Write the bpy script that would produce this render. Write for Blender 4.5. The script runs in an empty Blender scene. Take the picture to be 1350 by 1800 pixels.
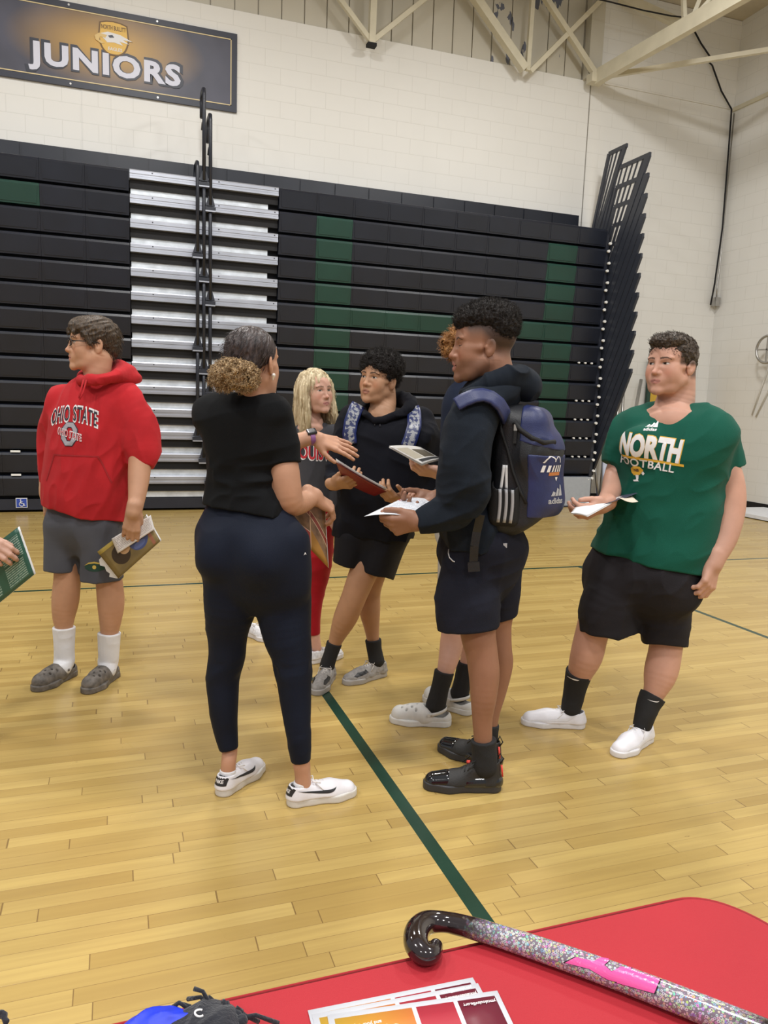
import bpy, bmesh, math, random
import numpy as np
from mathutils import Vector, Matrix
from mathutils.bvhtree import BVHTree
random.seed(7); np.random.seed(7)
SC = bpy.context.scene
COL = SC.collection

# ------------------------------------------------------------------ camera
FPX = 1340.0
YAW, PITCH, ROLL = [math.radians(a) for a in (19.5, 8.2, 2.0)]
CAM = np.array([0, 0, 1.45])
cF = np.array([math.sin(YAW)*math.cos(PITCH), math.cos(YAW)*math.cos(PITCH), -math.sin(PITCH)])
_R0 = np.array([math.cos(YAW), -math.sin(YAW), 0.0]); _U0 = np.cross(_R0, cF)
cR = _R0*math.cos(ROLL) + _U0*math.sin(ROLL)
cU = _U0*math.cos(ROLL) - _R0*math.sin(ROLL)
cam_d = bpy.data.cameras.new('camera'); cam_o = bpy.data.objects.new('camera', cam_d); COL.objects.link(cam_o)
cam_o.matrix_world = Matrix(((cR[0], cU[0], -cF[0], CAM[0]), (cR[1], cU[1], -cF[1], CAM[1]), (cR[2], cU[2], -cF[2], CAM[2]), (0, 0, 0, 1)))
cam_d.sensor_fit = 'VERTICAL'; cam_d.sensor_height = 36.0; cam_d.lens = 36.0*FPX/1800.0
cam_d.clip_start = 0.05; cam_d.clip_end = 100
SC.camera = cam_o

# ------------------------------------------------------------------ world, lamps, exposure
SC.view_settings.view_transform = 'Standard'; SC.view_settings.look = 'None'
SC.view_settings.gamma = 1.0; SC.view_settings.exposure = 0.0
try: SC.view_settings.use_curve_mapping = False
except Exception: pass
wd = bpy.data.worlds.new('world'); SC.world = wd; wd.use_nodes = True
wd.node_tree.nodes['Background'].inputs[0].default_value = (0.93, 0.96, 1.0, 1)
wd.node_tree.nodes['Background'].inputs[1].default_value = 0.42
def area(name, loc, size, power, color=(1, 0.98, 0.95), target=None):
    l = bpy.data.lights.new(name, 'AREA'); l.shape = 'DISK'; l.size = size; l.energy = power; l.color = color
    o = bpy.data.objects.new(name, l); COL.objects.link(o); o.location = loc
    if target is not None:
        o.rotation_euler = (Vector(target)-Vector(loc)).to_track_quat('-Z', 'Y').to_euler()
    return o
for lx in (-4.5, 0.5, 5.5):
    for ly in (-4.5, 0.8, 6.2):
        area('gym_light', (lx, ly, 7.2), 0.8, 192)

# ------------------------------------------------------------------ pixel helpers (positions read off the photograph)
def ray(x, y): return cF + cR*((x-675.0)/FPX) - cU*((y-900.0)/FPX)
def P(x, y, d): return CAM + ray(x, y)*d                       # point at depth d along the view axis
def on(x, y, ax, v):
    r = ray(x, y); return CAM + r*((v-CAM[ax])/r[ax])
def depth_of(p): return float((np.array(p)-CAM) @ cF)
def V(p): return Vector((float(p[0]), float(p[1]), float(p[2])))

# ------------------------------------------------------------------ naming
def tag(o, label=None, cat=None, group=None, kind=None):
    if label: o['label'] = label
    if cat: o['category'] = cat
    if group: o['group'] = group
    if kind: o['kind'] = kind
    return o
def empty(name, loc, label, cat, group=None):
    o = bpy.data.objects.new(name, None); COL.objects.link(o); o.location = V(loc); o.empty_display_size = 0.1
    return tag(o, label, cat, group)
def link(name, me, parent=None, mats=(), smooth=False):
    o = bpy.data.objects.new(name, me); COL.objects.link(o)
    for m in mats:
        me.materials.append(m)
    if smooth:
        me.polygons.foreach_set('use_smooth', [True]*len(me.polygons))
    if parent is not None:
        o.parent = parent
        t = Vector((0, 0, 0)); q = parent
        while q is not None:
            t += q.location; q = q.parent
        o.location = -t if o.parent.parent is None else Vector((0, 0, 0))
        if o.parent.parent is not None:
            # parent part already carries the inverse offset
            o.location = Vector((0, 0, 0))
    return o

# ------------------------------------------------------------------ materials
MATS = {}
def srgb(r, g, b):
    f = lambda c: (c/255/12.92) if c/255 <= 0.04045 else ((c/255+0.055)/1.055)**2.4
    return (f(r), f(g), f(b))
class NT:
    def __init__(s, name):
        s.m = bpy.data.materials.new(name); s.m.use_nodes = True; s.t = s.m.node_tree; s.b = s.t.nodes['Principled BSDF']
    def n(s, typ, **kw):
        nd = s.t.nodes.new(typ)
        for k, v in kw.items():
            if k.startswith('_'): nd.inputs[int(k[1:])].default_value = v
            else: setattr(nd, k, v)
        return nd
    def l(s, a, b): s.t.links.new(a, b)
    def math(s, op, a, b=None, c=None):
        nd = s.n('ShaderNodeMath', operation=op)
        for i, v in enumerate((a, b, c)):
            if v is None: continue
            if isinstance(v, (int, float)): nd.inputs[i].default_value = v
            else: s.l(v, nd.inputs[i])
        return nd.outputs[0]
    def mix(s, fac, a, b):
        nd = s.n('ShaderNodeMix', data_type='RGBA')
        for i, v in ((0, fac), (6, a), (7, b)):
            if isinstance(v, (int, float)): nd.inputs[i].default_value = v
            elif isinstance(v, tuple): nd.inputs[i].default_value = (*v[:3], 1)
            else: s.l(v, nd.inputs[i])
        return nd.outputs[2]
    def bump(s, h, strength=0.3, dist=0.01):
        nd = s.n('ShaderNodeBump'); nd.inputs['Strength'].default_value = strength; nd.inputs['Distance'].default_value = dist
        s.l(h, nd.inputs['Height']); s.l(nd.outputs[0], s.b.inputs['Normal'])
def mat(name, col, rough=0.6, metal=0.0, noise=0.0, nscale=20, bump=0.0, bscale=200, spec=None, sheen=0.0, coat=0.0, stretch=None):
    if name in MATS: return MATS[name]
    k = NT(name); k.b.inputs['Base Color'].default_value = (*col, 1); k.b.inputs['Roughness'].default_value = rough
    k.b.inputs['Metallic'].default_value = metal
    if spec is not None: k.b.inputs['Specular IOR Level'].default_value = spec
    if sheen: k.b.inputs['Sheen Weight'].default_value = sheen; k.b.inputs['Sheen Roughness'].default_value = 0.5
    if coat: k.b.inputs['Coat Weight'].default_value = coat; k.b.inputs['Coat Roughness'].default_value = 0.08
    tc = k.n('ShaderNodeTexCoord'); src = tc.outputs['Object']
    if stretch:
        mp = k.n('ShaderNodeMapping'); mp.inputs['Scale'].default_value = stretch; k.l(src, mp.inputs[0]); src = mp.outputs[0]
    if noise:
        nz = k.n('ShaderNodeTexNoise'); nz.inputs['Scale'].default_value = nscale; nz.inputs['Detail'].default_value = 4
        k.l(src, nz.inputs['Vector'])
        f = k.math('MULTIPLY_ADD', nz.outputs[0], 2.4, -0.7)
        f.node.use_clamp = True
        k.l(k.mix(f, tuple(c*(1-noise) for c in col), tuple(min(1, c*(1+noise)) for c in col)), k.b.inputs['Base Color'])
    if bump:
        nz = k.n('ShaderNodeTexNoise'); nz.inputs['Scale'].default_value = bscale; nz.inputs['Detail'].default_value = 3
        k.l(src, nz.inputs['Vector']); k.bump(nz.outputs[0], bump, 0.004)
    MATS[name] = k.m
    return k.m

# ------------------------------------------------------------------ mesh builder
class MB:
    def __init__(s): s.v = []; s.f = []; s.mi = []; s.sm = []
    def add(s, vs, fs, mi=0, sm=False):
        b = len(s.v); s.v += [tuple(float(c) for c in v) for v in vs]
        s.f += [tuple(b+i for i in f) for f in fs]; s.mi += [mi]*len(fs); s.sm += [sm]*len(fs)
        return s
    def box(s, a, b, mi=0):
        (x0, y0, z0), (x1, y1, z1) = a, b
        vs = [(x0,y0,z0),(x1,y0,z0),(x1,y1,z0),(x0,y1,z0),(x0,y0,z1),(x1,y0,z1),(x1,y1,z1),(x0,y1,z1)]
        return s.add(vs, [(0,3,2,1),(4,5,6,7),(0,1,5,4),(1,2,6,5),(2,3,7,6),(3,0,4,7)], mi)
    def bar(s, a, b, w, h=None, up=(0, 0, 1), mi=0):               # rectangular bar a->b
        a = np.array(a, float); b = np.array(b, float); h = h or w
        d = (b-a)/np.linalg.norm(b-a); u = np.array(up, float)
        if abs(d@u) > 0.98: u = np.array((0, 1, 0.0))
        sd = np.cross(d, u); sd /= np.linalg.norm(sd); u = np.cross(sd, d)
        q = [(-1,-1),(1,-1),(1,1),(-1,1)]
        vs = [p + sd*i*w/2 + u*j*h/2 for p in (a, b) for i, j in q]
        return s.add(vs, [(3,2,1,0),(4,5,6,7),(0,1,5,4),(1,2,6,5),(2,3,7,6),(3,0,4,7)], mi)
    def tube(s, pts, r, n=10, mi=0, caps=True, sm=True):
        pts = [np.array(p, float) for p in pts]
        rs = r if isinstance(r, (list, tuple, np.ndarray)) else [r]*len(pts)
        vs = []; ref = None
        for i, p in enumerate(pts):
            d = pts[min(i+1, len(pts)-1)] - pts[max(i-1, 0)]; d = d/(np.linalg.norm(d)+1e-12)
            if ref is None:
                ref = np.array((0, 0, 1.0)) if abs(d[2]) < 0.9 else np.array((1.0, 0, 0))
            ref = ref - d*(ref@d); ref /= np.linalg.norm(ref)+1e-12; w = np.cross(d, ref)
            for j in range(n):
                t = 2*math.pi*j/n; vs.append(p + (ref*math.cos(t)+w*math.sin(t))*rs[i])
        fs = [(i*n+j, i*n+(j+1) % n, (i+1)*n+(j+1) % n, (i+1)*n+j) for i in range(len(pts)-1) for j in range(n)]
        s.add(vs, fs, mi, sm)
        if caps:
            b = len(s.v)-len(vs)
            s.f += [tuple(b+j for j in range(n))[::-1], tuple(b+(len(pts)-1)*n+j for j in range(n))]; s.mi += [mi]*2; s.sm += [False]*2
        return s
    def poly(s, pts, mi=0):
        return s.add(pts, [tuple(range(len(pts)))], mi)
    def grid(s, fn, nu, nv, mi=0, sm=True, thick=0.0):            # fn(u,v) -> point ; optional thickness
        g = [[np.array(fn(i/nu, j/nv), float) for j in range(nv+1)] for i in range(nu+1)]
        vs = [p for r in g for p in r]; W = nv+1
        fs = [(i*W+j, (i+1)*W+j, (i+1)*W+j+1, i*W+j+1) for i in range(nu) for j in range(nv)]
        if thick:
            n = len(vs); ns = []
            for i in range(nu+1):
                for j in range(nv+1):
                    du = g[min(i+1, nu)][j]-g[max(i-1, 0)][j]; dv = g[i][min(j+1, nv)]-g[i][max(j-1, 0)]
                    c = np.cross(du, dv); ns.append(c/(np.linalg.norm(c)+1e-12))
            vs = vs + [p - c*thick for p, c in zip(vs, ns)]
            fs2 = [tuple(n+i for i in f)[::-1] for f in fs]
            rim = []
            for i in range(nu): rim += [(i*W, n+i*W, n+(i+1)*W, (i+1)*W), ((i+1)*W+nv, n+(i+1)*W+nv, n+i*W+nv, i*W+nv)]
            for j in range(nv): rim += [(j+1, n+j+1, n+j, j), (nu*W+j, n+nu*W+j, n+nu*W+j+1, nu*W+j+1)]
            fs = fs + fs2 + rim
        return s.add(vs, fs, mi, sm)
    def mesh(s, name):
        me = bpy.data.meshes.new(name); me.from_pydata(s.v, [], s.f)
        me.polygons.foreach_set('material_index', s.mi); me.polygons.foreach_set('use_smooth', s.sm)
        me.update(); return me
    def build(s, name, mats, parent=None, **kw):
        o = link(name, s.mesh(name), parent, mats if isinstance(mats, (list, tuple)) else [mats])
        if kw: tag(o, **kw)
        return o
def text_mesh(txt, size=1.0, bold=0.0, extrude=0.0, spacing=1.0, align='CENTER', res=3, shear=0.0):
    cu = bpy.data.curves.new('t', 'FONT'); cu.body = txt; cu.size = size; cu.offset = bold; cu.extrude = extrude
    cu.align_x = align; cu.align_y = 'CENTER'; cu.space_character = spacing; cu.resolution_u = res; cu.shear = shear
    ob = bpy.data.objects.new('t', cu); COL.objects.link(ob)
    bpy.context.view_layer.update()
    dg = bpy.context.evaluated_depsgraph_get(); me = bpy.data.meshes.new_from_object(ob.evaluated_get(dg))
    bpy.data.objects.remove(ob); bpy.data.curves.remove(cu)
    return me
def text_on_plane(txt, o, ex, ey, width=None, height=None, bold=0.0, lift=0.002, name='lettering', m=None, parent=None, extrude=0.0, spacing=1.0, shear=0.0, warp=None, depth=0.0, cut=0.0):
    """flat lettering: centre o, ex = reading direction, ey = up; fitted to width/height"""
    me = text_mesh(txt, 1.0, bold, extrude, spacing, shear=shear)
    co = np.array([v.co[:] for v in me.vertices])
    if cut:                                                   # long faces cut so that the letters can bend
        bm = bmesh.new(); bm.from_mesh(me); bmesh.ops.triangulate(bm, faces=bm.faces)
        for _ in range(6):
            es = [e for e in bm.edges if e.calc_length() > cut]
            if not es: break
            bmesh.ops.subdivide_edges(bm, edges=es, cuts=1); bmesh.ops.triangulate(bm, faces=[f for f in bm.faces if len(f.verts) > 3])
        bm.to_mesh(me); bm.free(); co = np.array([v.co[:] for v in me.vertices])
    mn, mx = co.min(0), co.max(0); c = (mn+mx)/2; sz = mx-mn
    sx = width/sz[0] if width else height/sz[1]; sy = height/sz[1] if height else sx
    u = (co[:, 0]-c[0])*sx; w = (co[:, 1]-c[1])*sy
    if warp is not None: u, w = warp(u, w)
    ex = np.array(ex, float); ex /= np.linalg.norm(ex); ey = np.array(ey, float); ey /= np.linalg.norm(ey); nz = np.cross(ex, ey)
    pts = np.array(o, float) + u[:, None]*ex + w[:, None]*ey + nz*(lift) + (co[:, 2]*depth)[:, None]*nz
    for v, p in zip(me.vertices, pts): v.co = p
    me.update()
    if m is None: return me, nz
    return link(name, me, parent, [m])
# ================================================================== SETTING
WY, XR, FY = 10.5, 9.42, 9.85           # back wall, right wall, front of the folded bleachers
def block_mat():
    k = NT('painted_block'); k.b.inputs['Roughness'].default_value = 0.55
    tc = k.n('ShaderNodeTexCoord'); sp = k.n('ShaderNodeSeparateXYZ'); k.l(tc.outputs['Object'], sp.inputs[0])
    cb = k.n('ShaderNodeCombineXYZ'); s = k.math('ADD', sp.outputs[0], sp.outputs[1]); k.l(s, cb.inputs[0]); k.l(sp.outputs[2], cb.inputs[1])
    br = k.n('ShaderNodeTexBrick'); k.l(cb.outputs[0], br.inputs['Vector'])
    br.inputs['Color1'].default_value = (1, 1, 1, 1); br.inputs['Color2'].default_value = (1, 1, 1, 1); br.inputs['Mortar'].default_value = (0, 0, 0, 1)
    br.inputs['Scale'].default_value = 1.0; br.inputs['Brick Width'].default_value = 0.406; br.inputs['Row Height'].default_value = 0.203
    br.inputs['Mortar Size'].default_value = 0.005; br.inputs['Mortar Smooth'].default_value = 0.4
    nz = k.n('ShaderNodeTexNoise'); nz.inputs['Scale'].default_value = 1.3; nz.inputs['Detail'].default_value = 5; k.l(tc.outputs['Object'], nz.inputs['Vector'])
    base = k.mix(nz.outputs[0], (0.735, 0.73, 0.70), (0.80, 0.795, 0.77))
    k.l(k.mix(br.outputs[0], (0.69, 0.685, 0.655), base), k.b.inputs['Base Color'])
    n2 = k.n('ShaderNodeTexNoise'); n2.inputs['Scale'].default_value = 60; k.l(tc.outputs['Object'], n2.inputs['Vector'])
    k.bump(k.math('MULTIPLY_ADD', n2.outputs[0], 0.25, br.outputs[0]), 0.22, 0.004)
    return k.m
def floor_mat():
    k = NT('maple_floor'); tc = k.n('ShaderNodeTexCoord'); sp = k.n('ShaderNodeSeparateXYZ'); k.l(tc.outputs['Object'], sp.inputs[0])
    X, Y = sp.outputs[0], sp.outputs[1]
    cb = k.n('ShaderNodeCombineXYZ'); k.l(X, cb.inputs[0]); k.l(Y, cb.inputs[1])
    ry = k.math('DIVIDE', Y, 0.057); row = k.math('FLOOR', ry)
    def wn(a, b_=None):
        c_ = k.n('ShaderNodeCombineXYZ'); k.l(a, c_.inputs[0])
        if b_ is not None: k.l(b_, c_.inputs[1])
        w_ = k.n('ShaderNodeTexWhiteNoise', noise_dimensions='3D'); k.l(c_.outputs[0], w_.inputs['Vector']); return w_.outputs['Value']
    fx = k.math('ADD', k.math('DIVIDE', X, k.math('MULTIPLY_ADD', wn(row), 0.5, 0.55)), k.math('MULTIPLY', wn(k.math('ADD', row, 31.0)), 17.3)); bid = wn(k.math('FLOOR', fx), row)
    ey = k.math('ABSOLUTE', k.math('SUBTRACT', k.math('FRACT', ry), 0.5)); ex = k.math('ABSOLUTE', k.math('SUBTRACT', k.math('FRACT', fx), 0.5))
    gap = k.math('MAXIMUM', k.math('MULTIPLY', k.math('GREATER_THAN', ey, 0.484), k.math('MULTIPLY_ADD', wn(k.math('ADD', row, 77.0)), 0.65, 0.35)), k.math('GREATER_THAN', ex, 0.4975))
    # grain stretched along the boards, shifted per board
    mp = k.n('ShaderNodeMapping'); mp.inputs['Scale'].default_value = (1.4, 26, 1); 
    off = k.n('ShaderNodeCombineXYZ'); k.l(k.math('MULTIPLY', bid, 37.0), off.inputs[2])
    va = k.n('ShaderNodeVectorMath', operation='ADD'); k.l(cb.outputs[0], va.inputs[0]); k.l(off.outputs[0], va.inputs[1]); k.l(va.outputs[0], mp.inputs[0])
    g = k.n('ShaderNodeTexNoise'); g.inputs['Scale'].default_value = 1.6; g.inputs['Detail'].default_value = 6; g.inputs['Distortion'].default_value = 0.6; k.l(mp.outputs[0], g.inputs['Vector'])
    c1 = k.mix(bid, (0.435, 0.295, 0.088), (0.585, 0.425, 0.145))
    f = k.math('MULTIPLY_ADD', g.outputs[0], 2.0, -0.5); f.node.use_clamp = True
    c2 = k.mix(k.math('MULTIPLY', f, 0.40), c1, (0.30, 0.19, 0.065))
    big = k.n('ShaderNodeTexNoise'); big.inputs['Scale'].default_value = 0.7; k.l(cb.outputs[0], big.inputs['Vector'])
    c2 = k.mix(k.math('MULTIPLY', big.outputs[0], 0.22), c2, (0.36, 0.235, 0.095))
    c3 = k.mix(k.math('MULTIPLY', gap, 0.75), c2, (0.16, 0.09, 0.035))
    kn = k.n('ShaderNodeTexNoise'); kn.inputs['Scale'].default_value = 1.0; km = k.n('ShaderNodeMapping'); km.inputs['Scale'].default_value = (16, 60, 1); k.l(va.outputs[0], km.inputs[0]); k.l(km.outputs[0], kn.inputs['Vector'])
    c3 = k.mix(k.math('MULTIPLY', k.math('GREATER_THAN', kn.outputs[0], 0.815), 0.7), c3, (0.12, 0.06, 0.02))
    # court lines painted on the boards
    def band(v, a, b): return k.math('MULTIPLY', k.math('GREATER_THAN', v, a), k.math('LESS_THAN', v, b))
    l1 = k.math('MULTIPLY', band(X, 0.945, 0.995), k.math('LESS_THAN', Y, 3.75))
    l2 = k.math('MULTIPLY', band(Y, 5.925, 5.965), k.math('GREATER_THAN', X, -3.0))
    l3 = k.math('MULTIPLY', band(X, 4.02, 4.06), k.math('LESS_THAN', Y, 5.965))
    ln = k.math('MAXIMUM', l1, k.math('MAXIMUM', l2, l3))
    c4 = k.mix(ln, c3, (0.012, 0.045, 0.028))
    k.l(c4, k.b.inputs['Base Color'])
    k.b.inputs['Roughness'].default_value = 0.27; k.b.inputs['Specular IOR Level'].default_value = 0.5
    rn = k.n('ShaderNodeTexNoise'); rn.inputs['Scale'].default_value = 3.0; k.l(cb.outputs[0], rn.inputs['Vector'])
    k.l(k.math('MULTIPLY_ADD', rn.outputs[0], 0.16, 0.17), k.b.inputs['Roughness'])
    wv = k.n('ShaderNodeTexNoise'); wv.inputs['Scale'].default_value = 9; k.l(cb.outputs[0], wv.inputs['Vector'])
    hh = k.math('MULTIPLY_ADD', gap, -0.12, k.math('MULTIPLY', wv.outputs[0], 0.25))
    hb = k.math('MULTIPLY_ADD', bid, 0.06, hh)
    k.bump(hb, 0.22, 0.006)
    return k.m
def siding_mat():
    k = NT('metal_siding'); k.b.inputs['Roughness'].default_value = 0.5
    tc = k.n('ShaderNodeTexCoord'); nz = k.n('ShaderNodeTexNoise'); nz.inputs['Scale'].default_value = 2.0; k.l(tc.outputs['Object'], nz.inputs['Vector'])
    base = k.mix(nz.outputs[0], (0.48, 0.455, 0.38), (0.57, 0.545, 0.47))
    # peeled patches near the right-hand end
    sp = k.n('ShaderNodeSeparateXYZ'); k.l(tc.outputs['Object'], sp.inputs[0])
    mp = k.n('ShaderNodeMapping'); mp.inputs['Scale'].default_value = (7, 7, 3.2); mp.inputs['Location'].default_value = (0.4, 0, 0.2); k.l(tc.outputs['Object'], mp.inputs[0])
    pn = k.n('ShaderNodeTexNoise'); pn.inputs['Scale'].default_value = 1.0; pn.inputs['Detail'].default_value = 3; k.l(mp.outputs[0], pn.inputs['Vector'])
    inx = k.math('MULTIPLY', k.math('GREATER_THAN', sp.outputs[0], 4.9), k.math('LESS_THAN', sp.outputs[0], 6.2))
    m_ = k.math('MULTIPLY', k.math('GREATER_THAN', pn.outputs[0], 0.63), inx)
    k.l(k.mix(m_, base, (0.12, 0.13, 0.17)), k.b.inputs['Base Color'])
    return k.m
M_block = block_mat(); M_floor = floor_mat(); M_siding = siding_mat()
M_beige = mat('truss_paint', (0.63, 0.59, 0.46), 0.45, noise=0.06, nscale=6)
M_black = mat('black_plastic', (0.009, 0.012, 0.022), 0.36, noise=0.15, nscale=3, bump=0.08, bscale=300)
M_greenp = mat('green_plastic', (0.007, 0.044, 0.032), 0.42, noise=0.12, nscale=3, bump=0.08, bscale=300)
M_blackm = mat('black_metal', (0.018, 0.021, 0.032), 0.36, noise=0.1, nscale=5)
M_dark = mat('bleacher_void', (0.008, 0.008, 0.010), 0.8, noise=0.1, nscale=5)
M_alu = mat('aluminium', (0.42, 0.44, 0.50), 0.36, metal=0.6, noise=0.10, nscale=3)
M_galv = mat('galvanised_plate', (0.66, 0.70, 0.74), 0.42, metal=0.35, noise=0.16, nscale=9)
M_white = mat('white_paint', (0.80, 0.80, 0.78), 0.5, noise=0.04)
M_steel = mat('brushed_steel', (0.46, 0.45, 0.43), 0.35, metal=0.8, noise=0.1, nscale=12)
M_greyp = mat('grey_panel', (0.36, 0.39, 0.43), 0.5, noise=0.05)

MB().box((-9, -6, -0.1), (XR+0.2, WY+0.2, 0)).build('floor', M_floor, kind='structure')
MB().box((-9, WY, 0), (XR+0.2, WY+0.2, 6.27)).build('wall_back', M_block, kind='structure')
MB().box((XR, -6, 0), (XR+0.2, WY, 6.27)).build('wall_right', M_block, kind='structure')
MB().box((6.74, WY-0.02, 6.27), (XR, WY+0.2, 7.58)).box((6.735, WY-0.004, 0), (6.75, WY-0.001, 6.27), 1).build('wall_back_upper', [M_white if False else M_block, M_steel], kind='structure')
MB().box((XR, -6, 6.27), (XR+0.2, WY, 7.9)).build('wall_right_upper', M_block, kind='structure')
sd = MB()
x = -9.0
while x < 6.74:                                        # vertical ribbed siding above the block wall
    x2 = min(x+0.3, 6.74)
    sd.box((x, WY+0.02, 6.27), (x2-0.016, WY+0.1, 8.2))
    x = x2
sd.box((-9, WY+0.05, 6.2), (6.74, WY+0.15, 8.2))
sd.build('wall_back_siding', M_siding, kind='structure')
cl = MB()
cl.add([(-9, WY+0.2, 8.2), (6.6, WY+0.2, 8.2), (6.6, 4.0, 8.2), (-9, 4.0, 8.2)], [(0, 1, 2, 3)])
cl.add([(6.6, WY+0.1, 7.585), (XR+0.2, WY+0.1, 7.585), (XR+0.2, 4.0, 7.75), (6.6, 4.0, 7.75)], [(0, 1, 2, 3)])
cl.build('ceiling', mat('roof_deck', (0.55, 0.50, 0.40), 0.6, noise=0.1, nscale=2), kind='structure')
MB().box((-9, WY-0.012, 0), (XR, WY, 0.10)).build('baseboard_back', M_dark, kind='structure')
MB().box((XR-0.012, -6, 0), (XR, WY, 0.10)).build('baseboard_right', M_dark, kind='structure')
MB().box((-0.02, WY-0.006, 4.2), (0.0, WY, 6.27)).box((-0.33, WY-0.006, 4.2), (-0.318, WY, 6.27)).box((-0.02-0.31, WY-0.003, 4.2), (0.0, WY, 6.27)).build('trim_1', M_block, kind='structure')
MB().box((XR-0.03, 4, 6.24), (XR, WY, 6.30)).build('trim_2', M_beige, kind='structure')

# ------------------------------------------------------------------ roof steel
def truss_bar(mb, a, b, w=0.07, h=None): mb.bar(a, b, w, h or w)
def fr(x, y, Y=10.3): return on(x, y, 1, Y)
def up(a, b, z=7.9):                                   # extend a->b until height z
    a = np.array(a); b = np.array(b); return a + (b-a)*((z-a[2])/(b[2]-a[2]))
t = empty('roof_truss', (3.24, 10.3, 6.12), 'beige steel truss bars meeting in a V above the middle of the block wall', 'truss')
n1 = fr(653, 74)
MB().bar(n1, up(n1, fr(598, 0)), 0.06).build('brace', M_beige, t)
MB().bar(n1, up(n1, fr(745, 0)), 0.06).build('brace', M_beige, t)
MB().bar(n1+(0.0, 0, -0.03), n1+(0.02, 0, 1.8), 0.085).box(n1+(-0.06, -0.05, -0.06), n1+(0.06, 0.05, -0.02), 1).build('hanger', [M_beige, M_dark], t)
t = empty('roof_truss', (5.52, 10.3, 6.15), 'beige steel truss bars in a V in front of the peeling siding', 'truss')
n2 = fr(922, 122)
MB().bar(n2, up(n2, fr(838, 0)), 0.11).build('brace', M_beige, t)
n3 = fr(932, 126); MB().bar(n3, up(n3, fr(1048, 9)), 0.065).build('brace', M_beige, t)
MB().bar(fr(927, 124), up(fr(927, 124), fr(936, 0)), 0.06).build('hanger', M_beige, t)
t = empty('roof_truss', (6.74, 10.3, 6.25), 'beige steel chord running from the wall towards the hall with a thin side brace', 'truss')
n4 = fr(1050, 136)
MB().bar(n4, up(n4, fr(961, 0)), 0.075).build('brace', M_beige, t)
e1 = on(1300, -8, 2, 6.42); d1 = (e1-n4)
MB().bar(n4, n4+d1*2.2, 0.10, 0.20).box(n4+(-0.12, -0.05, -0.08), n4+(0.1, 0.1, 0.04)).build('bottom_chord', M_beige, t)
e2 = on(1350, 88, 2, 6.35); MB().bar(n4, n4+(e2-n4)*1.6, 0.06).build('side_brace', M_beige, t)
q = n4+d1*0.66
MB().bar(q, q+(0.05, 0.3, 1.3), 0.05).bar(q+(0.05, 0, 0), q+(0.45, -0.2, 1.3), 0.05).bar(q, q+(0.9, -0.8, 1.25), 0.04).build('web_bar', M_beige, t)
MB().box((6.60, WY-0.14, 6.27), (6.82, WY, 7.9)).build('trim_3', M_siding, kind='structure')
a, b = on(1105, 0, 1, 10.0), on(1192, 42, 1, 10.0)
MB().bar(on(1090, -6, 1, 10.35), on(1200, 44, 1, 9.95), 0.11, 0.11).build('steel_purlin', M_beige, label='short slanted beige purlin behind the chord at the top right', cat='purlin')
cab = [on(x_, y_, 1, 9.9) for x_, y_ in ((1040, -4), (1075, 4), (1130, 18), (1180, 28), (1200, 30))]
MB().tube(cab, 0.010).build('cable', M_dark, label='black cable slung between truss and wall near the ceiling', cat='cable')
cab = [on(x_, y_, 1, 10.42) for x_, y_ in ((1216, 46), (1232, 76), (1249, 101), (1247, 110), (1252, 115), (1268, 160), (1286, 192), (1281, 260), (1270, 400), (1256, 500), (1249, 536))]
MB().tube(cab, 0.013).build('cable', M_dark, label='long black cable running down the corner of the room', cat='cable')
cd = empty('conduit', (9.38, 10.46, 3.2), 'thin grey conduit down the corner ending in a small junction box', 'conduit')
MB().tube([(9.385, 10.44, 6.2), (9.385, 10.44, 3.75), (9.35, 10.42, 3.5), (9.36, 10.42, 3.33)], 0.012).build('pipe', M_steel, cd)
MB().box((9.31, 10.37, 3.2), (9.40, 10.46, 3.34)).build('junction_box', M_steel, cd)

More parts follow.
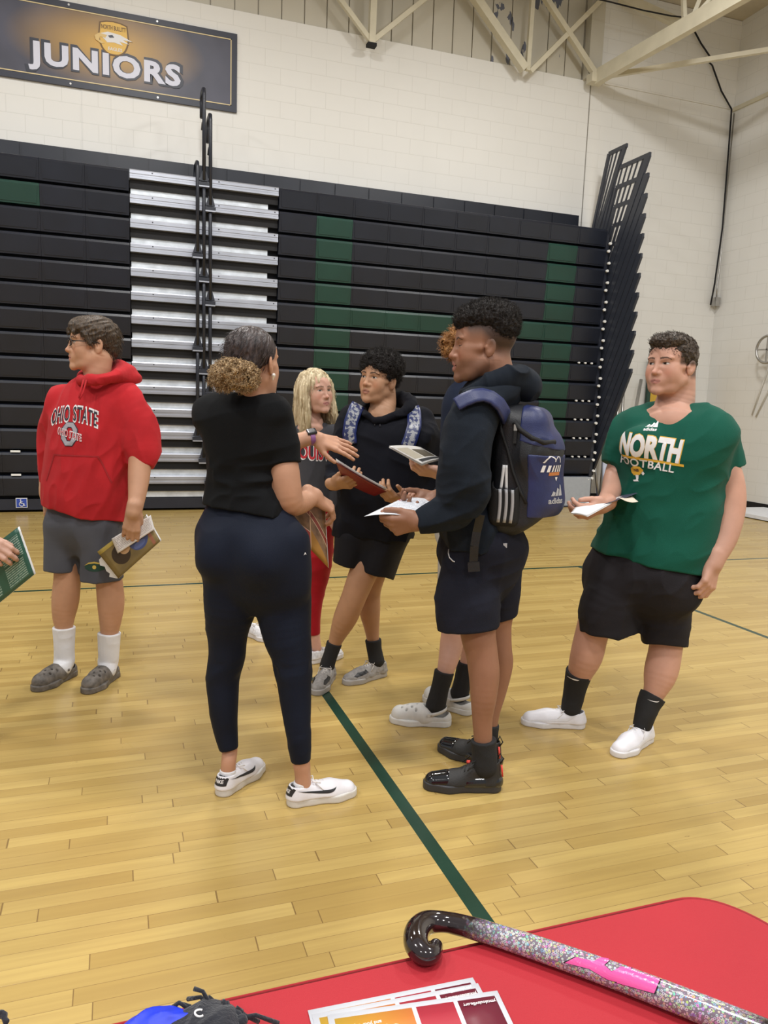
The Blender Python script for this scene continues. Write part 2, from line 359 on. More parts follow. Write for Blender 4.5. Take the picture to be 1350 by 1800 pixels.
# ------------------------------------------------------------------ banner
def banner():
    x0, x1, z0, z1, y = -2.6, 1.52, 5.05, 5.98, WY-0.03
    t = empty('banner', (-0.5, WY-0.02, z0), 'wide dark banner reading JUNIORS high on the block wall', 'banner')
    k = NT('banner_print'); k.b.inputs['Roughness'].default_value = 0.45
    tc = k.n('ShaderNodeTexCoord'); sp = k.n('ShaderNodeSeparateXYZ'); k.l(tc.outputs['Object'], sp.inputs[0])
    dx = k.math('DIVIDE', k.math('SUBTRACT', sp.outputs[0], -0.02), 1.15); dz = k.math('DIVIDE', k.math('SUBTRACT', sp.outputs[2], 5.57), 0.50)
    r = k.math('SQRT', k.math('ADD', k.math('MULTIPLY', dx, dx), k.math('MULTIPLY', dz, dz)))
    f = k.math('SUBTRACT', 1.0, r); f.node.use_clamp = True
    f = k.math('POWER', f, 1.1)
    nz = k.n('ShaderNodeTexNoise'); nz.inputs['Scale'].default_value = 1.8; k.l(tc.outputs['Object'], nz.inputs['Vector'])
    base = k.mix(nz.outputs[0], (0.035, 0.035, 0.05), (0.13, 0.135, 0.19))
    k.l(k.mix(f, base, (0.66, 0.38, 0.055)), k.b.inputs['Base Color'])
    MB().box((x0, y, z0), (x1, WY-0.002, z1)).build('sheet', k.m, t)
    M_bord = mat('banner_border', (0.035, 0.04, 0.06), 0.45); M_line = mat('banner_line', (0.72, 0.60, 0.34), 0.5)
    b = MB(); w = 0.065
    for (a, c) in (((x0, z0), (x1, z0+w)), ((x0, z1-w), (x1, z1)), ((x1-w, z0+w), (x1, z1-w))): b.box((a[0], y-0.004, a[1]), (c[0], y, c[1]))
    b.build('border', M_bord, t)
    b = MB(); i = w+0.006; s = 0.011
    for (a, c) in (((x0, z0+i), (x1-i, z0+i+s)), ((x0, z1-i-s), (x1-i, z1-i)), ((x1-i-s, z0+i), (x1-i, z1-i))): b.box((a[0], y-0.006, a[1]), (c[0], y, c[1]))
    b.build('border_line', M_line, t)
    MB().box((-0.98, y-0.02, 5.955), (-0.69, y, 6.05)).build('patch', M_white, t)
    for gx in (-0.45, 0.55): 
        for gz in (z0+0.03, z1-0.03): MB().tube([(gx, y-0.009, gz), (gx, y, gz)], 0.012, 8).build('grommet', M_steel, t)
    ex, ey = (1, 0, 0), (0, 0, 1); c = (-0.04, y, 5.33)
    text_on_plane('JUNIORS', c, ex, ey, 1.81, 0.39, bold=0.07, lift=0.006, m=M_bord, parent=t, spacing=1.12, name='lettering_outline')
    text_on_plane('JUNIORS', c, ex, ey, 1.73, 0.325, bold=0.042, lift=0.009, m=mat('banner_letter', (0.66, 0.68, 0.80), 0.5), parent=t, spacing=1.14)
    # school shield: outline, gold field, generic raptor head, writing
    def shield(cx, cz, w, h, n=14):
        pts = [(-0.86, 0.86), (-0.45, 0.96), (0, 1), (0.45, 0.96), (0.86, 0.86)] + [(0.95*math.cos(a)**0.75 if math.cos(a) > 0 else 0, -1.0*math.sin(a)**1.15+0.15) for a in [i*math.pi/2/n for i in range(n+1)]]
        pts += [(-p[0], p[1]) for p in pts[5:-1][::-1]]
        return [(cx+p[0]*w/2, cz+p[1]*h/2) for p in pts]
    def plate(pts, yy, m, nm): MB().add([(p[0], yy, p[1]) for p in pts] + [(p[0], y, p[1]) for p in pts], [tuple(range(len(pts)))[::-1]]+[(i, (i+1) % len(pts), len(pts)+(i+1) % len(pts), len(pts)+i) for i in range(len(pts))]).build(nm, m, t)
    M_gold = mat('shield_gold', (0.74, 0.47, 0.10), 0.5); M_bd = mat('shield_edge', (0.16, 0.09, 0.03), 0.5)
    plate(shield(0.045, 5.65, 0.37, 0.42), y-0.007, M_bd, 'shield_edge'); plate(shield(0.045, 5.652, 0.335, 0.385), y-0.009, M_gold, 'shield')
    M_wh = mat('bird_white', (0.75, 0.75, 0.76), 0.5)
    plate([(-0.13, 5.69), (-0.02, 5.73), (0.12, 5.715), (0.26, 5.66), (0.15, 5.665), (0.22, 5.625), (0.11, 5.64), (0.15, 5.60), (0.05, 5.62), (-0.03, 5.61), (-0.06, 5.64)][::-1][::-1], y-0.012, M_wh, 'bird_head')
    plate([(-0.17, 5.665), (-0.12, 5.70), (-0.03, 5.69), (-0.05, 5.655), (-0.11, 5.66), (-0.12, 5.625), (-0.06, 5.595), (-0.10, 5.585), (-0.16, 5.62)], y-0.014, mat('beak', (0.70, 0.50, 0.20), 0.5), 'beak')
    plate([(-0.02, 5.685), (0.03, 5.70), (0.05, 5.675), (0.0, 5.665)], y-0.015, M_bord, 'eye')
    text_on_plane('NORTH BULLITT', (0.045, y, 5.78), ex, ey, 0.28, 0.05, bold=0.02, lift=0.011, m=M_bd, parent=t)
    text_on_plane('EAGLES', (0.06, y, 5.545), ex, ey, 0.16, 0.038, bold=0.02, lift=0.011, m=M_wh, parent=t)
banner()

# ------------------------------------------------------------------ folded bleachers
def bleachers():
    t = empty('bleachers', (2.8, 10.1, 0), 'tall folded black bleachers with green seats and an aluminium stair aisle', 'bleachers')
    NR, zb, pz = 14, 0.17, 0.2765
    XA, XB, XC = 0.185, 1.965, 6.78                    # aisle from XA to XB, right bank to XC
    MB().box((-9, FY+0.14, 0.02), (XC-0.03, WY-0.02, 3.95)).build('core', M_dark, t)
    MB().box((-9, FY+0.05, 0.03), (XC-0.05, FY+0.16, 0.16)).build('kickboard', M_blackm, t)
    b = MB(); b.box((-9, 10.38, 3.9), (6.62, 10.46, 4.325))
    xx = 6.62
    while xx > -9: b.box((xx-0.46, 10.365, 4.02), (xx-0.01, 10.385, 4.31)); xx -= 0.477
    b.build('top_riser', M_black, t)
    def face(mb, x0, x1, z0, z1, mi):
        yb, yt = FY+0.03, FY-0.015                     # face leans out towards the top, rounded lip
        prof = [(yb, z0), (yt+0.004, z1-0.034), (yt+0.018, z1-0.006), (yt+0.035, z1), (FY+0.12, z1+0.002), (FY+0.12, z0)]
        n = len(prof); vs = [(x0, p[0], p[1]) for p in prof] + [(x1, p[0], p[1]) for p in prof]
        mb.add(vs, [(i, n+i, n+(i+1) % n, (i+1) % n) for i in range(n)] + [tuple(range(n)), tuple(range(n, 2*n))[::-1]], mi)
        # raised field, tapering towards the bottom
        w = x1-x0; ix = 0.018; zz0, zz1 = z0+0.022, z1-0.035
        yy = lambda z: yb + (yt-yb)*(z-z0)/(z1-z0) 
        q = [(x0+ix+0.018, zz0), (x1-ix-0.018, zz0), (x1-ix, zz1), (x0+ix, zz1)]
        vs = [(a, yy(c)-0.006, c) for a, c in q] + [(a, yy(c)+0.002, c) for a, c in q]
        mb.add(vs, [(0,1,2,3),(0,4,5,1),(1,5,6,2),(2,6,7,3),(3,7,4,0)], mi)
    for r in range(NR):
        z0 = zb + r*pz + 0.035; z1 = zb + (r+1)*pz; k = NR-1-r      # k = row counted from the top
        for side in (0, 1):
            mb = MB()
            if side == 0:
                for i in range(14):
                    x1 = XA - i*0.4815; mb_mi = 1 if (k == 1 and i in (2, 3)) else 0
                    face(mb, x1-0.479, x1, z0, z1, mb_mi)
            else:
                for i in range(10):
                    x0 = XB + i*0.4815
                    g = (i in (1, 8) and 1 <= k <= 11) or (k == 5 and 1 <= i <= 8)
                    face(mb, x0, x0+0.479, z0, z1, 1 if g else 0)
            # small pale row markers and rail clips under the lip
            mb.build('seat_row', [M_black, M_greenp], t)
            # aisle
        if k <= 12 or True:
            st = MB()
            z = zb + (r+1)*pz
            for (a, c) in ((XA+0.01, XB-0.01),):
                prof = [(FY+0.02, z-0.105), (FY, z-0.10), (FY, z-0.075), (FY+0.006, z-0.07), (FY+0.006, z-0.05), (FY, z-0.045), (FY, z-0.012), (FY+0.006, z), (FY+0.10, z), (FY+0.10, z-0.105)]
                n = len(prof); vs = [(a, p[0], p[1]) for p in prof] + [(c, p[0], p[1]) for p in prof]
                st.add(vs, [(i, n+i, n+(i+1) % n, (i+1) % n) for i in range(n)] + [tuple(range(n)), tuple(range(n, 2*n))[::-1]], 0)
                st.box((a, FY+0.05, z-0.20), (c, FY+0.09, z-0.105), 1)
                st.box((a+0.01, FY+0.075, z-pz), (c-0.12, FY+0.10, z-0.19), 2)
                for q in (0.14, 0.58, 0.97): 
                    if q < 1: st.box((a+q*(c-a), FY-0.002, z-0.03), (a+q*(c-a)+0.014, FY, z-0.018), 1)
            st.build('stair_tread', [M_alu, M_dark, M_galv], t)
    # stair handrails, three staggered files
    files = {0: (1.04, (0, 4, 8, 12)), 1: (1.115, (1, 5, 9, 13)), 2: (0.965, (3, 7, 11))}
    for kf, (xh, rows) in files.items():
        for k in rows:
            zf = zb + (NR-k)*pz - 0.04; yf = FY-0.05; h = 1.05; b = MB()
            pts = [(xh, yf, zf), (xh, yf, zf+h-0.08), (xh, yf+0.02, zf+h-0.02), (xh, yf+0.08, zf+h), (xh, yf+0.22, zf+h), (xh, yf+0.28, zf+h-0.03), (xh, yf+0.29, zf+h-0.09), (xh, yf+0.29, zf+h-0.26)]
            b.tube(pts, 0.022, 10)
            pts = [(xh, yf, zf+h-0.42), (xh, yf+0.14, zf+h-0.36), (xh, yf+0.2, zf+h-0.42)]
            b.tube(pts, 0.016, 8)
            b.add([(xh-0.055, yf-0.012, zf-0.01), (xh+0.055, yf-0.012, zf-0.01), (xh+0.024, yf-0.012, zf+0.10), (xh-0.024, yf-0.012, zf+0.10), (xh-0.055, yf+0.012, zf-0.01), (xh+0.055, yf+0.012, zf-0.01), (xh+0.024, yf+0.012, zf+0.10), (xh-0.024, yf+0.012, zf+0.10)], [(0,1,2,3),(7,6,5,4),(0,4,5,1),(1,5,6,2),(2,6,7,3),(3,7,4,0)])
            b.box((xh-0.062, yf-0.02, zf-0.06), (xh+0.062, yf+0.06, zf-0.022), 0)
            b.box((xh-0.06, yf-0.02, zf-0.078), (xh+0.06, yf+0.05, zf-0.062), 1)
            b.build('handrail', [M_blackm, M_alu], t)
    # guard rails on the right-hand end: raked frames, one per tier
    for k in range(13):
        b = MB(); xg = XC+0.10 + 0.004*k
        zt = 5.16 if k == 0 else 4.895-0.262*(k-1); yt = 9.70 if k == 0 else 9.16+0.008*k
        w = 0.40 if k == 0 else 0.70
        sl = 0.50                                      # rake: metres back per metre down
        h = 1.15 if k == 0 else min(1.55, zt-0.36)
        h = 1.1 if k == 0 else h
        def pt(u, dz): return (xg, yt+u+sl*dz, zt-dz)
        b.bar(pt(-0.02, 0), pt(w, 0), 0.03, 0.055)
        b.bar(pt(0.02, 0), pt(0.02, h), 0.035, 0.095 if k else 0.06, up=(0, 1, 0))
        wn = min(w, max(0.1, WY-0.1-(yt+sl*h)))
        b.bar(pt(w, 0), pt(wn, h), 0.035, 0.05, up=(0, 1, 0))
        nb = 4 if k == 0 else 6
        for i in range(1, nb if k < 6 else 3): b.bar(pt(w*i/nb, 0), pt(wn*i/nb, h), 0.016, 0.022, up=(0, 1, 0))
        b.build('guard_rail', mat('slate_metal', (0.032, 0.037, 0.052), 0.38), t)
    for k in range(1, 14):
        z = zb + (NR-k)*pz
        for q in ([(XC+0.05, z+0.08, 0.020), (XC+0.03, z-0.03, 0.020)] + ([(XC-0.12-0.11*i, z+0.017, 0.013) for i in range(3)] if k in (7, 9, 10, 11, 12) else [])):
            MB().tube([(q[0], FY-0.03, q[1]), (q[0], FY+0.01, q[1])], q[2], 8).build('bolt_cap', M_white, t)
    b = MB(); b.box((XC, FY+0.02, 0.15), (XC+0.05, FY+0.55, 3.98)); b.build('end_panel', M_blackm, t)
    b = MB()
    for x_, z_ in ((-1.12, zb+pz*1.0), (-1.12, zb+pz*2.0)): MB().box((x_-0.045, FY-0.02, z_-0.002), (x_+0.06, FY-0.004, z_+0.02)).build('row_marker', M_white, t)
    MB().box((1.03, FY+0.02, 0.10), (1.10, FY+0.05, 0.17)).build('latch', M_alu, t)
    # blue wheelchair plate on the kickboard
    c = on(38, 884, 1, FY+0.04); cx, cz = c[0], c[2]; y = FY+0.045; M_bl = mat('sign_blue', (0.03, 0.07, 0.38), 0.5)
    sg = MB().box((cx-0.062, y-0.01, cz-0.058), (cx+0.062, y+0.01, cz+0.058)).box((cx-0.055, y-0.012, cz-0.051), (cx+0.055, y-0.009, cz+0.051), 1).build('wheelchair_sign', [M_white, M_bl], t, label='blue and white wheelchair symbol plate')
    w = MB(); yy = y-0.016
    w.tube([(cx+0.002+0.026*math.cos(a), yy, cz-0.014+0.026*math.sin(a)) for a in [math.radians(d) for d in range(110, 375, 12)]], 0.004, 6)
    w.tube([(cx-0.008, yy, cz+0.026), (cx-0.006, yy, cz-0.006), (cx+0.018, yy, cz-0.008), (cx+0.028, yy, cz-0.034), (cx+0.04, yy, cz-0.03)], 0.0045, 6)
    w.tube([(cx-0.008, yy, cz+0.012), (cx+0.014, yy, cz+0.012)], 0.004, 6); w.tube([(cx-0.009, yy-0.002, cz+0.037), (cx-0.009, yy+0.002, cz+0.037)], 0.008, 10)
    w.build('wheelchair_symbol', M_white, sg)
bleachers()

# ------------------------------------------------------------------ things by the end of the bleachers
def panel_box():
    t = empty('panel_board', (6.5, 9.75, 0), 'plain grey rectangular panel standing at the lower right end of the bleachers', 'panel')
    MB().box((6.18, 9.70, 0.015), (6.70, 9.80, 0.445)).build('panel', M_greyp, t)
    for x_, z_ in ((6.66, 0.41), (6.66, 0.13)): MB().tube([(x_, 9.695, z_), (x_, 9.70, z_)], 0.01, 8).build('screw', M_white, t)
    MB().box((6.18, 9.69, 0), (6.72, 9.81, 0.02)).build('edge_strip', M_blackm, t)
panel_box()
def lean_pole(x0, y0, x1, y1, r, lab, m=M_steel):
    a = on(x0, y0, 1, 10.38); b_ = on(x1, y1, 1, 10.30); b_ = a + (b_-a)*((a[2]-0.012)/(a[2]-b_[2]))
    MB().tube([b_, a], r, 10).build('metal_pole', m, label=lab, cat='pole')
lean_pole(1091, 664, 1079, 800, 0.026, 'taller left one of two steel poles standing together by the bleacher end')
lean_pole(1097, 664, 1090, 800, 0.024, 'right one of two steel poles standing together, nearer the green shirt')
lean_pole(1127, 667, 1118, 715, 0.026, 'single steel pole leaning on the wall left of the head of the man in green')
lean_pole(1071, 700, 1062, 800, 0.03, 'dull grey pole leaning against the wall close to the raked rails', mat('grey_paint', (0.5, 0.48, 0.43), 0.5))
b = MB(); a0 = on(1058, 790, 1, 10.1); a1 = on(1068, 870, 1, 9.95)
b.bar((a1[0]-0.05, 9.90, 0.01), (a0[0]-0.05, 9.96, a0[2]), 0.09, 0.03).build('folded_board', mat('pale_blue', (0.55, 0.60, 0.75), 0.5), label='narrow pale blue board leaning upright beyond the bleacher end', cat='board')
cb_ = empty('equipment_base', (7.2, 10.15, 0), 'low blue metal base on the floor by the leaning poles', 'base')
MB().box((6.95, 10.02, 0.0), (7.24, 10.22, 0.09)).build('plate', mat('base_blue', (0.06, 0.09, 0.24), 0.4), cb_)
MB().tube([(7.1, 10.05, 0.09), (7.0, 10.1, 0.75)], 0.02).tube([(7.2, 10.05, 0.09), (7.22, 10.15, 0.7)], 0.02).build('upright', M_steel, cb_)
gp = empty('standing_banner', (8.5, 10.4, 0), 'gold panel with dark green edges standing behind the head of the man in green', 'banner')
a, c = on(1141, 640, 1, 10.42), on(1222, 640, 1, 10.42)
MB().box((a[0]+0.06, 10.41, 0.1), (c[0]-0.05, 10.44, 2.25)).build('panel', mat('gold_board', (0.60, 0.38, 0.04), 0.5), gp)
MB().box((a[0], 10.40, 0.0), (a[0]+0.06, 10.45, 2.27)).box((c[0]-0.05, 10.40, 0.0), (c[0], 10.45, 2.27)).box((a[0], 10.40, 0.0), (c[0], 10.45, 0.1)).build('edge', mat('dark_green', (0.012, 0.05, 0.035), 0.5), gp)
hw = empty('wall_wheel', (9.36, 9.25, 2.4), 'grey hand wheel on struts fixed to the right-hand block wall', 'wheel')
c = np.array((9.22, 9.12, 2.43)); R_ = 0.20
MB().tube([c+(0, R_*math.cos(a), R_*math.sin(a)) for a in [i*math.pi/14 for i in range(29)]], 0.02, 8, caps=False).build('rim', M_steel, hw)
MB().bar(c+(0, -R_, 0), c+(0, R_, 0), 0.02).bar(c+(0, 0, -R_), c+(0, 0, R_), 0.02).tube([c, c+(0.2, 0, 0)], 0.02).build('spoke', M_steel, hw)
MB().tube([(9.40, 9.46, 1.45), c+(0.16, 0.05, -0.1)], 0.010).tube([(9.40, 9.38, 1.42), c+(0.16, -0.2, -0.1)], 0.010).build('strut', mat('pale_rod', (0.62, 0.60, 0.55), 0.5), hw)
b = MB(); b.box((8.45, 7.4, 0.012), (9.35, 9.0, 0.06)).build('floor_mat', mat('mat_white', (0.72, 0.74, 0.78), 0.5, noise=0.05), label='flat pale mat on the floor by the right-hand wall', cat='mat')
# ================================================================== ORGANIC SHAPES: distance fields -> one continuous mesh
def _hash(ix, iy, iz, seed):
    h = (ix.astype(np.int64)*374761393 + iy.astype(np.int64)*668265263 + iz.astype(np.int64)*2147483647 + seed*1274126177) & 0xffffffff
    h = ((h ^ (h >> 13))*1103515245 + 12345) & 0xffffffff
    h = ((h ^ (h >> 16))*1274126177) & 0xffffffff
    return ((h ^ (h >> 15)) & 0xffff)/65535.0
def vnoise(x, y, z, seed=0):
    x, y, z = np.broadcast_arrays(x, y, z)
    ix, iy, iz = np.floor(x), np.floor(y), np.floor(z); fx, fy, fz = x-ix, y-iy, z-iz
    fx = fx*fx*(3-2*fx); fy = fy*fy*(3-2*fy); fz = fz*fz*(3-2*fz); r = 0
    for a in (0, 1):
        for b in (0, 1):
            for c in (0, 1):
                r = r + _hash(ix+a, iy+b, iz+c, seed)*(fx if a else 1-fx)*(fy if b else 1-fy)*(fz if c else 1-fz)
    return r
def unit(v): v = np.array(v, float); return v/(np.linalg.norm(v)+1e-12)
def smin(a, b, k):
    if k <= 0: return np.minimum(a, b)
    h = np.maximum(k-np.abs(a-b), 0)/k
    return np.minimum(a, b) - h*h*k*0.25
def smax(a, b, k): return -smin(-a, -b, k)
class Sdf:
    def __init__(s): s.ops = []
    def op(s, kind, fn, lo, hi, k=0): s.ops.append((kind, fn, np.array(lo, float), np.array(hi, float), k)); return s
    def cone(s, a, b, ra, rb, k=0.02, wide=None, q=1.0, cap=0, kind='u'):
        """rounded cone; wide/q: cross-section widened q times along a direction; cap 1 = flat at b, 2 = flat at a, 3 = both"""
        a = np.array(a, float); b = np.array(b, float); ba = b-a; L2 = ba@ba+1e-12; L = math.sqrt(L2); dr = ba/L
        if wide is not None: wide = unit(np.array(wide, float)-dr*(np.array(wide, float)@dr))
        def fn(X, Y, Z):
            px, py, pz = X-a[0], Y-a[1], Z-a[2]
            hh = (px*ba[0]+py*ba[1]+pz*ba[2])/L2; h = np.clip(hh, 0, 1)
            vx, vy, vz = px-ba[0]*h, py-ba[1]*h, pz-ba[2]*h
            d2 = vx*vx+vy*vy+vz*vz
            if wide is not None:
                w = vx*wide[0]+vy*wide[1]+vz*wide[2]; d2 = np.maximum(d2-w*w, 0)+(w/q)**2
            d = np.sqrt(d2)-(ra+(rb-ra)*h)
            if cap & 1: d = smax(d, (hh-1)*L, 0.004)
            if cap & 2: d = smax(d, -hh*L, 0.004)
            return d
        m = max(ra, rb)*max(1, q)
        return s.op(kind, fn, np.minimum(a, b)-m, np.maximum(a, b)+m, k)
    def chain(s, pts, rs, k=0.02, wide=None, q=1.0, cap=0, sub=4):
        """smooth tapering limb through the points: one swept shape"""
        A = np.array(pts, float); R_ = np.array(rs, float); n = len(A)
        if n > 2 and sub > 1:
            T = np.gradient(A, axis=0); TR = np.gradient(R_); B, C_ = [A[0]], [R_[0]]
            for i in range(n-1):
                for j in range(1, sub+1):
                    t = j/sub; h = (2*t**3-3*t*t+1, t**3-2*t*t+t, -2*t**3+3*t*t, t**3-t*t)
                    B.append(h[0]*A[i]+h[1]*T[i]+h[2]*A[i+1]+h[3]*T[i+1]); C_.append(h[0]*R_[i]+h[1]*TR[i]+h[2]*R_[i+1]+h[3]*TR[i+1])
            A, R_ = np.array(B), np.array(C_)
        n = len(A); d0 = unit(A[1]-A[0]); d1 = unit(A[-1]-A[-2])
        def fn(X, Y, Z):
            D = None
            for i in range(n-1):
                a = A[i]; ba = A[i+1]-a; L2 = ba@ba+1e-12
                px, py, pz = X-a[0], Y-a[1], Z-a[2]; h = np.clip((px*ba[0]+py*ba[1]+pz*ba[2])/L2, 0, 1)
                vx, vy, vz = px-ba[0]*h, py-ba[1]*h, pz-ba[2]*h; d2 = vx*vx+vy*vy+vz*vz
                if wide is not None:
                    w = unit(np.array(wide, float)-ba*((np.array(wide, float)@ba)/L2)); e = vx*w[0]+vy*w[1]+vz*w[2]; d2 = np.maximum(d2-e*e, 0)+(e/q)**2
                d = np.sqrt(d2)-(R_[i]+(R_[i+1]-R_[i])*h); D = d if D is None else np.minimum(D, d)
            if cap & 1: D = smax(D, (X-A[-1][0])*d1[0]+(Y-A[-1][1])*d1[1]+(Z-A[-1][2])*d1[2], 0.004)
            if cap & 2: D = smax(D, -((X-A[0][0])*d0[0]+(Y-A[0][1])*d0[1]+(Z-A[0][2])*d0[2]), 0.004)
            return D
        m = R_.max()*max(1, q)
        return s.op('u', fn, A.min(0)-m, A.max(0)+m, k)
    def ell(s, c, r, M=None, k=0.02, kind='u'):
        """ellipsoid; M rows = axes"""
        c = np.array(c, float); r = np.array(r, float); M = np.eye(3) if M is None else np.array(M, float)
        def fn(X, Y, Z):
            px, py, pz = X-c[0], Y-c[1], Z-c[2]
            k0 = 0; k1 = 0
            for i in range(3):
                e = px*M[i][0]+py*M[i][1]+pz*M[i][2]; k0 = k0+(e/r[i])**2; k1 = k1+(e/r[i]**2)**2
            k0 = np.sqrt(k0); return k0*(k0-1)/(np.sqrt(k1)+1e-9)
        ext = np.sqrt(((M*r[:, None])**2).sum(0))
        return s.op(kind, fn, c-ext, c+ext, k)
    def box(s, c, half, M=None, rnd=0.01, k=0.01, kind='u'):
        c = np.array(c, float); hf = np.array(half, float); M = np.eye(3) if M is None else np.array(M, float)
        def fn(X, Y, Z):
            px, py, pz = X-c[0], Y-c[1], Z-c[2]; q = []
            for i in range(3): q.append(np.abs(px*M[i][0]+py*M[i][1]+pz*M[i][2])-(hf[i]-rnd))
            o = np.sqrt(np.maximum(q[0], 0)**2+np.maximum(q[1], 0)**2+np.maximum(q[2], 0)**2)
            return o+np.minimum(np.maximum(q[0], np.maximum(q[1], q[2])), 0)-rnd
        ext = np.sqrt(((M*hf[:, None])**2).sum(0))
        return s.op(kind, fn, c-ext, c+ext, k)
    def loft(s, rows, side, front, k=0.03, cap=(0.004, 0.004), pw=2.0):
        """stack of horizontal ellipses: rows of (z, cx, cy, a, b) sorted by z, a along side, b along front"""
        rows = sorted(rows); R = np.array(rows, float); z = R[:, 0]; zz = np.linspace(z[0], z[-1], 160)
        T = []
        for j in range(1, 5):                                  # monotone-ish cubic through the rows
            y = R[:, j]; m = np.gradient(y, z) if len(z) > 2 else np.array([(y[1]-y[0])/(z[1]-z[0])]*2)
            i = np.clip(np.searchsorted(z, zz)-1, 0, len(z)-2); h = z[i+1]-z[i]; t = (zz-z[i])/h
            T.append((2*t**3-3*t**2+1)*y[i]+(t**3-2*t**2+t)*h*m[i]+(-2*t**3+3*t**2)*y[i+1]+(t**3-t**2)*h*m[i+1])
        side = np.array(side, float); front = np.array(front, float); z0, z1 = z[0], z[-1]
        def fn(X, Y, Z):
            cx, cy, a, b = [np.interp(Z, zz, t_) for t_ in T]
            px, py = X-cx, Y-cy; u = px*side[0]+py*side[1]; v = px*front[0]+py*front[1]
            if pw == 2.0:
                k0 = np.sqrt((u/a)**2+(v/b)**2); k1 = np.sqrt((u/a**2)**2+(v/b**2)**2)+1e-9; d = k0*(k0-1)/k1
            else:
                k0 = ((np.abs(u/a)**pw+np.abs(v/b)**pw))**(1/pw); d = (k0-1)*np.minimum(a, b)
            d = smax(d, Z-z1, cap[1]); return smax(d, z0-Z, cap[0])
        m = R[:, 3:5].max()
        return s.op('u', fn, (R[:, 1].min()-m, R[:, 2].min()-m, z0), (R[:, 1].max()+m, R[:, 2].max()+m, z1), k)
    def cut(s, o, n, lo=None, hi=None, k=0.004, r=0.3):
        """removes everything on the n side of the plane, inside a box of half-size r round o"""
        o = np.array(o, float); n = unit(n)
        fn = lambda X, Y, Z: (X-o[0])*n[0]+(Y-o[1])*n[1]+(Z-o[2])*n[2]
        return s.op('i', fn, o-r if lo is None else lo, o+r if hi is None else hi, k)
    def disp(s, f, lo=(-99, -99, -99), hi=(99, 99, 99)): return s.op('d', f, lo, hi, 0)
    def folds(s, amp, freq, d, seed=1, squash=0.22, lo=(-99, -99, -99), hi=(99, 99, 99), ridge=True):
        """creases running along direction d"""
        d = unit(d)
        def f(x, y, z):
            t = x*d[0]+y*d[1]+z*d[2]; c = (1-squash)*t
            wx = vnoise(x*freq*0.6, y*freq*0.6, z*freq*0.6, seed+9)*0.7
            n = vnoise((x-d[0]*c)*freq+wx, (y-d[1]*c)*freq+wx, (z-d[2]*c)*freq, seed)
            if ridge: n = 1-np.abs(2*n-1)**0.8
            if hi[0] < 50:                                 # fades out towards the edge of its patch
                w = 1.0
                for i, q in enumerate((x, y, z)): w = w*np.clip(1-np.abs((q-(lo[i]+hi[i])/2)/((hi[i]-lo[i])/2))**3, 0, 1)
                return (n-0.5)*amp*w
            return (n-0.5)*amp
        return s.disp(f, lo, hi)
    def mesh(s, lo, hi, h, name='m'):
        lo = np.array(lo, float); hi = np.array(hi, float); n = np.ceil((hi-lo)/h).astype(int)+1
        ax = [lo[i]+h*np.arange(n[i]) for i in range(3)]
        D = np.full(n, 1.0, np.float32)
        for kind, fn, l, u, k in s.ops:
            mg = (k if kind in 'us' else 0)+3*h
            i0 = np.clip(np.floor((l-mg-lo)/h).astype(int), 0, n); i1 = np.clip(np.ceil((u+mg-lo)/h).astype(int)+1, 0, n)
            if (i1 <= i0).any(): continue
            sl = tuple(slice(a, b) for a, b in zip(i0, i1)); X = ax[0][sl[0]][:, None, None]; Y = ax[1][sl[1]][None, :, None]; Z = ax[2][sl[2]][None, None, :]
            if kind == 'd':
                sub = D[sl]; msk = np.abs(sub) < 0.03
                if not msk.any(): continue
                I = np.nonzero(msk); sub[I] -= fn(ax[0][sl[0]][I[0]], ax[1][sl[1]][I[1]], ax[2][sl[2]][I[2]]).astype(np.float32)
                continue
            d = fn(X, Y, Z).astype(np.float32); 
            if kind == 'u': D[sl] = smin(D[sl], d, k)
            elif kind == 's': D[sl] = smax(D[sl], -d, k)
            elif kind == 'i': D[sl] = smax(D[sl], d, k)
        return nets(D, lo, h)
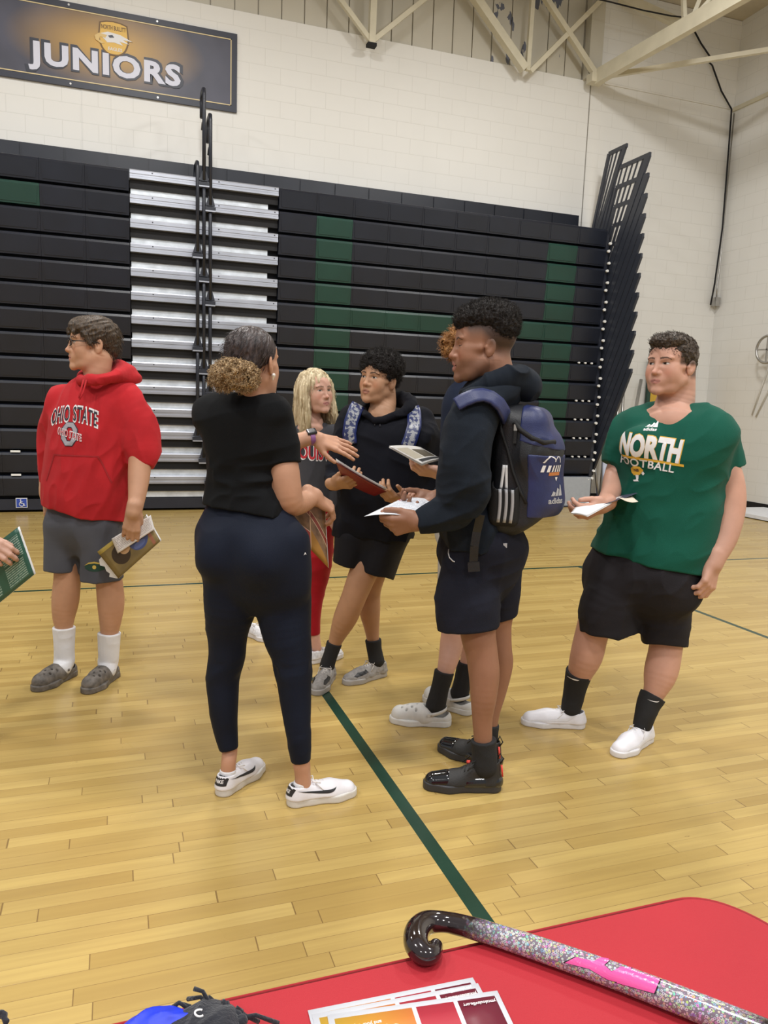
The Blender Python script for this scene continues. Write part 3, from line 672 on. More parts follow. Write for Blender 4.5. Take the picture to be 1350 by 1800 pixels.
def nets(D, lo, h):
    neg = D < 0; c = neg[:-1, :-1, :-1].astype(np.int8)
    sh = [(a, b, e) for a in (0, 1) for b in (0, 1) for e in (0, 1)]
    def S(A, o): return A[tuple(slice(o[i], A.shape[i]-1+o[i]) for i in range(3))]
    cnt = sum(S(neg, o).astype(np.int8) for o in sh)
    cell = (cnt > 0) & (cnt < 8); I = np.nonzero(cell); N = len(I[0])
    idx = np.full(cell.shape, -1, np.int32); idx[I] = np.arange(N)
    vals = {o: D[I[0]+o[0], I[1]+o[1], I[2]+o[2]].astype(np.float64) for o in sh}
    P_ = np.zeros((N, 3)); W = np.zeros(N)
    for o in sh:
        for ax_ in range(3):
            if o[ax_]: continue
            o2 = tuple(1 if i == ax_ else o[i] for i in range(3)); a, b = vals[o], vals[o2]; m = (a < 0) != (b < 0)
            t = np.where(m, a/np.where(m, a-b, 1), 0); q = np.zeros((N, 3)); q[:] = o; q[:, ax_] += t
            P_[m] += q[m]; W[m] += 1
    V_ = (np.stack(I, 1)+P_/np.maximum(W, 1)[:, None])*h+lo
    F = []
    for ax_ in range(3):
        b, c_ = (ax_+1) % 3, (ax_+2) % 3
        s0 = [slice(None)]*3; s1 = [slice(None)]*3; s0[ax_] = slice(0, -1); s1[ax_] = slice(1, None)
        for s_ in (s0, s1): s_[b] = slice(1, -1); s_[c_] = slice(1, -1)
        A, B = neg[tuple(s0)], neg[tuple(s1)]
        for flip, m in ((0, A & ~B), (1, ~A & B)):
            E_ = np.array(np.nonzero(m)).T
            if not len(E_): continue
            E_[:, b] += 1; E_[:, c_] += 1
            def g(db, dc):
                q = E_.copy(); q[:, b] -= db; q[:, c_] -= dc; return idx[q[:, 0], q[:, 1], q[:, 2]]
            quad = np.stack([g(1, 1), g(0, 1), g(0, 0), g(1, 0)], 1)
            F.append(quad if not flip else quad[:, ::-1])
    F = np.concatenate(F) if F else np.zeros((0, 4), int)
    F = F[(F >= 0).all(1)]
    return V_, F
def labels(n, F):
    """connected pieces: smallest vertex index of each"""
    fv = F.ravel(); order = np.argsort(fv, kind='stable'); sf = fv[order]; st = np.nonzero(np.r_[True, sf[1:] != sf[:-1]])[0]; vid = sf[st]; face = order//4
    lab = np.arange(n)
    while True:
        m = lab[F].min(1); new = lab.copy(); new[vid] = np.minimum(new[vid], np.minimum.reduceat(m[face], st))
        np.minimum.at(new, lab[vid], new[vid]) if False else None
        for _ in range(3): new = new[new]
        if (new == lab).all(): return lab
        lab = new
def to_mesh(name, parts, parent, mats, color=None, smooth=1):
    """parts = list of (V, F); one mesh object"""
    Vs, Fs, o = [], [], 0
    for v, f in parts: Vs.append(v); Fs.append(f+o); o += len(v)
    Vv = np.concatenate(Vs); Ff = np.concatenate(Fs)
    for _ in range(smooth):                                  # one light Laplacian pass takes the grid stepping out
        acc = np.zeros_like(Vv); n = np.zeros(len(Vv))
        for a, b in ((0, 1), (1, 2), (2, 3), (3, 0)):
            i, j = Ff[:, a], Ff[:, b]
            for d in range(3):
                acc[:, d] += np.bincount(i, Vv[j, d], len(Vv)) + np.bincount(j, Vv[i, d], len(Vv))
            n += np.bincount(i, minlength=len(Vv)) + np.bincount(j, minlength=len(Vv))
        Vv = 0.5*Vv+0.5*acc/np.maximum(n, 1)[:, None]
    if name in ('body', 'hair'):
        lab = labels(len(Vv), Ff)
        u, c = np.unique(lab[np.unique(Ff)], return_counts=True); big = u[np.argsort(-c)][:max(1, int((c > 150).sum()))]; Ff = Ff[np.isin(lab[Ff[:, 0]], big)]
        if name == 'hair': big = big[:1]
        used = np.unique(Ff); ids = [used[lab[used] == b] for b in big]; main = ids[0][::max(1, len(ids[0])//2500)]; todo = list(ids[1:]); ext = []
        while todo:
            best = None
            for q, a in enumerate(todo):
                sa = a[::max(1, len(a)//500)]; A_, B_ = Vv[sa], Vv[main]; D = (A_**2).sum(1)[:, None]+(B_**2).sum(1)[None]-2*A_@B_.T; k_ = np.unravel_index(D.argmin(), D.shape)
                if best is None or D[k_] < best[0]: best = (D[k_], q, sa[k_[0]], main[k_[1]])
            va, vb = best[2], best[3]; fa = Ff[(Ff == va).any(1)][0]; fb = Ff[(Ff == vb).any(1)][0]
            ext.append([va, [v for v in fa if v != va][0], [v for v in fb if v != vb][0], vb]); a = todo.pop(best[1]); main = np.concatenate([main, a[::max(1, len(a)//800)]])
        if ext: Ff = np.concatenate([Ff, np.array(ext)])
        un, inv = np.unique(Ff, return_inverse=True); Vv = Vv[un]; Ff = inv.reshape(Ff.shape)
    me = bpy.data.meshes.new(name); me.vertices.add(len(Vv)); me.vertices.foreach_set('co', Vv.ravel())
    me.loops.add(len(Ff)*4); me.loops.foreach_set('vertex_index', Ff.ravel().astype(np.int32))
    me.polygons.add(len(Ff)); me.polygons.foreach_set('loop_start', np.arange(0, len(Ff)*4, 4, dtype=np.int32)); 
    me.update(calc_edges=True); me.validate()
    if color is not None:
        at = me.color_attributes.new('Col', 'FLOAT_COLOR', 'POINT'); c = np.ones((len(Vv), 4)); c[:, :3] = color(Vv); at.data.foreach_set('color', c.ravel())
    o = link(name, me, parent, mats if isinstance(mats, (list, tuple)) else [mats], smooth=True)
    return o
def bounds(s, pad=0.02):
    L = [o for o in s.ops if o[0] == 'u']
    return np.min([o[2] for o in L], 0)-pad, np.max([o[3] for o in L], 0)+pad
def body_mat(name, rough=0.5, bscale=350, bump=0.12, sss=0.0):
    if name in MATS: return MATS[name]
    k = NT(name); at = k.n('ShaderNodeAttribute', attribute_name='Col'); tc = k.n('ShaderNodeTexCoord')
    nz = k.n('ShaderNodeTexNoise'); nz.inputs['Scale'].default_value = 18; nz.inputs['Detail'].default_value = 4; k.l(tc.outputs['Object'], nz.inputs['Vector'])
    hs = k.n('ShaderNodeHueSaturation'); k.l(k.math('MULTIPLY_ADD', nz.outputs[0], 0.24, 0.88), hs.inputs['Value']); k.l(at.outputs['Color'], hs.inputs['Color'])
    k.l(hs.outputs[0], k.b.inputs['Base Color']); k.b.inputs['Roughness'].default_value = rough; k.b.inputs['Specular IOR Level'].default_value = 0.35
    if sss:
        k.b.inputs['Subsurface Weight'].default_value = sss; k.b.inputs['Subsurface Radius'].default_value = (0.012, 0.005, 0.003); k.b.inputs['Subsurface Scale'].default_value = 0.6
    n2 = k.n('ShaderNodeTexNoise'); n2.inputs['Scale'].default_value = bscale; n2.inputs['Detail'].default_value = 2; k.l(tc.outputs['Object'], n2.inputs['Vector'])
    k.bump(n2.outputs[0], bump, 0.002)
    MATS[name] = k.m; return k.m
M_skin = body_mat('skin', 0.48, sss=0.06)
NH = np.array([math.sin(YAW), math.cos(YAW), 0.0])         # away from the camera, level
RH = np.array([math.cos(YAW), -math.sin(YAW), 0.0])        # to the right, level
UP = np.array([0, 0, 1.0])
def facing(deg):
    """0 = towards the camera, positive turns to the picture's right"""
    a = math.radians(deg); f = -NH*math.cos(a)+RH*math.sin(a); return f, np.cross(f, UP)
class Person:
    def __init__(s, base, face, label):
        s.b = np.array([base[0], base[1], 0.0]); s.phi = math.degrees(math.atan2(s.b@RH, s.b@NH)); s.f, s.s = s.fc(face)     # forward, person's right
        s.t = empty('person', s.b, label, 'person'); s.B = Sdf(); s.regs = []; s.cols = []; s.k = 0
    def fc(s, rel): return facing(rel-s.phi)                   # 0 = looking at the camera, 90 = to the picture's right, 180 = away
    def hemcut(s, S, a, b, r=0.35, up=False):
        """straight hem through two pixels"""
        A, B = s.p(*a), s.p(*b); n = unit(np.cross(B-A, NH)); n = -n if n[2] > 0 else n
        S.cut((A+B)/2, -n if up else n, r=r)
    def hit(s, obj, x, y):
        bv = BVHTree.FromPolygons([v.co[:] for v in obj.data.vertices], [q.vertices[:] for q in obj.data.polygons]); h = bv.ray_cast(V(CAM), V(unit(ray(x, y))))
        if h[0] is None: h = bv.find_nearest(V(s.p(x, y, -0.1)))
        return np.array(h[0]), np.array(h[1])
    def ribbon(s, obj, pts, hw, thick, m, name='strap', lift=0.004, parent=None):
        """strap lying on a garment along pixels"""
        c = []; nn = []
        pts2 = []
        for (x0, y0), (x1, y1) in zip(pts[:-1], pts[1:]):
            for i in range(4): pts2.append((x0+(x1-x0)*i/4, y0+(y1-y0)*i/4))
        pts2.append(pts[-1]); bv = BVHTree.FromPolygons([v.co[:] for v in obj.data.vertices], [q.vertices[:] for q in obj.data.polygons])
        for x, y in pts2:
            h = bv.ray_cast(V(CAM), V(unit(ray(x, y))))
            if h[0] is None: continue
            c.append(np.array(h[0])); nn.append(np.array(h[1]))
        for _ in range(2): nn = [unit(sum(nn[max(0, i-2):i+3])) for i in range(len(nn))]
        n = len(c)-1
        def fn(u, v):
            i = min(int(round(u*n)), n); d = unit(c[min(i+1, n)]-c[max(i-1, 0)]); w = unit(np.cross(d, nn[i])); return c[i]+nn[i]*(lift+thick)+w*(v-0.5)*2*hw
        b = MB(); b.grid(fn, n, 4, thick=thick); me = b.mesh(name); uv = me.uv_layers.new(name='UV'); N = (n+1)*5
        for lp in me.loops: i = lp.vertex_index % N; uv.data[lp.index].uv = ((i//5)/n, (i % 5)/4)
        return link(name, me, parent if parent is not None else obj, [m])
    def p(s, x, y, off=0.0):
        r = ray(x, y); t = ((s.b-CAM)@NH+off)/(r@NH); return CAM+r*t
    def r(s, px, q): return px*depth_of(q)/FPX
    def rows(s, tab, f=None, sd=None):
        """table of (y, xl, xr, depth ratio, off) measured in the photo -> loft rows"""
        f = s.f if f is None else f; sd = s.s if sd is None else sd; out = []
        for y, xl, xr, ra, off in tab:
            c = s.p((xl+xr)/2, y, off); hw = s.r((xr-xl)/2, c)
            cs = abs(sd@RH); sn = abs(f@RH); a = hw/math.sqrt(cs*cs+(ra*sn)**2)
            out.append((c[2], c[0], c[1], a, a*ra))
        return out, sd, f
    def lim(s, pts):
        """(x, y, off, half-width px) -> points and radii"""
        P3 = [s.p(q[0], q[1], q[2]) for q in pts]; return P3, [s.r(q[3], c) for q, c in zip(pts, P3)]
    def limb(s, S, pts, k=0.02, cap=0, wide=None, q=1.0):
        a, b = s.lim(pts); S.chain(a, b, k, wide, q, cap); return a, b
    def garment(s, name, S, m, h=0.0045, label=None, smooth=2, lo=None, hi=None, parent=None):
        l, u = bounds(S, 0.03); l = l if lo is None else np.maximum(l, lo); u = u if hi is None else np.minimum(u, hi)
        o = to_mesh(name, [S.mesh(l, u, h)], parent or s.t, m, smooth=smooth)
        if label: o['label'] = label
        return o
def wrap_text(obj, txt, o, ex, ey, width, height, m, bold=0.02, lift=0.002, spacing=1.0, shear=0.0, warp=None, name='lettering', cut=0.12, me=None):
    """lettering laid over a garment's surface"""
    ex = unit(ex); ey = unit(np.array(ey, float)-ex*(np.array(ey, float)@ex)); nz = np.cross(ex, ey)
    me, _ = text_on_plane(txt, o, ex, ey, width, height, bold, 0, m=None, spacing=spacing, shear=shear, warp=warp, cut=cut)
    return drape(obj, me, nz, m, lift, name)
def drape(obj, me, nz, m, lift=0.002, name='print', reach=0.25):
    src = obj.data; vs = [v.co[:] for v in src.vertices]; bv = BVHTree.FromPolygons(vs, [p.vertices[:] for p in src.polygons])
    n = V(nz)
    hits = []
    for v in me.vertices:
        o_ = v.co + n*reach; h = bv.ray_cast(o_, -n, reach*2.2); hits.append(h[0])
    last = next((h for h in hits if h is not None), None)
    bad = set()
    for i, (v, h) in enumerate(zip(me.vertices, hits)):
        if h is None: bad.add(i)
        else: v.co = h + n*lift
    bm = bmesh.new(); bm.from_mesh(me); bm.verts.ensure_lookup_table()
    bmesh.ops.delete(bm, geom=[bm.verts[i] for i in bad], context='VERTS'); bm.to_mesh(me); bm.free()
    return link(name, me, obj, [m])
def shape_mesh(polys, o, ex, ey, cut=0.012):
    """flat outlines (lists of (u, w)) as one mesh, cut finely enough to drape"""
    ex = unit(ex); ey = unit(np.array(ey, float)-ex*(np.array(ey, float)@ex)); o = np.array(o, float)
    bm = bmesh.new()
    for pl_ in polys:
        vs = [bm.verts.new(V(o+ex*u+ey*w)) for u, w in pl_]; bm.faces.new(vs)
    bmesh.ops.triangulate(bm, faces=bm.faces)
    for _ in range(7):
        es = [e for e in bm.edges if e.calc_length() > cut]
        if not es: break
        bmesh.ops.subdivide_edges(bm, edges=es, cuts=1); bmesh.ops.triangulate(bm, faces=[f for f in bm.faces if len(f.verts) > 3])
    me = bpy.data.meshes.new('p'); bm.to_mesh(me); bm.free(); return me, np.cross(ex, ey)
# ------------------------------------------------------------------ heads and hands
def frame(f, up=UP, roll=0.0):
    f = unit(f); sd = unit(np.cross(f, up)); u = np.cross(sd, f)
    if roll: c, s_ = math.cos(roll), math.sin(roll); sd, u = sd*c+u*s_, u*c-sd*s_
    return np.array([sd, f, u])                                # rows: person's right, forward, up
class Head:
    def __init__(s, S, c, M, sc=1.0, wid=1.0, jaw=1.0, nose=1.0, lips=1.0, skin=(0.5, 0.3, 0.2), lip=(0.45, 0.2, 0.17), brow=(0.05, 0.03, 0.02), iris=(0.05, 0.03, 0.02), eyes='open', beard=0.0, full=0.0, hairc=None, hairline=None, mouth=0.0):
        s.c = np.array(c, float); s.M = M; s.sc = sc; s.wid = wid; s.q = dict(skin=skin, lip=lip, brow=brow, iris=iris, eyes=eyes, beard=beard, nose=nose, lips=lips, hairc=hairc, hairline=hairline, jaw=jaw)
        W = lambda x, y, z: s.c+M.T@(np.array((x*wid, y, z))*sc); s.W = W; k = sc
        E = lambda p, r, kk=0.01, kind='u', R=None: S.ell(W(*p), np.array(r)*k*np.array((wid, 1, 1)), M if R is None else R@M, kk*k, kind)
        C = lambda a, b, ra, rb, kk=0.008, kind='u', **kw: S.cone(W(*a), W(*b), ra*k, rb*k, kk*k, kind=kind, **kw)
        E((0, -0.020, 0.042), (0.073, 0.094, 0.076), 0)
        E((0, 0.030, 0.030), (0.062, 0.056, 0.062), 0.03)                       # forehead
        E((0, 0.022, -0.032), (0.055*jaw, 0.062, 0.074), 0.03)                  # face
        for x in (-1, 1):
            E((x*0.040, 0.048, -0.022), (0.024+full*0.006, 0.026+full*0.004, 0.028+full*0.006), 0.02)   # cheek
            E((x*0.036, 0.034, -0.050), (0.026*jaw+full*0.006, 0.034, 0.034), 0.024)   # lower cheek
            C((x*0.053*jaw, -0.010, -0.048), (x*0.036*jaw, 0.040, -0.086), 0.016, 0.014, 0.026)  # jaw line
            C((x*0.036*jaw, 0.040, -0.086), (x*0.008, 0.073, -0.096), 0.014, 0.013, 0.022)
            E((x*0.033, 0.068, 0.030), (0.022, 0.011, 0.008), 0.012)            # brow
            C((x*0.048, 0.048, -0.004), (x*0.064, 0.012, -0.004), 0.010, 0.008, 0.016)  # cheekbone
        E((0, 0.076, -0.097), (0.019*jaw, 0.012, 0.012), 0.014)                 # chin
        C((0, 0.078, 0.016), (0, 0.094, -0.022), 0.0075, 0.0095*nose, 0.012)    # nose
        E((0, 0.099, -0.027), (0.0105*nose, 0.010, 0.009), 0.008)
        for x in (-1, 1):
            E((x*0.013*nose, 0.086, -0.029), (0.0075*nose, 0.010, 0.0075), 0.007)
            E((x*0.0065*nose, 0.094, -0.037), (0.0030, 0.0045, 0.003), 0.003, 's')
            E((x*0.0315, 0.088, 0.008), (0.019, 0.013, 0.0105), 0.010, 's')     # socket
            E((x*0.0315, 0.0635, 0.0085), (0.0135, 0.0130, 0.0130), 0.002)      # eyeball with lids
            E((x*0.0315, 0.0645, 0.0165), (0.0165, 0.0130, 0.0065), 0.004)
            E((x*0.0315, 0.0635, 0.0000), (0.0160, 0.0125, 0.0050), 0.005)
            E((x*0.030, 0.083, -0.049), (0.012, 0.010, 0.016), 0.012, 's') if False else None
        E((0, 0.072, -0.058), (0.030, 0.020, 0.024), 0.02)                      # muzzle
        lz = mouth*0.004
        L = lips
        C((-0.020, 0.0765, -0.0565+lz*0), (0, 0.0885, -0.0535+lz), 0.0035*L, 0.0058*L, 0.004); C((0.020, 0.0765, -0.0565), (0, 0.0885, -0.0535+lz), 0.0035*L, 0.0058*L, 0.004)
        C((-0.018, 0.0765, -0.0615-lz), (0, 0.0865, -0.0650-lz), 0.0038*L, 0.0068*L, 0.004); C((0.018, 0.0765, -0.0615-lz), (0, 0.0865, -0.0650-lz), 0.0038*L, 0.0068*L, 0.004)
        C((-0.019, 0.084, -0.0590), (0.019, 0.084, -0.0590), 0.0012+mouth*0.003, 0.0012+mouth*0.003, 0.002, 's'); C((0, 0.092, -0.0592), (0, 0.08, -0.0592), 0.0012+mouth*0.003, 0.0012+mouth*0.003, 0.002, 's')
        for x in (-1, 1):                                                       # ears
            an = 0.42; R = np.array([[math.cos(an), x*math.sin(an), 0], [-x*math.sin(an), math.cos(an), 0], [0, 0, 1]]); tl = 0.2
            R2 = np.array([[1, 0, 0], [0, math.cos(tl), math.sin(tl)], [0, -math.sin(tl), math.cos(tl)]])@R
            E((x*0.078, -0.020, -0.004), (0.0070, 0.0175, 0.0300), 0.006, R=R2)
            E((x*0.086, -0.016, 0.000), (0.0060, 0.0095, 0.0185), 0.003, 's', R=R2)
            E((x*0.074, -0.007, -0.002), (0.0060, 0.0055, 0.0075), 0.003)
    def local(s, P_): 
        L = (P_-s.c)@s.M.T/s.sc; L[:, 0] /= s.wid; return L
    def paint(s, P_, col):
        q = s.q; L = s.local(P_); x, y, z = np.abs(L[:, 0]), L[:, 1], L[:, 2]
        near = (np.abs(L[:, 2]) < 0.16) & (np.abs(L[:, 1]) < 0.16) & (x < 0.12)
        def put(m, c, a=1.0):
            m = m & near; a = a[m][:, None] if isinstance(a, np.ndarray) else a; col[m] = col[m]*(1-a)+np.array(c)*a
        sk = np.array(q['skin'])
        fr_ = y > 0.03
        put(fr_ & (x > 0.02), sk*np.array((1.06, 0.86, 0.82)), np.exp(-((x-0.042)/0.016)**2-((z+0.026)/0.018)**2)*0.8)
        put(fr_, sk*np.array((1.05, 0.82, 0.78)), np.exp(-(x/0.014)**2-((z+0.027)/0.012)**2)*0.6*(y > 0.08))
        if q['beard']:
            m = (z < -0.030) & (y > -0.02); a = np.clip((-0.036-z)/0.012, 0, 1)*q['beard']*np.where((x < 0.03) & (z > -0.046), 1.0, 0.8)
            put(m, (0.03, 0.02, 0.015), a)
        if q['hairc'] is not None:                                              # cropped hair painted where the sides are faded
            a = q['hairline'](L); put(a > 0, q['hairc'], np.clip(a, 0, 1))
        # lips
        l = q['lips']; m = (y > 0.068) & (x < 0.0215); zc = -0.0588
        up_ = zc+0.0095*l*(1-(x/0.0225)**2)**0.7*np.where(x < 0.0225, 1, 0); 
        xr = np.clip(1-(x/0.0225)**2, 0, 1)**0.6
        put(m & (z < zc+0.0085*l*xr) & (z > zc-0.0115*l*xr), q['lip'], 0.85)
        put(m & (np.abs(z-zc+0.0003) < 0.0011) & (x < 0.021), np.array(q['lip'])*0.25)
        # brows
        bz = 0.0275+0.004*np.sin(np.clip((x-0.012)/0.036, 0, 1)*math.pi*0.8)-np.clip((x-0.038)/0.014, 0, 1)*0.005
        put((y > 0.03) & (x > 0.012) & (x < 0.052) & (np.abs(z-bz) < 0.0036*(1-0.5*np.clip((x-0.025)/0.027, 0, 1))), q['brow'], 0.85)
        # eyes
        ex = (x-0.0315)/0.0140; lid = np.clip(1-ex*ex, 0, 1)
        et = 0.0085+0.0048*lid**0.6; eb = 0.0085-0.0040*lid**0.7
        m = (y > 0.045) & (np.abs(ex) < 1)
        if q['eyes'] == 'open':
            ins = m & (z < et) & (z > eb); put(ins, (0.62, 0.58, 0.54))
            lo = q.get('look', 0.0); rr = (L[:, 0]-np.sign(L[:, 0])*0.0315-lo)**2+(z-0.0092)**2
            put(ins & (rr < 0.0060**2), q['iris']); put(ins & (rr < 0.0030**2), (0.005, 0.005, 0.005))
            put(m & (np.abs(z-et) < 0.0011), np.array(q['brow'])*0.5, 0.9); put(m & (np.abs(z-eb) < 0.0007), sk*0.45, 0.7)
            put(m & (np.abs(z-et-0.0042) < 0.0008), sk*0.6, 0.5)
        else:
            zz = 0.0085-0.0035*lid**0.7; put(m & (np.abs(z-zz) < 0.0013), np.array(q['brow'])*0.6, 0.95)
            put(m & (np.abs(z-et-0.0035) < 0.0008), sk*0.6, 0.5)
        return col
def hand(S, w, d, n, side, sc=1.0, curl=(20, 30, 25), spread=6, thumb=(35, 20), rs=1.0, per=None, kt=0.006):
    """w wrist point, d direction of the fingers, n direction the back of the hand faces, side +1: thumb on d x n side; curl degrees at the three knuckles; per = curls per finger"""
    d = unit(d); n = unit(np.array(n, float)-d*(np.array(n, float)@d)); t = np.cross(d, n)*side        # t points to the thumb side
    w = np.array(w, float); k = sc
    W = lambda a, b, c: w+(d*a+t*b+n*c)*k
    S.cone(w-d*0.035*k, W(0.012, 0, 0), 0.0255*k*rs, 0.024*k*rs, 0.012, wide=t, q=1.18)
    for b, e in ((0.030, 0.086), (0.010, 0.090), (-0.011, 0.086), (-0.030, 0.078)):
        S.cone(W(0.012, b*0.55, 0), W(e, b, 0.002), 0.0140*k*rs, 0.0112*k*rs, 0.012)
    S.ell(W(0.035, 0.024, -0.010), (0.030*k, 0.017*k, 0.014*k), np.array([unit(d+t*0.25), t, n]), 0.012)    # thenar
    S.ell(W(0.035, -0.022, -0.008), (0.034*k, 0.014*k, 0.012*k), np.array([d, t, n]), 0.012)
    fin = [(0.030, 0.086, 0.040, 0.0096), (0.010, 0.091, 0.044, 0.0099), (-0.011, 0.087, 0.041, 0.0094), (-0.030, 0.078, 0.032, 0.0084)]
    tips = []
    for i, (b, e, L, r) in enumerate(fin):
        c = curl if per is None else per[i]; r *= rs; base = W(e, b, 0.001); sp = math.radians((1.5-i)*spread); dd = unit(d*math.cos(sp)+t*math.sin(sp)); a = 0; p0 = base
        for j, (fl, rr) in enumerate(((1.0, 1.0), (0.62, 0.92), (0.50, 0.82))):
            a += math.radians(c[j]); v = dd*math.cos(a)-n*math.sin(a); p1 = p0+v*L*fl*k
            S.cone(p0, p1, r*rr*k*(1.08 if j == 0 else 1), r*rr*0.92*k, 0.004 if j else kt)
            p0 = p1
        tips.append(p0)
    a1, a2 = [math.radians(v) for v in thumb]
    p0 = W(0.018, 0.026, -0.008); v = unit(d*math.cos(a1)+t*math.sin(a1)-n*0.30); p1 = p0+v*0.040*k; S.cone(p0, p1, 0.0145*k*rs, 0.0105*k*rs, 0.012)
    v2 = unit(d*math.cos(a1-a2)+t*math.sin(a1-a2)-n*0.25); p2 = p1+v2*0.032*k; S.cone(p1, p2, 0.0103*k*rs, 0.0092*k*rs, 0.004)
    v3 = unit(d*math.cos(a1-1.6*a2)+t*math.sin(a1-1.6*a2)-n*0.22); p3 = p2+v3*0.022*k; S.cone(p2, p3, 0.0092*k*rs, 0.0078*k*rs, 0.003)
    return tips+[p3]
def strands(roots, dirs, length, width, name, m, parent, segs=4, curl=0.0, grav=0.0, guide=None, seed=3, taper=0.5):
    """thin tapering locks as one hair mesh; curl = coil radius, guide(p, d, i) may bend them"""
    rg = np.random.RandomState(seed); n = len(roots); roots = np.array(roots, float); dirs = np.array(dirs, float)
    dirs /= np.linalg.norm(dirs, axis=1)[:, None]+1e-9; L = length*(0.6+0.8*rg.rand(n)); p = roots.copy(); d = dirs.copy()
    a = np.cross(d, rg.randn(n, 3)); a /= np.linalg.norm(a, axis=1)[:, None]+1e-9
    ph = rg.rand(n)*6.28; pts = []
    for i in range(segs+1):
        b = np.cross(d, a); cr = curl*min(1, i/segs*1.5); off = (a*np.cos(ph+i*1.9)[:, None]+b*np.sin(ph+i*1.9)[:, None])*cr
        pts.append(p+off)
        if guide is not None: d = guide(p, d, i)
        d = d+np.array((0, 0, -grav)); d /= np.linalg.norm(d, axis=1)[:, None]; p = p+d*(L/segs)[:, None]
    vs = []; fs = []
    for i, q in enumerate(pts):
        w = width*(1-(1-taper)*(i/segs)**1.5); c = np.cross(d, a)
        for t_ in (0, 2.094, 4.189): vs.append(q+(a*math.cos(t_)+c*math.sin(t_))*w)
    vs = np.stack(vs, 1).reshape(-1, 3); K = 3*(segs+1); base = (np.arange(n)*K)[:, None]
    f = []
    for i in range(segs):
        for j in range(3): f.append([i*3+j, i*3+(j+1) % 3, (i+1)*3+(j+1) % 3, (i+1)*3+j])
    f = np.array(f); F = (base[:, :, None]+f[None]).reshape(-1, 4)
    return vs, F
# ------------------------------------------------------------------ hair, shoes, socks, paper
def hair_mat(name, c1, c2, scale=220, stretch=(1, 1, 0.12), rough=0.5):
    if name in MATS: return MATS[name]
    k = NT(name); tc = k.n('ShaderNodeTexCoord'); mp = k.n('ShaderNodeMapping'); mp.inputs['Scale'].default_value = stretch; k.l(tc.outputs['Object'], mp.inputs[0])
    nz = k.n('ShaderNodeTexNoise'); nz.inputs['Scale'].default_value = scale; nz.inputs['Detail'].default_value = 4; k.l(mp.outputs[0], nz.inputs['Vector'])
    f = k.math('MULTIPLY_ADD', nz.outputs[0], 3.0, -1.0); f.node.use_clamp = True
    k.l(k.mix(f, c1, c2), k.b.inputs['Base Color']); k.b.inputs['Roughness'].default_value = rough; k.b.inputs['Specular IOR Level'].default_value = 0.35
    k.bump(nz.outputs[0], 0.5, 0.003); MATS[name] = k.m; return k.m
def hair(P_, H, m, ells=(), cuts=(), chains=(), boxcut=(), groove=None, bumps=None, h=0.0022, strand=None, name='hair', k=0.012):
    S = Sdf(); sc = H.sc; M = H.M
    for c, r in ells: S.ell(H.W(*c), np.array(r)*sc*np.array((H.wid, 1, 1)), M, k*sc)
    for pts, rs in chains: S.chain([H.W(*p) for p in pts], [r*sc for r in rs], 0.006)
    for c, r, kk in cuts: S.ell(H.W(*c), np.array(r)*sc*np.array((H.wid, 1, 1)), M, kk, 's')
    for o, n, r in boxcut: S.cut(H.W(*o), M.T@unit(n), r=r, k=0.006)
    if bumps: 
        for a, f, sd in bumps: S.disp(lambda x, y, z, a=a, f=f, sd=sd: (1-np.abs(2*vnoise(x*f, y*f, z*f, sd)-1)-0.5)*a)
    if groove: a, f, d = groove; S.folds(a, f, M.T@unit(d), 5, 0.10)
    l, u = bounds(S, 0.01); v, F = S.mesh(l, u, h); parts = [(v, F)]
    if strand:
        n, L, w, curl, mode = strand; rg = np.random.RandomState(11); lb = labels(len(v), F); kp = np.nonzero(lb == np.bincount(lb).argmax())[0]; idx = kp[rg.randint(0, len(kp), n)]; r0 = v[idx]; c = H.W(0, -0.02, 0.02); d = r0-c; d /= np.linalg.norm(d, axis=1)[:, None]
        if mode != 'out': d = d*0.15+(M.T@unit(mode))[None]*1.0
        d = d+rg.randn(n, 3)*(0.25 if mode == 'out' else 0.10)
        parts.append(strands(r0-d*0.002, d, L, w, '', None, None, 4, curl))
        # fine locks are left unsmoothed: join after the shell
        o = to_mesh(name, parts[:1], P_.t, m, smooth=1); q = to_mesh('locks', parts[1:], o, m, smooth=0); q['kind'] = 'stuff'; return o
    return to_mesh(name, parts, P_.t, m, smooth=1)
def sole_fn(A, d, l, L, w, z0, z1, toe=0.85):
    c = [(0.034*w, 0.034*w), (0.33*L, 0.031*w), (0.68*L, 0.045*w), (L-0.040*w*toe, 0.040*w*toe)]
    def fn(X, Y, Z):
        px, py = X-A[0], Y-A[1]; u = px*d[0]+py*d[1]; v = px*l[0]+py*l[1]; D = None
        for (a, ra), (b, rb) in zip(c[:-1], c[1:]):
            t = np.clip((u-a)/(b-a), 0, 1); e = np.sqrt((u-a-(b-a)*t)**2+v*v)-(ra+(rb-ra)*t); D = e if D is None else smin(D, e, 0.02)
        return smax(smax(D, Z-z1, 0.006), z0-Z, 0.006)
    lo = np.minimum(A, A+d*L)-0.06; hi = np.maximum(A, A+d*L)+0.06; lo[2] = z0; hi[2] = z1; return fn, lo, hi
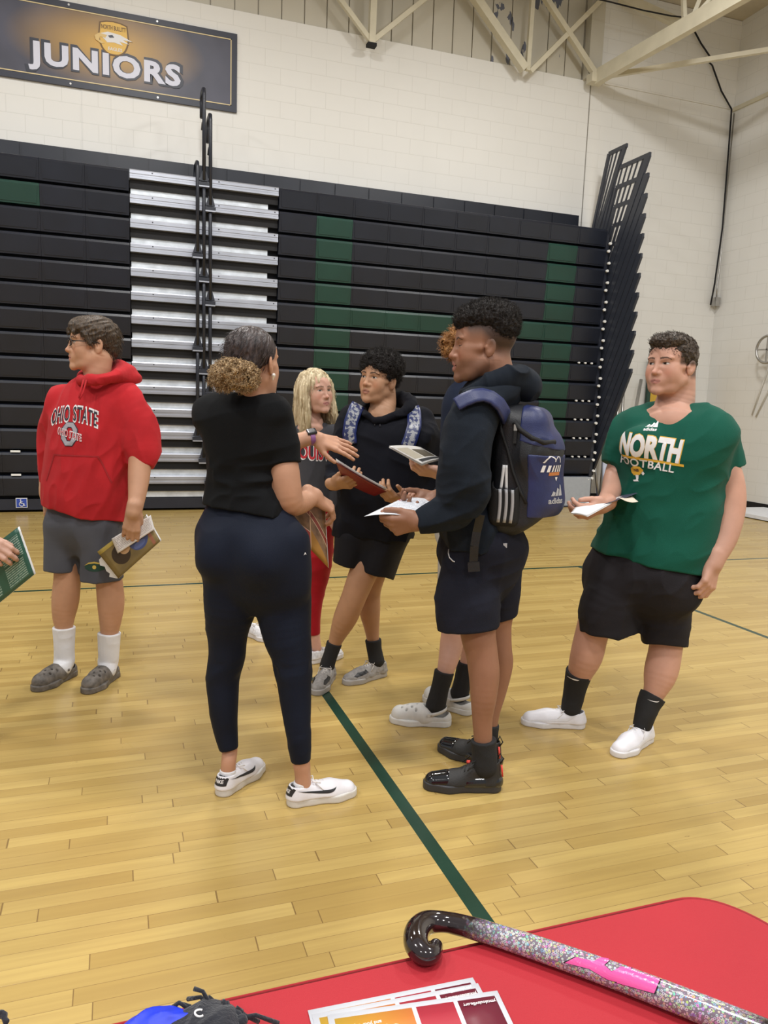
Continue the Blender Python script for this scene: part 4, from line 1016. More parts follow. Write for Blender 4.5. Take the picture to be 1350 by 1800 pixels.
def shoe(P_, heel, toe, L=None, up=None, sole=None, lace=None, kind='low', ankle=None, w=1.0, hs=0.026, name='shoe', extra=None, label=None, lift=0.0):
    """heel, toe: floor points. kinds low, knit, high, clog"""
    heel = np.array((heel[0], heel[1], lift)); toe = np.array((toe[0], toe[1], lift)); d = unit(toe-heel); 
    if L: heel = toe-d*L
    L = np.linalg.norm(toe-heel); l = np.cross(UP, d)
    W = lambda a, b, c: heel+d*(a*L)+l*b*w+UP*c
    U = Sdf(); k = 0.02
    if kind in ('low', 'knit', 'high'):
        ch = {'low': 0.072, 'knit': 0.080, 'high': 0.115}[kind]
        U.cone(W(0.13, 0, 0.030), W(0.16, 0, ch), 0.034*w, 0.031*w, k, wide=d, q=1.15, cap=1)
        U.cone(W(0.16, 0, 0.03), W(0.62, 0, 0.022), 0.035*w, 0.043*w, k)
        U.cone(W(0.22, 0, ch-0.018), W(0.58, 0, 0.040), 0.030*w, 0.030*w, k)
        U.cone(W(0.62, 0, 0.022), W(0.85, 0, 0.020), 0.043*w, 0.034*w, k)
        U.cone(W(0.58, 0, 0.040), W(0.84, 0, 0.024), 0.028*w, 0.028*w, k)
        U.cut(W(0.5, 0, hs-0.004), (0, 0, -1), r=0.25)
        U.cone(W(0.17, 0, ch-0.03), W(0.17, 0, ch+0.05), 0.026*w, 0.027*w, 0.004, wide=d, q=1.2, kind='s')
        if kind == 'knit': U.folds(0.004, 60, l, 3, 0.2)
    elif kind == 'clog':
        U.cone(W(0.13, 0, 0.034), W(0.45, 0, 0.034), 0.034*w, 0.041*w, k)
        U.cone(W(0.45, 0, 0.046), W(0.82, 0, 0.036), 0.042*w, 0.040*w, k); U.cone(W(0.40, 0, 0.060), W(0.62, 0, 0.052), 0.030*w, 0.034*w, k)
        U.cut(W(0.5, 0, 0.012), (0, 0, -1), r=0.25)
        U.cone(W(0.05, 0, 0.10), W(0.33, 0, 0.11), 0.030*w, 0.036*w, 0.008, kind='s'); U.cone(W(0.16, 0, 0.05), W(0.34, 0, 0.05), 0.029*w, 0.032*w, 0.006, kind='s')
        for a, b in ((0.56, 0), (0.64, 0.018), (0.64, -0.018), (0.72, 0), (0.72, 0.027), (0.72, -0.027), (0.80, 0.013), (0.80, -0.013), (0.57, 0.03), (0.57, -0.03)):
            U.ell(W(a, b, 0.082 if abs(b) < 0.02 else 0.074), (0.0055, 0.0055, 0.03), None, 0.002, 's')
    lo, hi = bounds(U, 0.01); o = to_mesh(name, [U.mesh(lo, hi, 0.0028)], P_.t, up, smooth=1)
    if label: o['label'] = label
    Q = Sdf(); hh = hs if kind != 'clog' else 0.030
    fn, lo, hi = sole_fn(heel, d, l, L, w*(1.04 if kind != 'clog' else 1.1), lift, lift+hh, 0.9); Q.op('u', fn, lo, hi, 0.01)
    if kind != 'clog': Q.cone(W(0.98, 0, 0.05), W(1.06, 0, 0.0), 0.001, 0.001, 0)
    lo, hi = bounds(Q, 0.01); to_mesh('sole', [Q.mesh(lo, hi, 0.003)], o, sole or up, smooth=1)
    if kind == 'clog':
        b = MB(); b.grid(lambda u, v: W(0.30-0.27*math.sin(math.pi*u)**0.8+0.05, 0.043*math.cos(math.pi*u)*1.02, 0.060+0.022*math.sin(math.pi*u)+(v-0.5)*0.016), 16, 1, thick=0.003)
        b.build('strap', up, o)
        for s_ in (-1, 1): MB().tube([W(0.36, s_*0.040, 0.060), W(0.36, s_*0.048, 0.060)], 0.008, 10).build('rivet', up, o)
    if lace is not None and kind != 'clog':
        b = MB(); n = 5
        for i in range(n):
            a = 0.34+0.26*i/n; z = 0.098-0.030*(i/n) + (0.012 if kind == 'high' else 0); zz = (ch-0.018)+(0.040-ch+0.018)*((a-0.22)/0.36)+0.031*w
            for s_ in (-1, 1):
                b.tube([W(a, s_*0.022, zz-0.010), W(a+0.015, 0, zz+0.003), W(a+0.045, -s_*0.022, zz-0.014)], 0.0022, 5)
        zz = ch+0.004
        b.tube([W(0.36, 0, zz), W(0.38, 0.03, zz-0.004), W(0.46, 0.036, zz-0.03)], 0.0024, 5); b.tube([W(0.36, 0, zz), W(0.40, -0.03, zz), W(0.50, -0.034, zz-0.03)], 0.0024, 5)
        b.tube([W(0.36, 0, zz), W(0.33, 0.02, zz+0.01), W(0.40, 0.035, zz+0.004), W(0.37, 0, zz)], 0.0022, 5); b.tube([W(0.36, 0, zz), W(0.34, -0.02, zz+0.01), W(0.43, -0.03, zz+0.006), W(0.37, 0, zz)], 0.0022, 5)
        b.build('laces', lace, o)
        t = Sdf(); t.cone(W(0.30, 0, ch+0.004), W(0.42, 0, ch-0.030), 0.010, 0.012, 0.01, wide=l, q=2.0); lo, hi = bounds(t, 0.01)
        to_mesh('tongue', [t.mesh(lo, hi, 0.003)], o, up, smooth=1)
    return o, W
def side_mark(P_, o, W, polys, m, side=1, name='swoosh', wscale=1.0, lift=0.0015):
    """outlines given as (along 0..1, height) laid on the side of a shoe"""
    A, B = W(0, 0, 0), W(1, 0, 0); d = unit(B-A); L = np.linalg.norm(B-A); l = np.cross(UP, d)*side
    me, nz = shape_mesh([[(a*L*(1 if side < 0 else -1), z) for a, z in pl_] for pl_ in polys], W(0, 0, 0), d*(1 if side < 0 else -1), UP, 0.01)
    # the outward normal of the drape is +-l
    nz = l
    return drape(o, me, nz, m, lift, name, 0.1)
def swoosh(a0, a1, z0, h):
    pts = []; n = 12
    lower = [(a0, z0+h*0.75), (a0+0.10*(a1-a0), z0+h*0.05), (a0+0.28*(a1-a0), z0), (a1, z0+h)]
    top = [(a1, z0+h), (a0+0.30*(a1-a0), z0+h*0.42), (a0+0.16*(a1-a0), z0+h*0.55), (a0, z0+h*0.75)]
    def bz(p, t): return tuple((1-t)**3*p[0][i]+3*(1-t)**2*t*p[1][i]+3*(1-t)*t*t*p[2][i]+t**3*p[3][i] for i in (0, 1))
    return [bz(lower, i/n) for i in range(n+1)]+[bz(top, i/n) for i in range(1, n)]
def sock(P_, pts, rs, m, name='sock', rib=True, label=None):
    S = Sdf(); S.chain(pts, [r_*1.05+0.0015 for r_ in rs], 0.01, cap=2)
    S.folds(0.0025, 22, (1, 0.3, 0.15), 4, 0.5)
    lo, hi = bounds(S, 0.005); o = to_mesh(name, [S.mesh(lo, hi, 0.0035)], P_.t, m, smooth=1)
    if label: o['label'] = label
    return o
def sheet(c00, c10, c11, c01, bend=0.0, n=10, thick=0.0006, name='sheet', m=None, parent=None, curl=0.0):
    """a sheet of paper through four corners with a bow along u"""
    c = [np.array(q, float) for q in (c00, c10, c11, c01)]; nz = unit(np.cross(c[1]-c[0], c[3]-c[0]))
    def fn(u, v):
        p = (c[0]*(1-u)+c[1]*u)*(1-v)+(c[3]*(1-u)+c[2]*u)*v
        return p+nz*(bend*4*u*(1-u)+curl*v*v*4*(u-0.5)**2)
    b = MB(); b.grid(fn, n, n, thick=thick)
    me = b.mesh(name); uv = me.uv_layers.new(name='UV'); W_ = n+1; N = (n+1)*(n+1)
    for lp in me.loops:
        i = lp.vertex_index % N; uv.data[lp.index].uv = ((i//W_)/n, (i % W_)/n)
    return link(name, me, parent, [m] if m else [])
def paper_mat(name, paint, rough=0.4):
    """paint(k, U, Vv) -> colour socket"""
    if name in MATS: return MATS[name]
    k = NT(name); uv = k.n('ShaderNodeUVMap'); sp = k.n('ShaderNodeSeparateXYZ'); k.l(uv.outputs[0], sp.inputs[0])
    c = paint(k, sp.outputs[0], sp.outputs[1]); k.l(c, k.b.inputs['Base Color']); k.b.inputs['Roughness'].default_value = rough; MATS[name] = k.m; return k.m
def in_rect(k, U, W_, u0, u1, v0, v1):
    a = k.math('MULTIPLY', k.math('GREATER_THAN', U, u0), k.math('LESS_THAN', U, u1)); b = k.math('MULTIPLY', k.math('GREATER_THAN', W_, v0), k.math('LESS_THAN', W_, v1))
    return k.math('MULTIPLY', a, b)
def text_lines(k, U, W_, u0, u1, v0, v1, n):
    """rows of small type inside a block"""
    r = in_rect(k, U, W_, u0, u1, v0, v1); fr_ = k.math('FRACT', k.math('MULTIPLY', W_, n/(v1-v0))); ln = k.math('LESS_THAN', fr_, 0.42)
    nz = k.n('ShaderNodeTexNoise'); nz.inputs['Scale'].default_value = 1.0; cb = k.n('ShaderNodeCombineXYZ'); k.l(k.math('MULTIPLY', U, 55), cb.inputs[0]); k.l(k.math('MULTIPLY_ADD', k.math('FLOOR', k.math('MULTIPLY', W_, n/(v1-v0))), 1.37, 0.43), cb.inputs[1]); cb.inputs[2].default_value = 0.31; k.l(cb.outputs[0], nz.inputs['Vector'])
    return k.math('MULTIPLY', k.math('MULTIPLY', r, ln), k.math('GREATER_THAN', nz.outputs[0], 0.40))
# ================================================================== PEOPLE
M_sockw = mat('white_knit', (0.74, 0.74, 0.76), 0.8, bump=0.4, bscale=500); M_sockb = mat('black_knit', (0.012, 0.012, 0.013), 0.85, bump=0.4, bscale=500)
def cloth(name, col, rough=0.85, sheen=0.06, noise=0.08, bump=0.35):
    return mat(name, col, rough, noise=noise, nscale=9, bump=bump, bscale=600, sheen=0.02 if max(col) < 0.05 else 0.06, spec=0.12)
def skinned(P_, H, skin, regs, name='body', extra=None):
    parts = [P_.B.mesh(lo, hi, h) for lo, hi, h in regs]
    def colr(Q):
        c = np.tile(np.array(skin, float), (len(Q), 1))
        if H is not None: c = H.paint(Q, c)
        if extra: c = extra(Q, c)
        return c
    return to_mesh(name, parts, P_.t, M_skin, colr, smooth=1)
def boxr(c, r): c = np.array(c, float); return c-np.array(r), c+np.array(r)
def person_red():
    sk = (0.52, 0.285, 0.175)
    p = Person((-0.19, 4.02), -26, 'young man in a red sweatshirt, glasses and grey shorts looking left'); B = p.B
    hc = p.p(160, 607, 0.0); Mh = frame(p.fc(-82)[0]); H = Head(B, hc, Mh, 1.07, skin=sk, lip=(0.50, 0.20, 0.16), brow=(0.06, 0.035, 0.022), mouth=0.5)
    nb, nr = p.lim([(176, 630, 0, 21), (170, 660, 0, 22), (168, 678, 0.03, 15)]); B.chain(nb, nr, 0.03)
    # torso core, legs, arms
    rows, sd, f = p.rows([(680, 120, 215, 0.5, 0), (760, 100, 215, 0.6, 0), (860, 105, 195, 0.55, 0), (950, 100, 192, 0.5, 0)]); B.loft(rows, sd, f)
    p.limb(B, [(125, 950, 0, 14), (119, 995, 0, 21), (118, 1020, 0, 22.5), (115, 1056, 0.0, 22.8), (112, 1085, 0, 18.5), (113, 1110, 0, 14), (114, 1170, 0, 12)], 0.02)
    p.limb(B, [(180, 950, 0, 15), (188, 1005, 0, 21), (192, 1024, 0, 22.5), (195, 1060, 0, 22.8), (194, 1092, 0, 18.5), (192, 1122, 0, 14), (192, 1175, 0, 12)], 0.02)
    la = [(232, 720, 0, 16), (248, 780, -0.05, 19), (246, 810, -0.07, 19.5), (244, 840, -0.10, 18.5), (240, 878, -0.15, 14.5), (235, 900, -0.175, 13)]
    a, r = p.limb(B, la, 0.015); w = a[-1]
    hand(B, w, -UP-RH*0.16+NH*0.05, RH*0.25-NH, -1, 1.0, curl=(14, 26, 18), thumb=(24, 18), rs=1.12, spread=3)
    p.limb(B, [(95, 760, 0.10, 20), (86, 830, 0.12, 16), (82, 866, 0.10, 12)], 0.015); w2 = p.p(81, 872, 0.10)
    hand(B, w2, (0.0, 0, -1), RH*-0.9-NH*0.4, 1, 1.05, curl=(30, 45, 30), rs=1.1)
    lo = p.b+(-0.5, -0.4, 0)
    skinned(p, H, sk, [(hc-(.16, .16, .155), hc+(.16, .16, .16), 0.002), (hc-(.2, .2, .33), hc+(.2, .2, -.135), 0.004),
        (w-(.14, .14, .22), w+(.12, .12, .03), 0.0026), (w+(-.14, -.14, .010), w+(.14, .14, .42), 0.005), (w2-(.1, .1, .2), w2+(.1, .1, .12), 0.0035), (lo+(0, 0, .1), lo+(1.0, .8, .95), 0.005)])
    # sweatshirt: body, sleeves, hood
    S = Sdf()
    rows, sd, f = p.rows([(925, 80, 219, 0.66, 0), (912, 80, 219, 0.66, 0), (902, 80, 220, 0.68, 0), (890, 78, 222, 0.70, 0), (850, 76, 224, 0.70, 0), (800, 79, 226, 0.68, 0), (750, 87, 232, 0.64, 0), (715, 97, 236, 0.58, 0), (690, 108, 232, 0.50, 0), (672, 124, 218, 0.42, 0), (660, 138, 205, 0.40, 0)]); 
    S.loft(rows, sd, f, 0.03, pw=2.2)
    p.hemcut(S, (82, 884), (220, 915), 0.3)
    p.limb(S, [(222, 702, 0.0, 26), (243, 745, -0.02, 31), (249, 784, -0.05, 29), (251, 800, -0.055, 25)], 0.03)
    p.limb(S, [(251, 798, -0.055, 24), (249, 808, -0.065, 21), (248, 816, -0.07, 20.5)], 0.012, cap=1)
    p.limb(S, [(112, 705, 0.05, 26), (98, 760, 0.10, 25), (92, 815, 0.12, 23), (88, 845, 0.12, 17)], 0.03, cap=1)
    # lower hem band and neckline
    S.folds(0.022, 7, (0.25, 0, 1), 3, 0.30); S.folds(0.010, 17, (0.5, 0.1, 1), 8, 0.3)
    sh = p.p(250, 780, -0.04); S.folds(0.018, 16, (0.5, 0, -1), 5, 0.25, sh-(.12, .12, .12), sh+(.12, .12, .07))
    M_red = cloth('red_fleece', (0.47, 0.022, 0.028), noise=0.12)
    g = p.garment('sweatshirt', S, M_red, 0.004)
    hd = Sdf()                                              # hood lying on the shoulders
    ring = [(150, 668, -0.10, 9), (166, 668, -0.125, 9), (190, 664, -0.10, 10), (212, 660, -0.03, 13), (222, 655, 0.05, 16), (205, 648, 0.12, 14), (175, 652, 0.12, 10), (148, 660, 0.06, 8), (143, 668, -0.04, 8)]
    a, r = p.lim(ring+ring[:1]); hd.chain(a, r, 0.02)
    hd.ell(p.p(218, 662, 0.06), (0.085, 0.075, 0.045), frame(f), 0.03)
    hd.folds(0.014, 20, f, 6, 0.3)
    lo_, hi_ = bounds(hd, 0.02); to_mesh('hood', [hd.mesh(lo_, hi_, 0.004)], p.t, M_red, smooth=2)
    b = MB(); c1 = p.p(148, 672, -0.16); b.tube([p.p(147, 668, -0.15), p.p(141, 690, -0.19), p.p(139, 700, -0.20)], 0.004).tube([p.p(152, 668, -0.15), p.p(146, 690, -0.19), p.p(140, 702, -0.21)], 0.0035); b.build('drawstring', M_red, g)
    # lettering on the chest
    ex = p.s*-1; ex = unit(-p.s) if (-p.s)@RH > 0 else unit(p.s); M_w = mat('print_white', (0.78, 0.76, 0.76), 0.6); M_nv = mat('print_dark', (0.025, 0.022, 0.035), 0.6)
    def arch(u, w_): return u, w_-1.6*u*u
    oc, _ = p.hit(g, 128, 727)
    wrap_text(g, 'OHIO STATE', oc, ex, UP, 0.255, 0.085, M_w, bold=0.045, lift=0.0015, spacing=1.1, warp=arch, cut=0.05)
    wrap_text(g, 'OHIO STATE', oc, ex, UP, 0.242, 0.068, M_nv, bold=0.012, lift=0.003, spacing=1.15, warp=arch, cut=0.05)
    oc, _ = p.hit(g, 122, 763)
    octo = lambda a, b_: [(a*math.cos(t), b_*math.sin(t)) for t in [math.radians(22.5+45*i) for i in range(8)]]
    def ringp(a, b_, a2, b2):
        o1, o2 = octo(a, b_), octo(a2, b2); return [[o1[i], o1[(i+1) % 8], o2[(i+1) % 8], o2[i]] for i in range(8)]
    me, nz = shape_mesh(ringp(0.046, 0.062, 0.018, 0.032), oc, ex, UP); drape(g, me, nz, M_nv, 0.0015, 'emblem_edge')
    me, nz = shape_mesh(ringp(0.042, 0.058, 0.022, 0.036), oc, ex, UP); drape(g, me, nz, mat('print_grey', (0.34, 0.33, 0.36), 0.6), 0.003, 'emblem')
    wrap_text(g, 'OHIO STATE', oc-np.array((0, 0, 0.0)), ex, UP, 0.125, 0.036, M_w, bold=0.05, lift=0.0045, spacing=1.1, warp=lambda u, w_: (u, w_-0.25*u), cut=0.05)
    wrap_text(g, 'OHIO STATE', oc, ex, UP, 0.118, 0.028, mat('print_red', (0.5, 0.02, 0.03), 0.6), bold=0.01, lift=0.0055, spacing=1.15, warp=lambda u, w_: (u, w_-0.25*u), cut=0.05)
    me, nz = shape_mesh([[(-0.12, 0), (0.10, 0), (0.100, -0.006), (-0.12, -0.006)], [(0.10, 0), (0.15, -0.13), (0.144, -0.132), (0.094, -0.003)], [(-0.12, 0), (-0.17, -0.13), (-0.164, -0.132), (-0.114, -0.003)]], p.hit(g, 135, 800)[0], ex, UP)
    drape(g, me, nz, mat('red_seam', (0.33, 0.014, 0.018), 0.9), 0.002, 'pocket_seam')
    # shorts
    M_sh = cloth('grey_jersey', (0.085, 0.088, 0.105), noise=0.1); S = Sdf()
    rows, sd, f2 = p.rows([(975, 100, 192, 0.5, 0), (950, 88, 206, 0.62, 0), (920, 81, 214, 0.66, 0), (890, 86, 212, 0.62, 0)]); S.loft(rows, sd, f2, 0.03)
    p.limb(S, [(112, 925, 0, 30), (110, 965, 0, 29.5), (109, 1003, -0.0, 29.5)], 0.03, cap=1, wide=f2, q=1.15)
    p.limb(S, [(176, 925, 0, 33), (177, 970, 0, 34), (177, 1015, 0, 35)], 0.03, cap=1, wide=f2, q=1.12)
    S.folds(0.016, 9, (0.2, 0, 1), 13, 0.25)
    sh_ = p.garment('shorts', S, M_sh, 0.0045)
    oc = p.hit(sh_, 166, 997)[0]; el = lambda a, b_, n=18: [(a*math.cos(2*math.pi*i/n), b_*math.sin(2*math.pi*i/n)) for i in range(n)]
    me, nz = shape_mesh([el(0.052, 0.022)], oc, ex, UP); drape(sh_, me, nz, mat('logo_green', (0.01, 0.05, 0.035), 0.6), 0.0015, 'logo')
    me, nz = shape_mesh([[(-0.052, 0.004), (-0.03, 0.021), (0, 0.027), (0.03, 0.021), (0.052, 0.004), (0.03, 0.014), (0, 0.019), (-0.03, 0.014)], el(0.010, 0.010, 8)], oc, ex, UP); drape(sh_, me, nz, mat('logo_gold', (0.55, 0.40, 0.08), 0.6), 0.0025, 'logo_mark')
    # socks, clogs
    M_clog = mat('camo_rubber', (0.13, 0.115, 0.10), 0.55, noise=0.45, nscale=35, bump=0.3, bscale=60)
    for pts, hh, tt in (([(112.5, 1102, 0, 17.5), (113, 1140, 0, 15.5), (113, 1160, 0, 16), (109, 1174, -0.03, 14)], (128, 1174), (84, 1198)), ([(192, 1112, 0, 18), (191, 1150, 0, 16), (190, 1165, 0, 16), (188, 1178, -0.03, 14)], (203, 1173), (168, 1201))):
        a, r = p.lim(pts); sock(p, a, r, M_sockw)
        toe = on(tt[0], tt[1], 2, 0); heel = on(hh[0], hh[1], 2, 0); dd = unit(heel-toe)
        an = a[2].copy(); heel = np.array((an[0], an[1], 0)); dd = p.fc(-40 if tt[0] < 100 else -32)[0]
        shoe(p, heel-dd*0.075, heel+dd*0.215, None, M_clog, None, None, 'clog', name='clog', w=1.1)
    # glasses
    G = MB(); Wd = H.W
    for x in (-1, 1):
        pts = [Wd(x*0.033+0.0215*math.copysign(abs(math.cos(t))**0.6, math.cos(t)), 0.094-0.006*abs(math.cos(t)), 0.006+0.0145*math.copysign(abs(math.sin(t))**0.7, math.sin(t))) for t in [i*math.pi/10 for i in range(21)]]
        G.tube(pts, 0.0021, 6, caps=False); G.tube([Wd(x*0.053, 0.088, 0.012), Wd(x*0.075, 0.06, 0.012), Wd(x*0.083, -0.015, 0.010), Wd(x*0.083, -0.035, -0.004)], 0.0022, 6)
    G.tube([Wd(-0.012, 0.096, 0.010), Wd(0, 0.1, 0.012), Wd(0.012, 0.096, 0.010)], 0.0021, 6)
    gl = G.build('glasses', mat('black_acetate', (0.008, 0.008, 0.010), 0.2), p.t)
    # hair: side-swept brown
    M_h = hair_mat('brown_hair', (0.022, 0.015, 0.010), (0.10, 0.065, 0.038), 160, (1, 1, 0.35))
    hair(p, H, M_h, ells=[((0, -0.024, 0.046), (0.086, 0.106, 0.086)), ((0, -0.070, 0.005), (0.064, 0.054, 0.070)), ((0, 0.030, 0.072), (0.074, 0.064, 0.050))],
         chains=[([(0.02, 0.03, 0.105), (-0.02, 0.075, 0.080), (-0.045, 0.078, 0.050)], [0.02, 0.018, 0.010]), ([(0.03, 0.05, 0.095), (0.02, 0.082, 0.070), (0.0, 0.092, 0.046)], [0.015, 0.012, 0.006]), ([(-0.06, 0.05, 0.07), (-0.078, 0.030, 0.03), (-0.079, 0.016, 0.0)], [0.018, 0.010, 0.006]), ([(0.06, 0.05, 0.07), (0.078, 0.030, 0.03), (0.079, 0.016, 0.0)], [0.018, 0.010, 0.006])],
         cuts=[((0, 0.095, -0.025), (0.076, 0.072, 0.070), 0.006), ((0.088, -0.018, -0.006), (0.02, 0.024, 0.034), 0.004), ((-0.088, -0.018, -0.006), (0.02, 0.024, 0.034), 0.004), ((0, 0.0, -0.10), (0.10, 0.085, 0.065), 0.01)],
         groove=(0.008, 55, (0, 1, -0.35)), strand=(1500, 0.025, 0.0008, 0.0, (0, -0.3, -0.8)))
    return p, w
pr, wA = person_red()
def person_green():
    sk = (0.55, 0.30, 0.215)
    p = Person((2.02, 2.78), -20, 'man in a green football T-shirt and dark grey shorts on the right'); B = p.B
    hc = p.p(1178, 645, 0); Mh = frame(p.fc(-38)[0], roll=0.0)
    def hl(L): x, y, z = np.abs(L[:, 0]), L[:, 1], L[:, 2]; return np.clip((z-0.000)/0.012, 0, 1)*np.clip((0.045-y)/0.012, 0, 1)*0.85*(x > 0.03)+np.clip((z+0.05)/0.02, 0, 1)*np.clip((-0.03-y)/0.015, 0, 1)*0.8
    H = Head(B, hc, Mh, 1.06, wid=1.05, jaw=1.06, skin=sk, lip=(0.48, 0.20, 0.17), brow=(0.05, 0.03, 0.02), full=0.6, hairc=(0.05, 0.033, 0.024), hairline=hl); H.q['look'] = 0.004
    nb, nr = p.lim([(1194, 655, 0.03, 27), (1189, 695, 0.03, 31), (1182, 728, 0.02, 36), (1180, 745, 0, 44)]); B.chain(nb, nr, 0.03)
    rows, sd, f = p.rows([(722, 1140, 1225, 0.44, -0.01), (745, 1120, 1240, 0.46, 0), (800, 1108, 1230, 0.52, 0), (980, 1075, 1205, 0.55, 0), (1020, 1070, 1190, 0.5, 0)]); B.loft(rows, sd, f)
    p.limb(B, [(1075, 1020, 0, 22), (1052, 1080, 0.0, 30), (1040, 1115, 0, 28.5), (1031, 1152, 0.0, 28), (1021, 1180, 0.02, 22), (1013, 1215, 0.04, 14), (1008, 1245, 0.05, 12)], 0.02)
    p.limb(B, [(1160, 1030, 0, 26), (1172, 1105, -0.02, 29), (1170, 1140, -0.04, 28), (1162, 1180, -0.06, 28.5), (1153, 1210, -0.08, 20.5), (1140, 1240, -0.09, 14), (1132, 1275, -0.1, 12)], 0.02)
    a, r = p.limb(B, [(1258, 775, 0.0, 20), (1272, 822, -0.03, 27), (1283, 860, -0.06, 26), (1284, 900, -0.09, 24), (1275, 945, -0.13, 20.5), (1259, 982, -0.17, 15.5), (1255, 990, -0.175, 15)], 0.015); w = a[-1]
    hand(B, w, unit(p.p(1240, 1042, -0.21)-w), -NH*0.75+RH*0.5, -1, 1.10, curl=(28, 42, 28), spread=4, thumb=(28, 20), rs=1.18)
    a2, r = p.limb(B, [(1108, 770, 0.08, 14), (1090, 810, 0.10, 18), (1080, 840, 0.08, 18.5), (1073, 868, -0.02, 17), (1060, 888, -0.12, 14)], 0.015); w2 = a2[-1]
    hand(B, w2, unit(p.p(1030, 900, -0.16)-w2), UP*-0.5-NH*0.75, 1, 1.02, curl=(30, 50, 30), spread=3, thumb=(20, 10), rs=1.15)
    lo = p.b
    skinned(p, H, sk, [(hc-(.17, .17, .15), hc+(.17, .17, .17), 0.002), (hc-(.2, .2, .30), hc+(.2, .2, -.130), 0.004), (w-(.15, .15, .22), w+(.12, .12, .03), 0.0026), (w+(-.16, -.16, .012), w+(.16, .16, .42), 0.0045),
        (w2-(.16, .14, .14), w2+(.24, .30, .10), 0.0028), (w2+(-.1, -.05, .08), w2+(.25, .3, .35), 0.005), (lo+(-.5, -.4, .08), lo+(.5, .4, 1.05), 0.005)])
    S = Sdf()
    rows, sd, f = p.rows([(1012, 1052, 1232, 0.66, 0), (970, 1056, 1238, 0.68, 0), (930, 1072, 1246, 0.68, 0), (880, 1085, 1251, 0.66, 0), (830, 1091, 1256, 0.64, 0), (790, 1090, 1268, 0.60, 0), (760, 1096, 1276, 0.52, 0), (738, 1108, 1268, 0.44, 0), (722, 1126, 1250, 0.38, 0), (708, 1146, 1228, 0.36, 0)])
    S.loft(rows, sd, f, 0.03, pw=2.25); p.hemcut(S, (1050, 966), (1232, 1003), 0.35)
    for x_ in (-1, 1):
        S.ell(p.p(1130 if x_ < 0 else 1212, 780, 0)+p.f*0.07, (0.085, 0.05, 0.075), frame(p.f), 0.04)
    p.limb(S, [(1245, 748, 0.02, 33), (1262, 780, 0.01, 35), (1274, 822, 0.0, 34)], 0.03, cap=1)
    p.limb(S, [(1118, 748, 0.08, 30), (1095, 785, 0.10, 27), (1083, 815, 0.10, 22)], 0.03, cap=1)
    S.cut(p.p(1182, 709, 0), UP+p.f*0.75, r=0.13, k=0.008)
    S.folds(0.020, 6, (0.3, 0, 1), 23, 0.22); S.folds(0.008, 16, (1, 0, 0.5), 28, 0.3)
    ar = p.p(1235, 850, 0); S.folds(0.014, 14, (1, 0, -0.7), 4, 0.25, ar-(.12, .2, .10), ar+(.08, .1, .10))
    M_g = cloth('green_cotton', (0.008, 0.088, 0.058), 0.8, 0.2, noise=0.06)
    g = p.garment('t_shirt', S, M_g, 0.004)
    ex = unit(-p.s); M_w = mat('print_white', (0.78, 0.76, 0.76), 0.6); M_go = mat('print_gold', (0.72, 0.42, 0.04), 0.6)
    oc = p.hit(g, 1139, 788)[0]; slant = lambda u, w_: (u+0.10*w_, w_-0.10*u)
    wrap_text(g, 'NORTH', oc+UP*0.004, ex, UP, 0.255, 0.105, M_go, bold=0.06, lift=0.0012, warp=slant, cut=0.06)
    wrap_text(g, 'NORTH', oc+UP*0.004, ex, UP, 0.248, 0.098, M_w, bold=0.05, lift=0.0022, warp=slant, cut=0.06)
    oc = p.hit(g, 1133, 813)[0]
    me, nz = shape_mesh([[(-0.12, 0.030), (0.155, 0.002), (0.155, -0.008), (-0.12, 0.020)]], oc, ex, UP); drape(g, me, nz, M_go, 0.0012, 'stripe')
    wrap_text(g, 'FOOTBALL', oc-UP*0.006+ex*0.0, ex, UP, 0.240, 0.034, M_w, bold=0.02, lift=0.0022, warp=slant, spacing=1.1, cut=0.06)
    # simple bird emblem (plain stand-in) and maker's mark
    oc = p.hit(g, 1119, 829)[0]
    me, nz = shape_mesh([[(-0.026, 0.012), (-0.010, 0.024), (0.014, 0.022), (0.028, 0.008), (0.014, -0.012), (-0.010, -0.016), (-0.022, -0.004)]], oc, ex, UP); drape(g, me, nz, M_go, 0.0012, 'emblem')
    me, nz = shape_mesh([[(-0.004, -0.014), (0.010, -0.014), (0.010, -0.034), (0.002, -0.034)], [(-0.012, -0.036), (0.006, -0.032), (0.014, -0.040), (-0.008, -0.042)], [(0.026, 0.004), (0.034, -0.006), (0.028, -0.014), (0.020, -0.006)]], oc, ex, UP); drape(g, me, nz, M_w, 0.002, 'emblem_legs')
    wrap_text(g, 'NB', oc+UP*0.006, ex, UP, 0.020, 0.012, mat('print_dark', (0.025, 0.022, 0.035), 0.6), bold=0.03, lift=0.003)
    oc = p.hit(g, 1144, 751)[0]
    tri = [[(-0.021, 0.001), (-0.014, 0.013), (-0.006, 0.009), (-0.010, 0.001)], [(-0.008, 0.001), (-0.002, 0.012), (0.001, 0.020), (0.008, 0.016), (0.002, 0.001)], [(0.004, 0.001), (0.011, 0.016), (0.013, 0.028), (0.017, 0.026), (0.020, 0.001)]]
    me, nz = shape_mesh(tri, oc, ex, UP); drape(g, me, nz, M_w, 0.0012, 'maker_mark')
    wrap_text(g, 'adidas', oc-UP*0.008, ex, UP, 0.042, 0.013, M_w, bold=0.03, lift=0.0012)
    # shorts
    S = Sdf(); M_s = cloth('charcoal_jersey', (0.020, 0.018, 0.021), 0.75, 0.15, noise=0.1)
    rows, sd, f2 = p.rows([(1085, 1075, 1175, 0.42, 0), (1055, 1040, 1205, 0.56, 0), (1010, 1035, 1221, 0.64, 0), (970, 1055, 1222, 0.62, 0)]); S.loft(rows, sd, f2, 0.03)
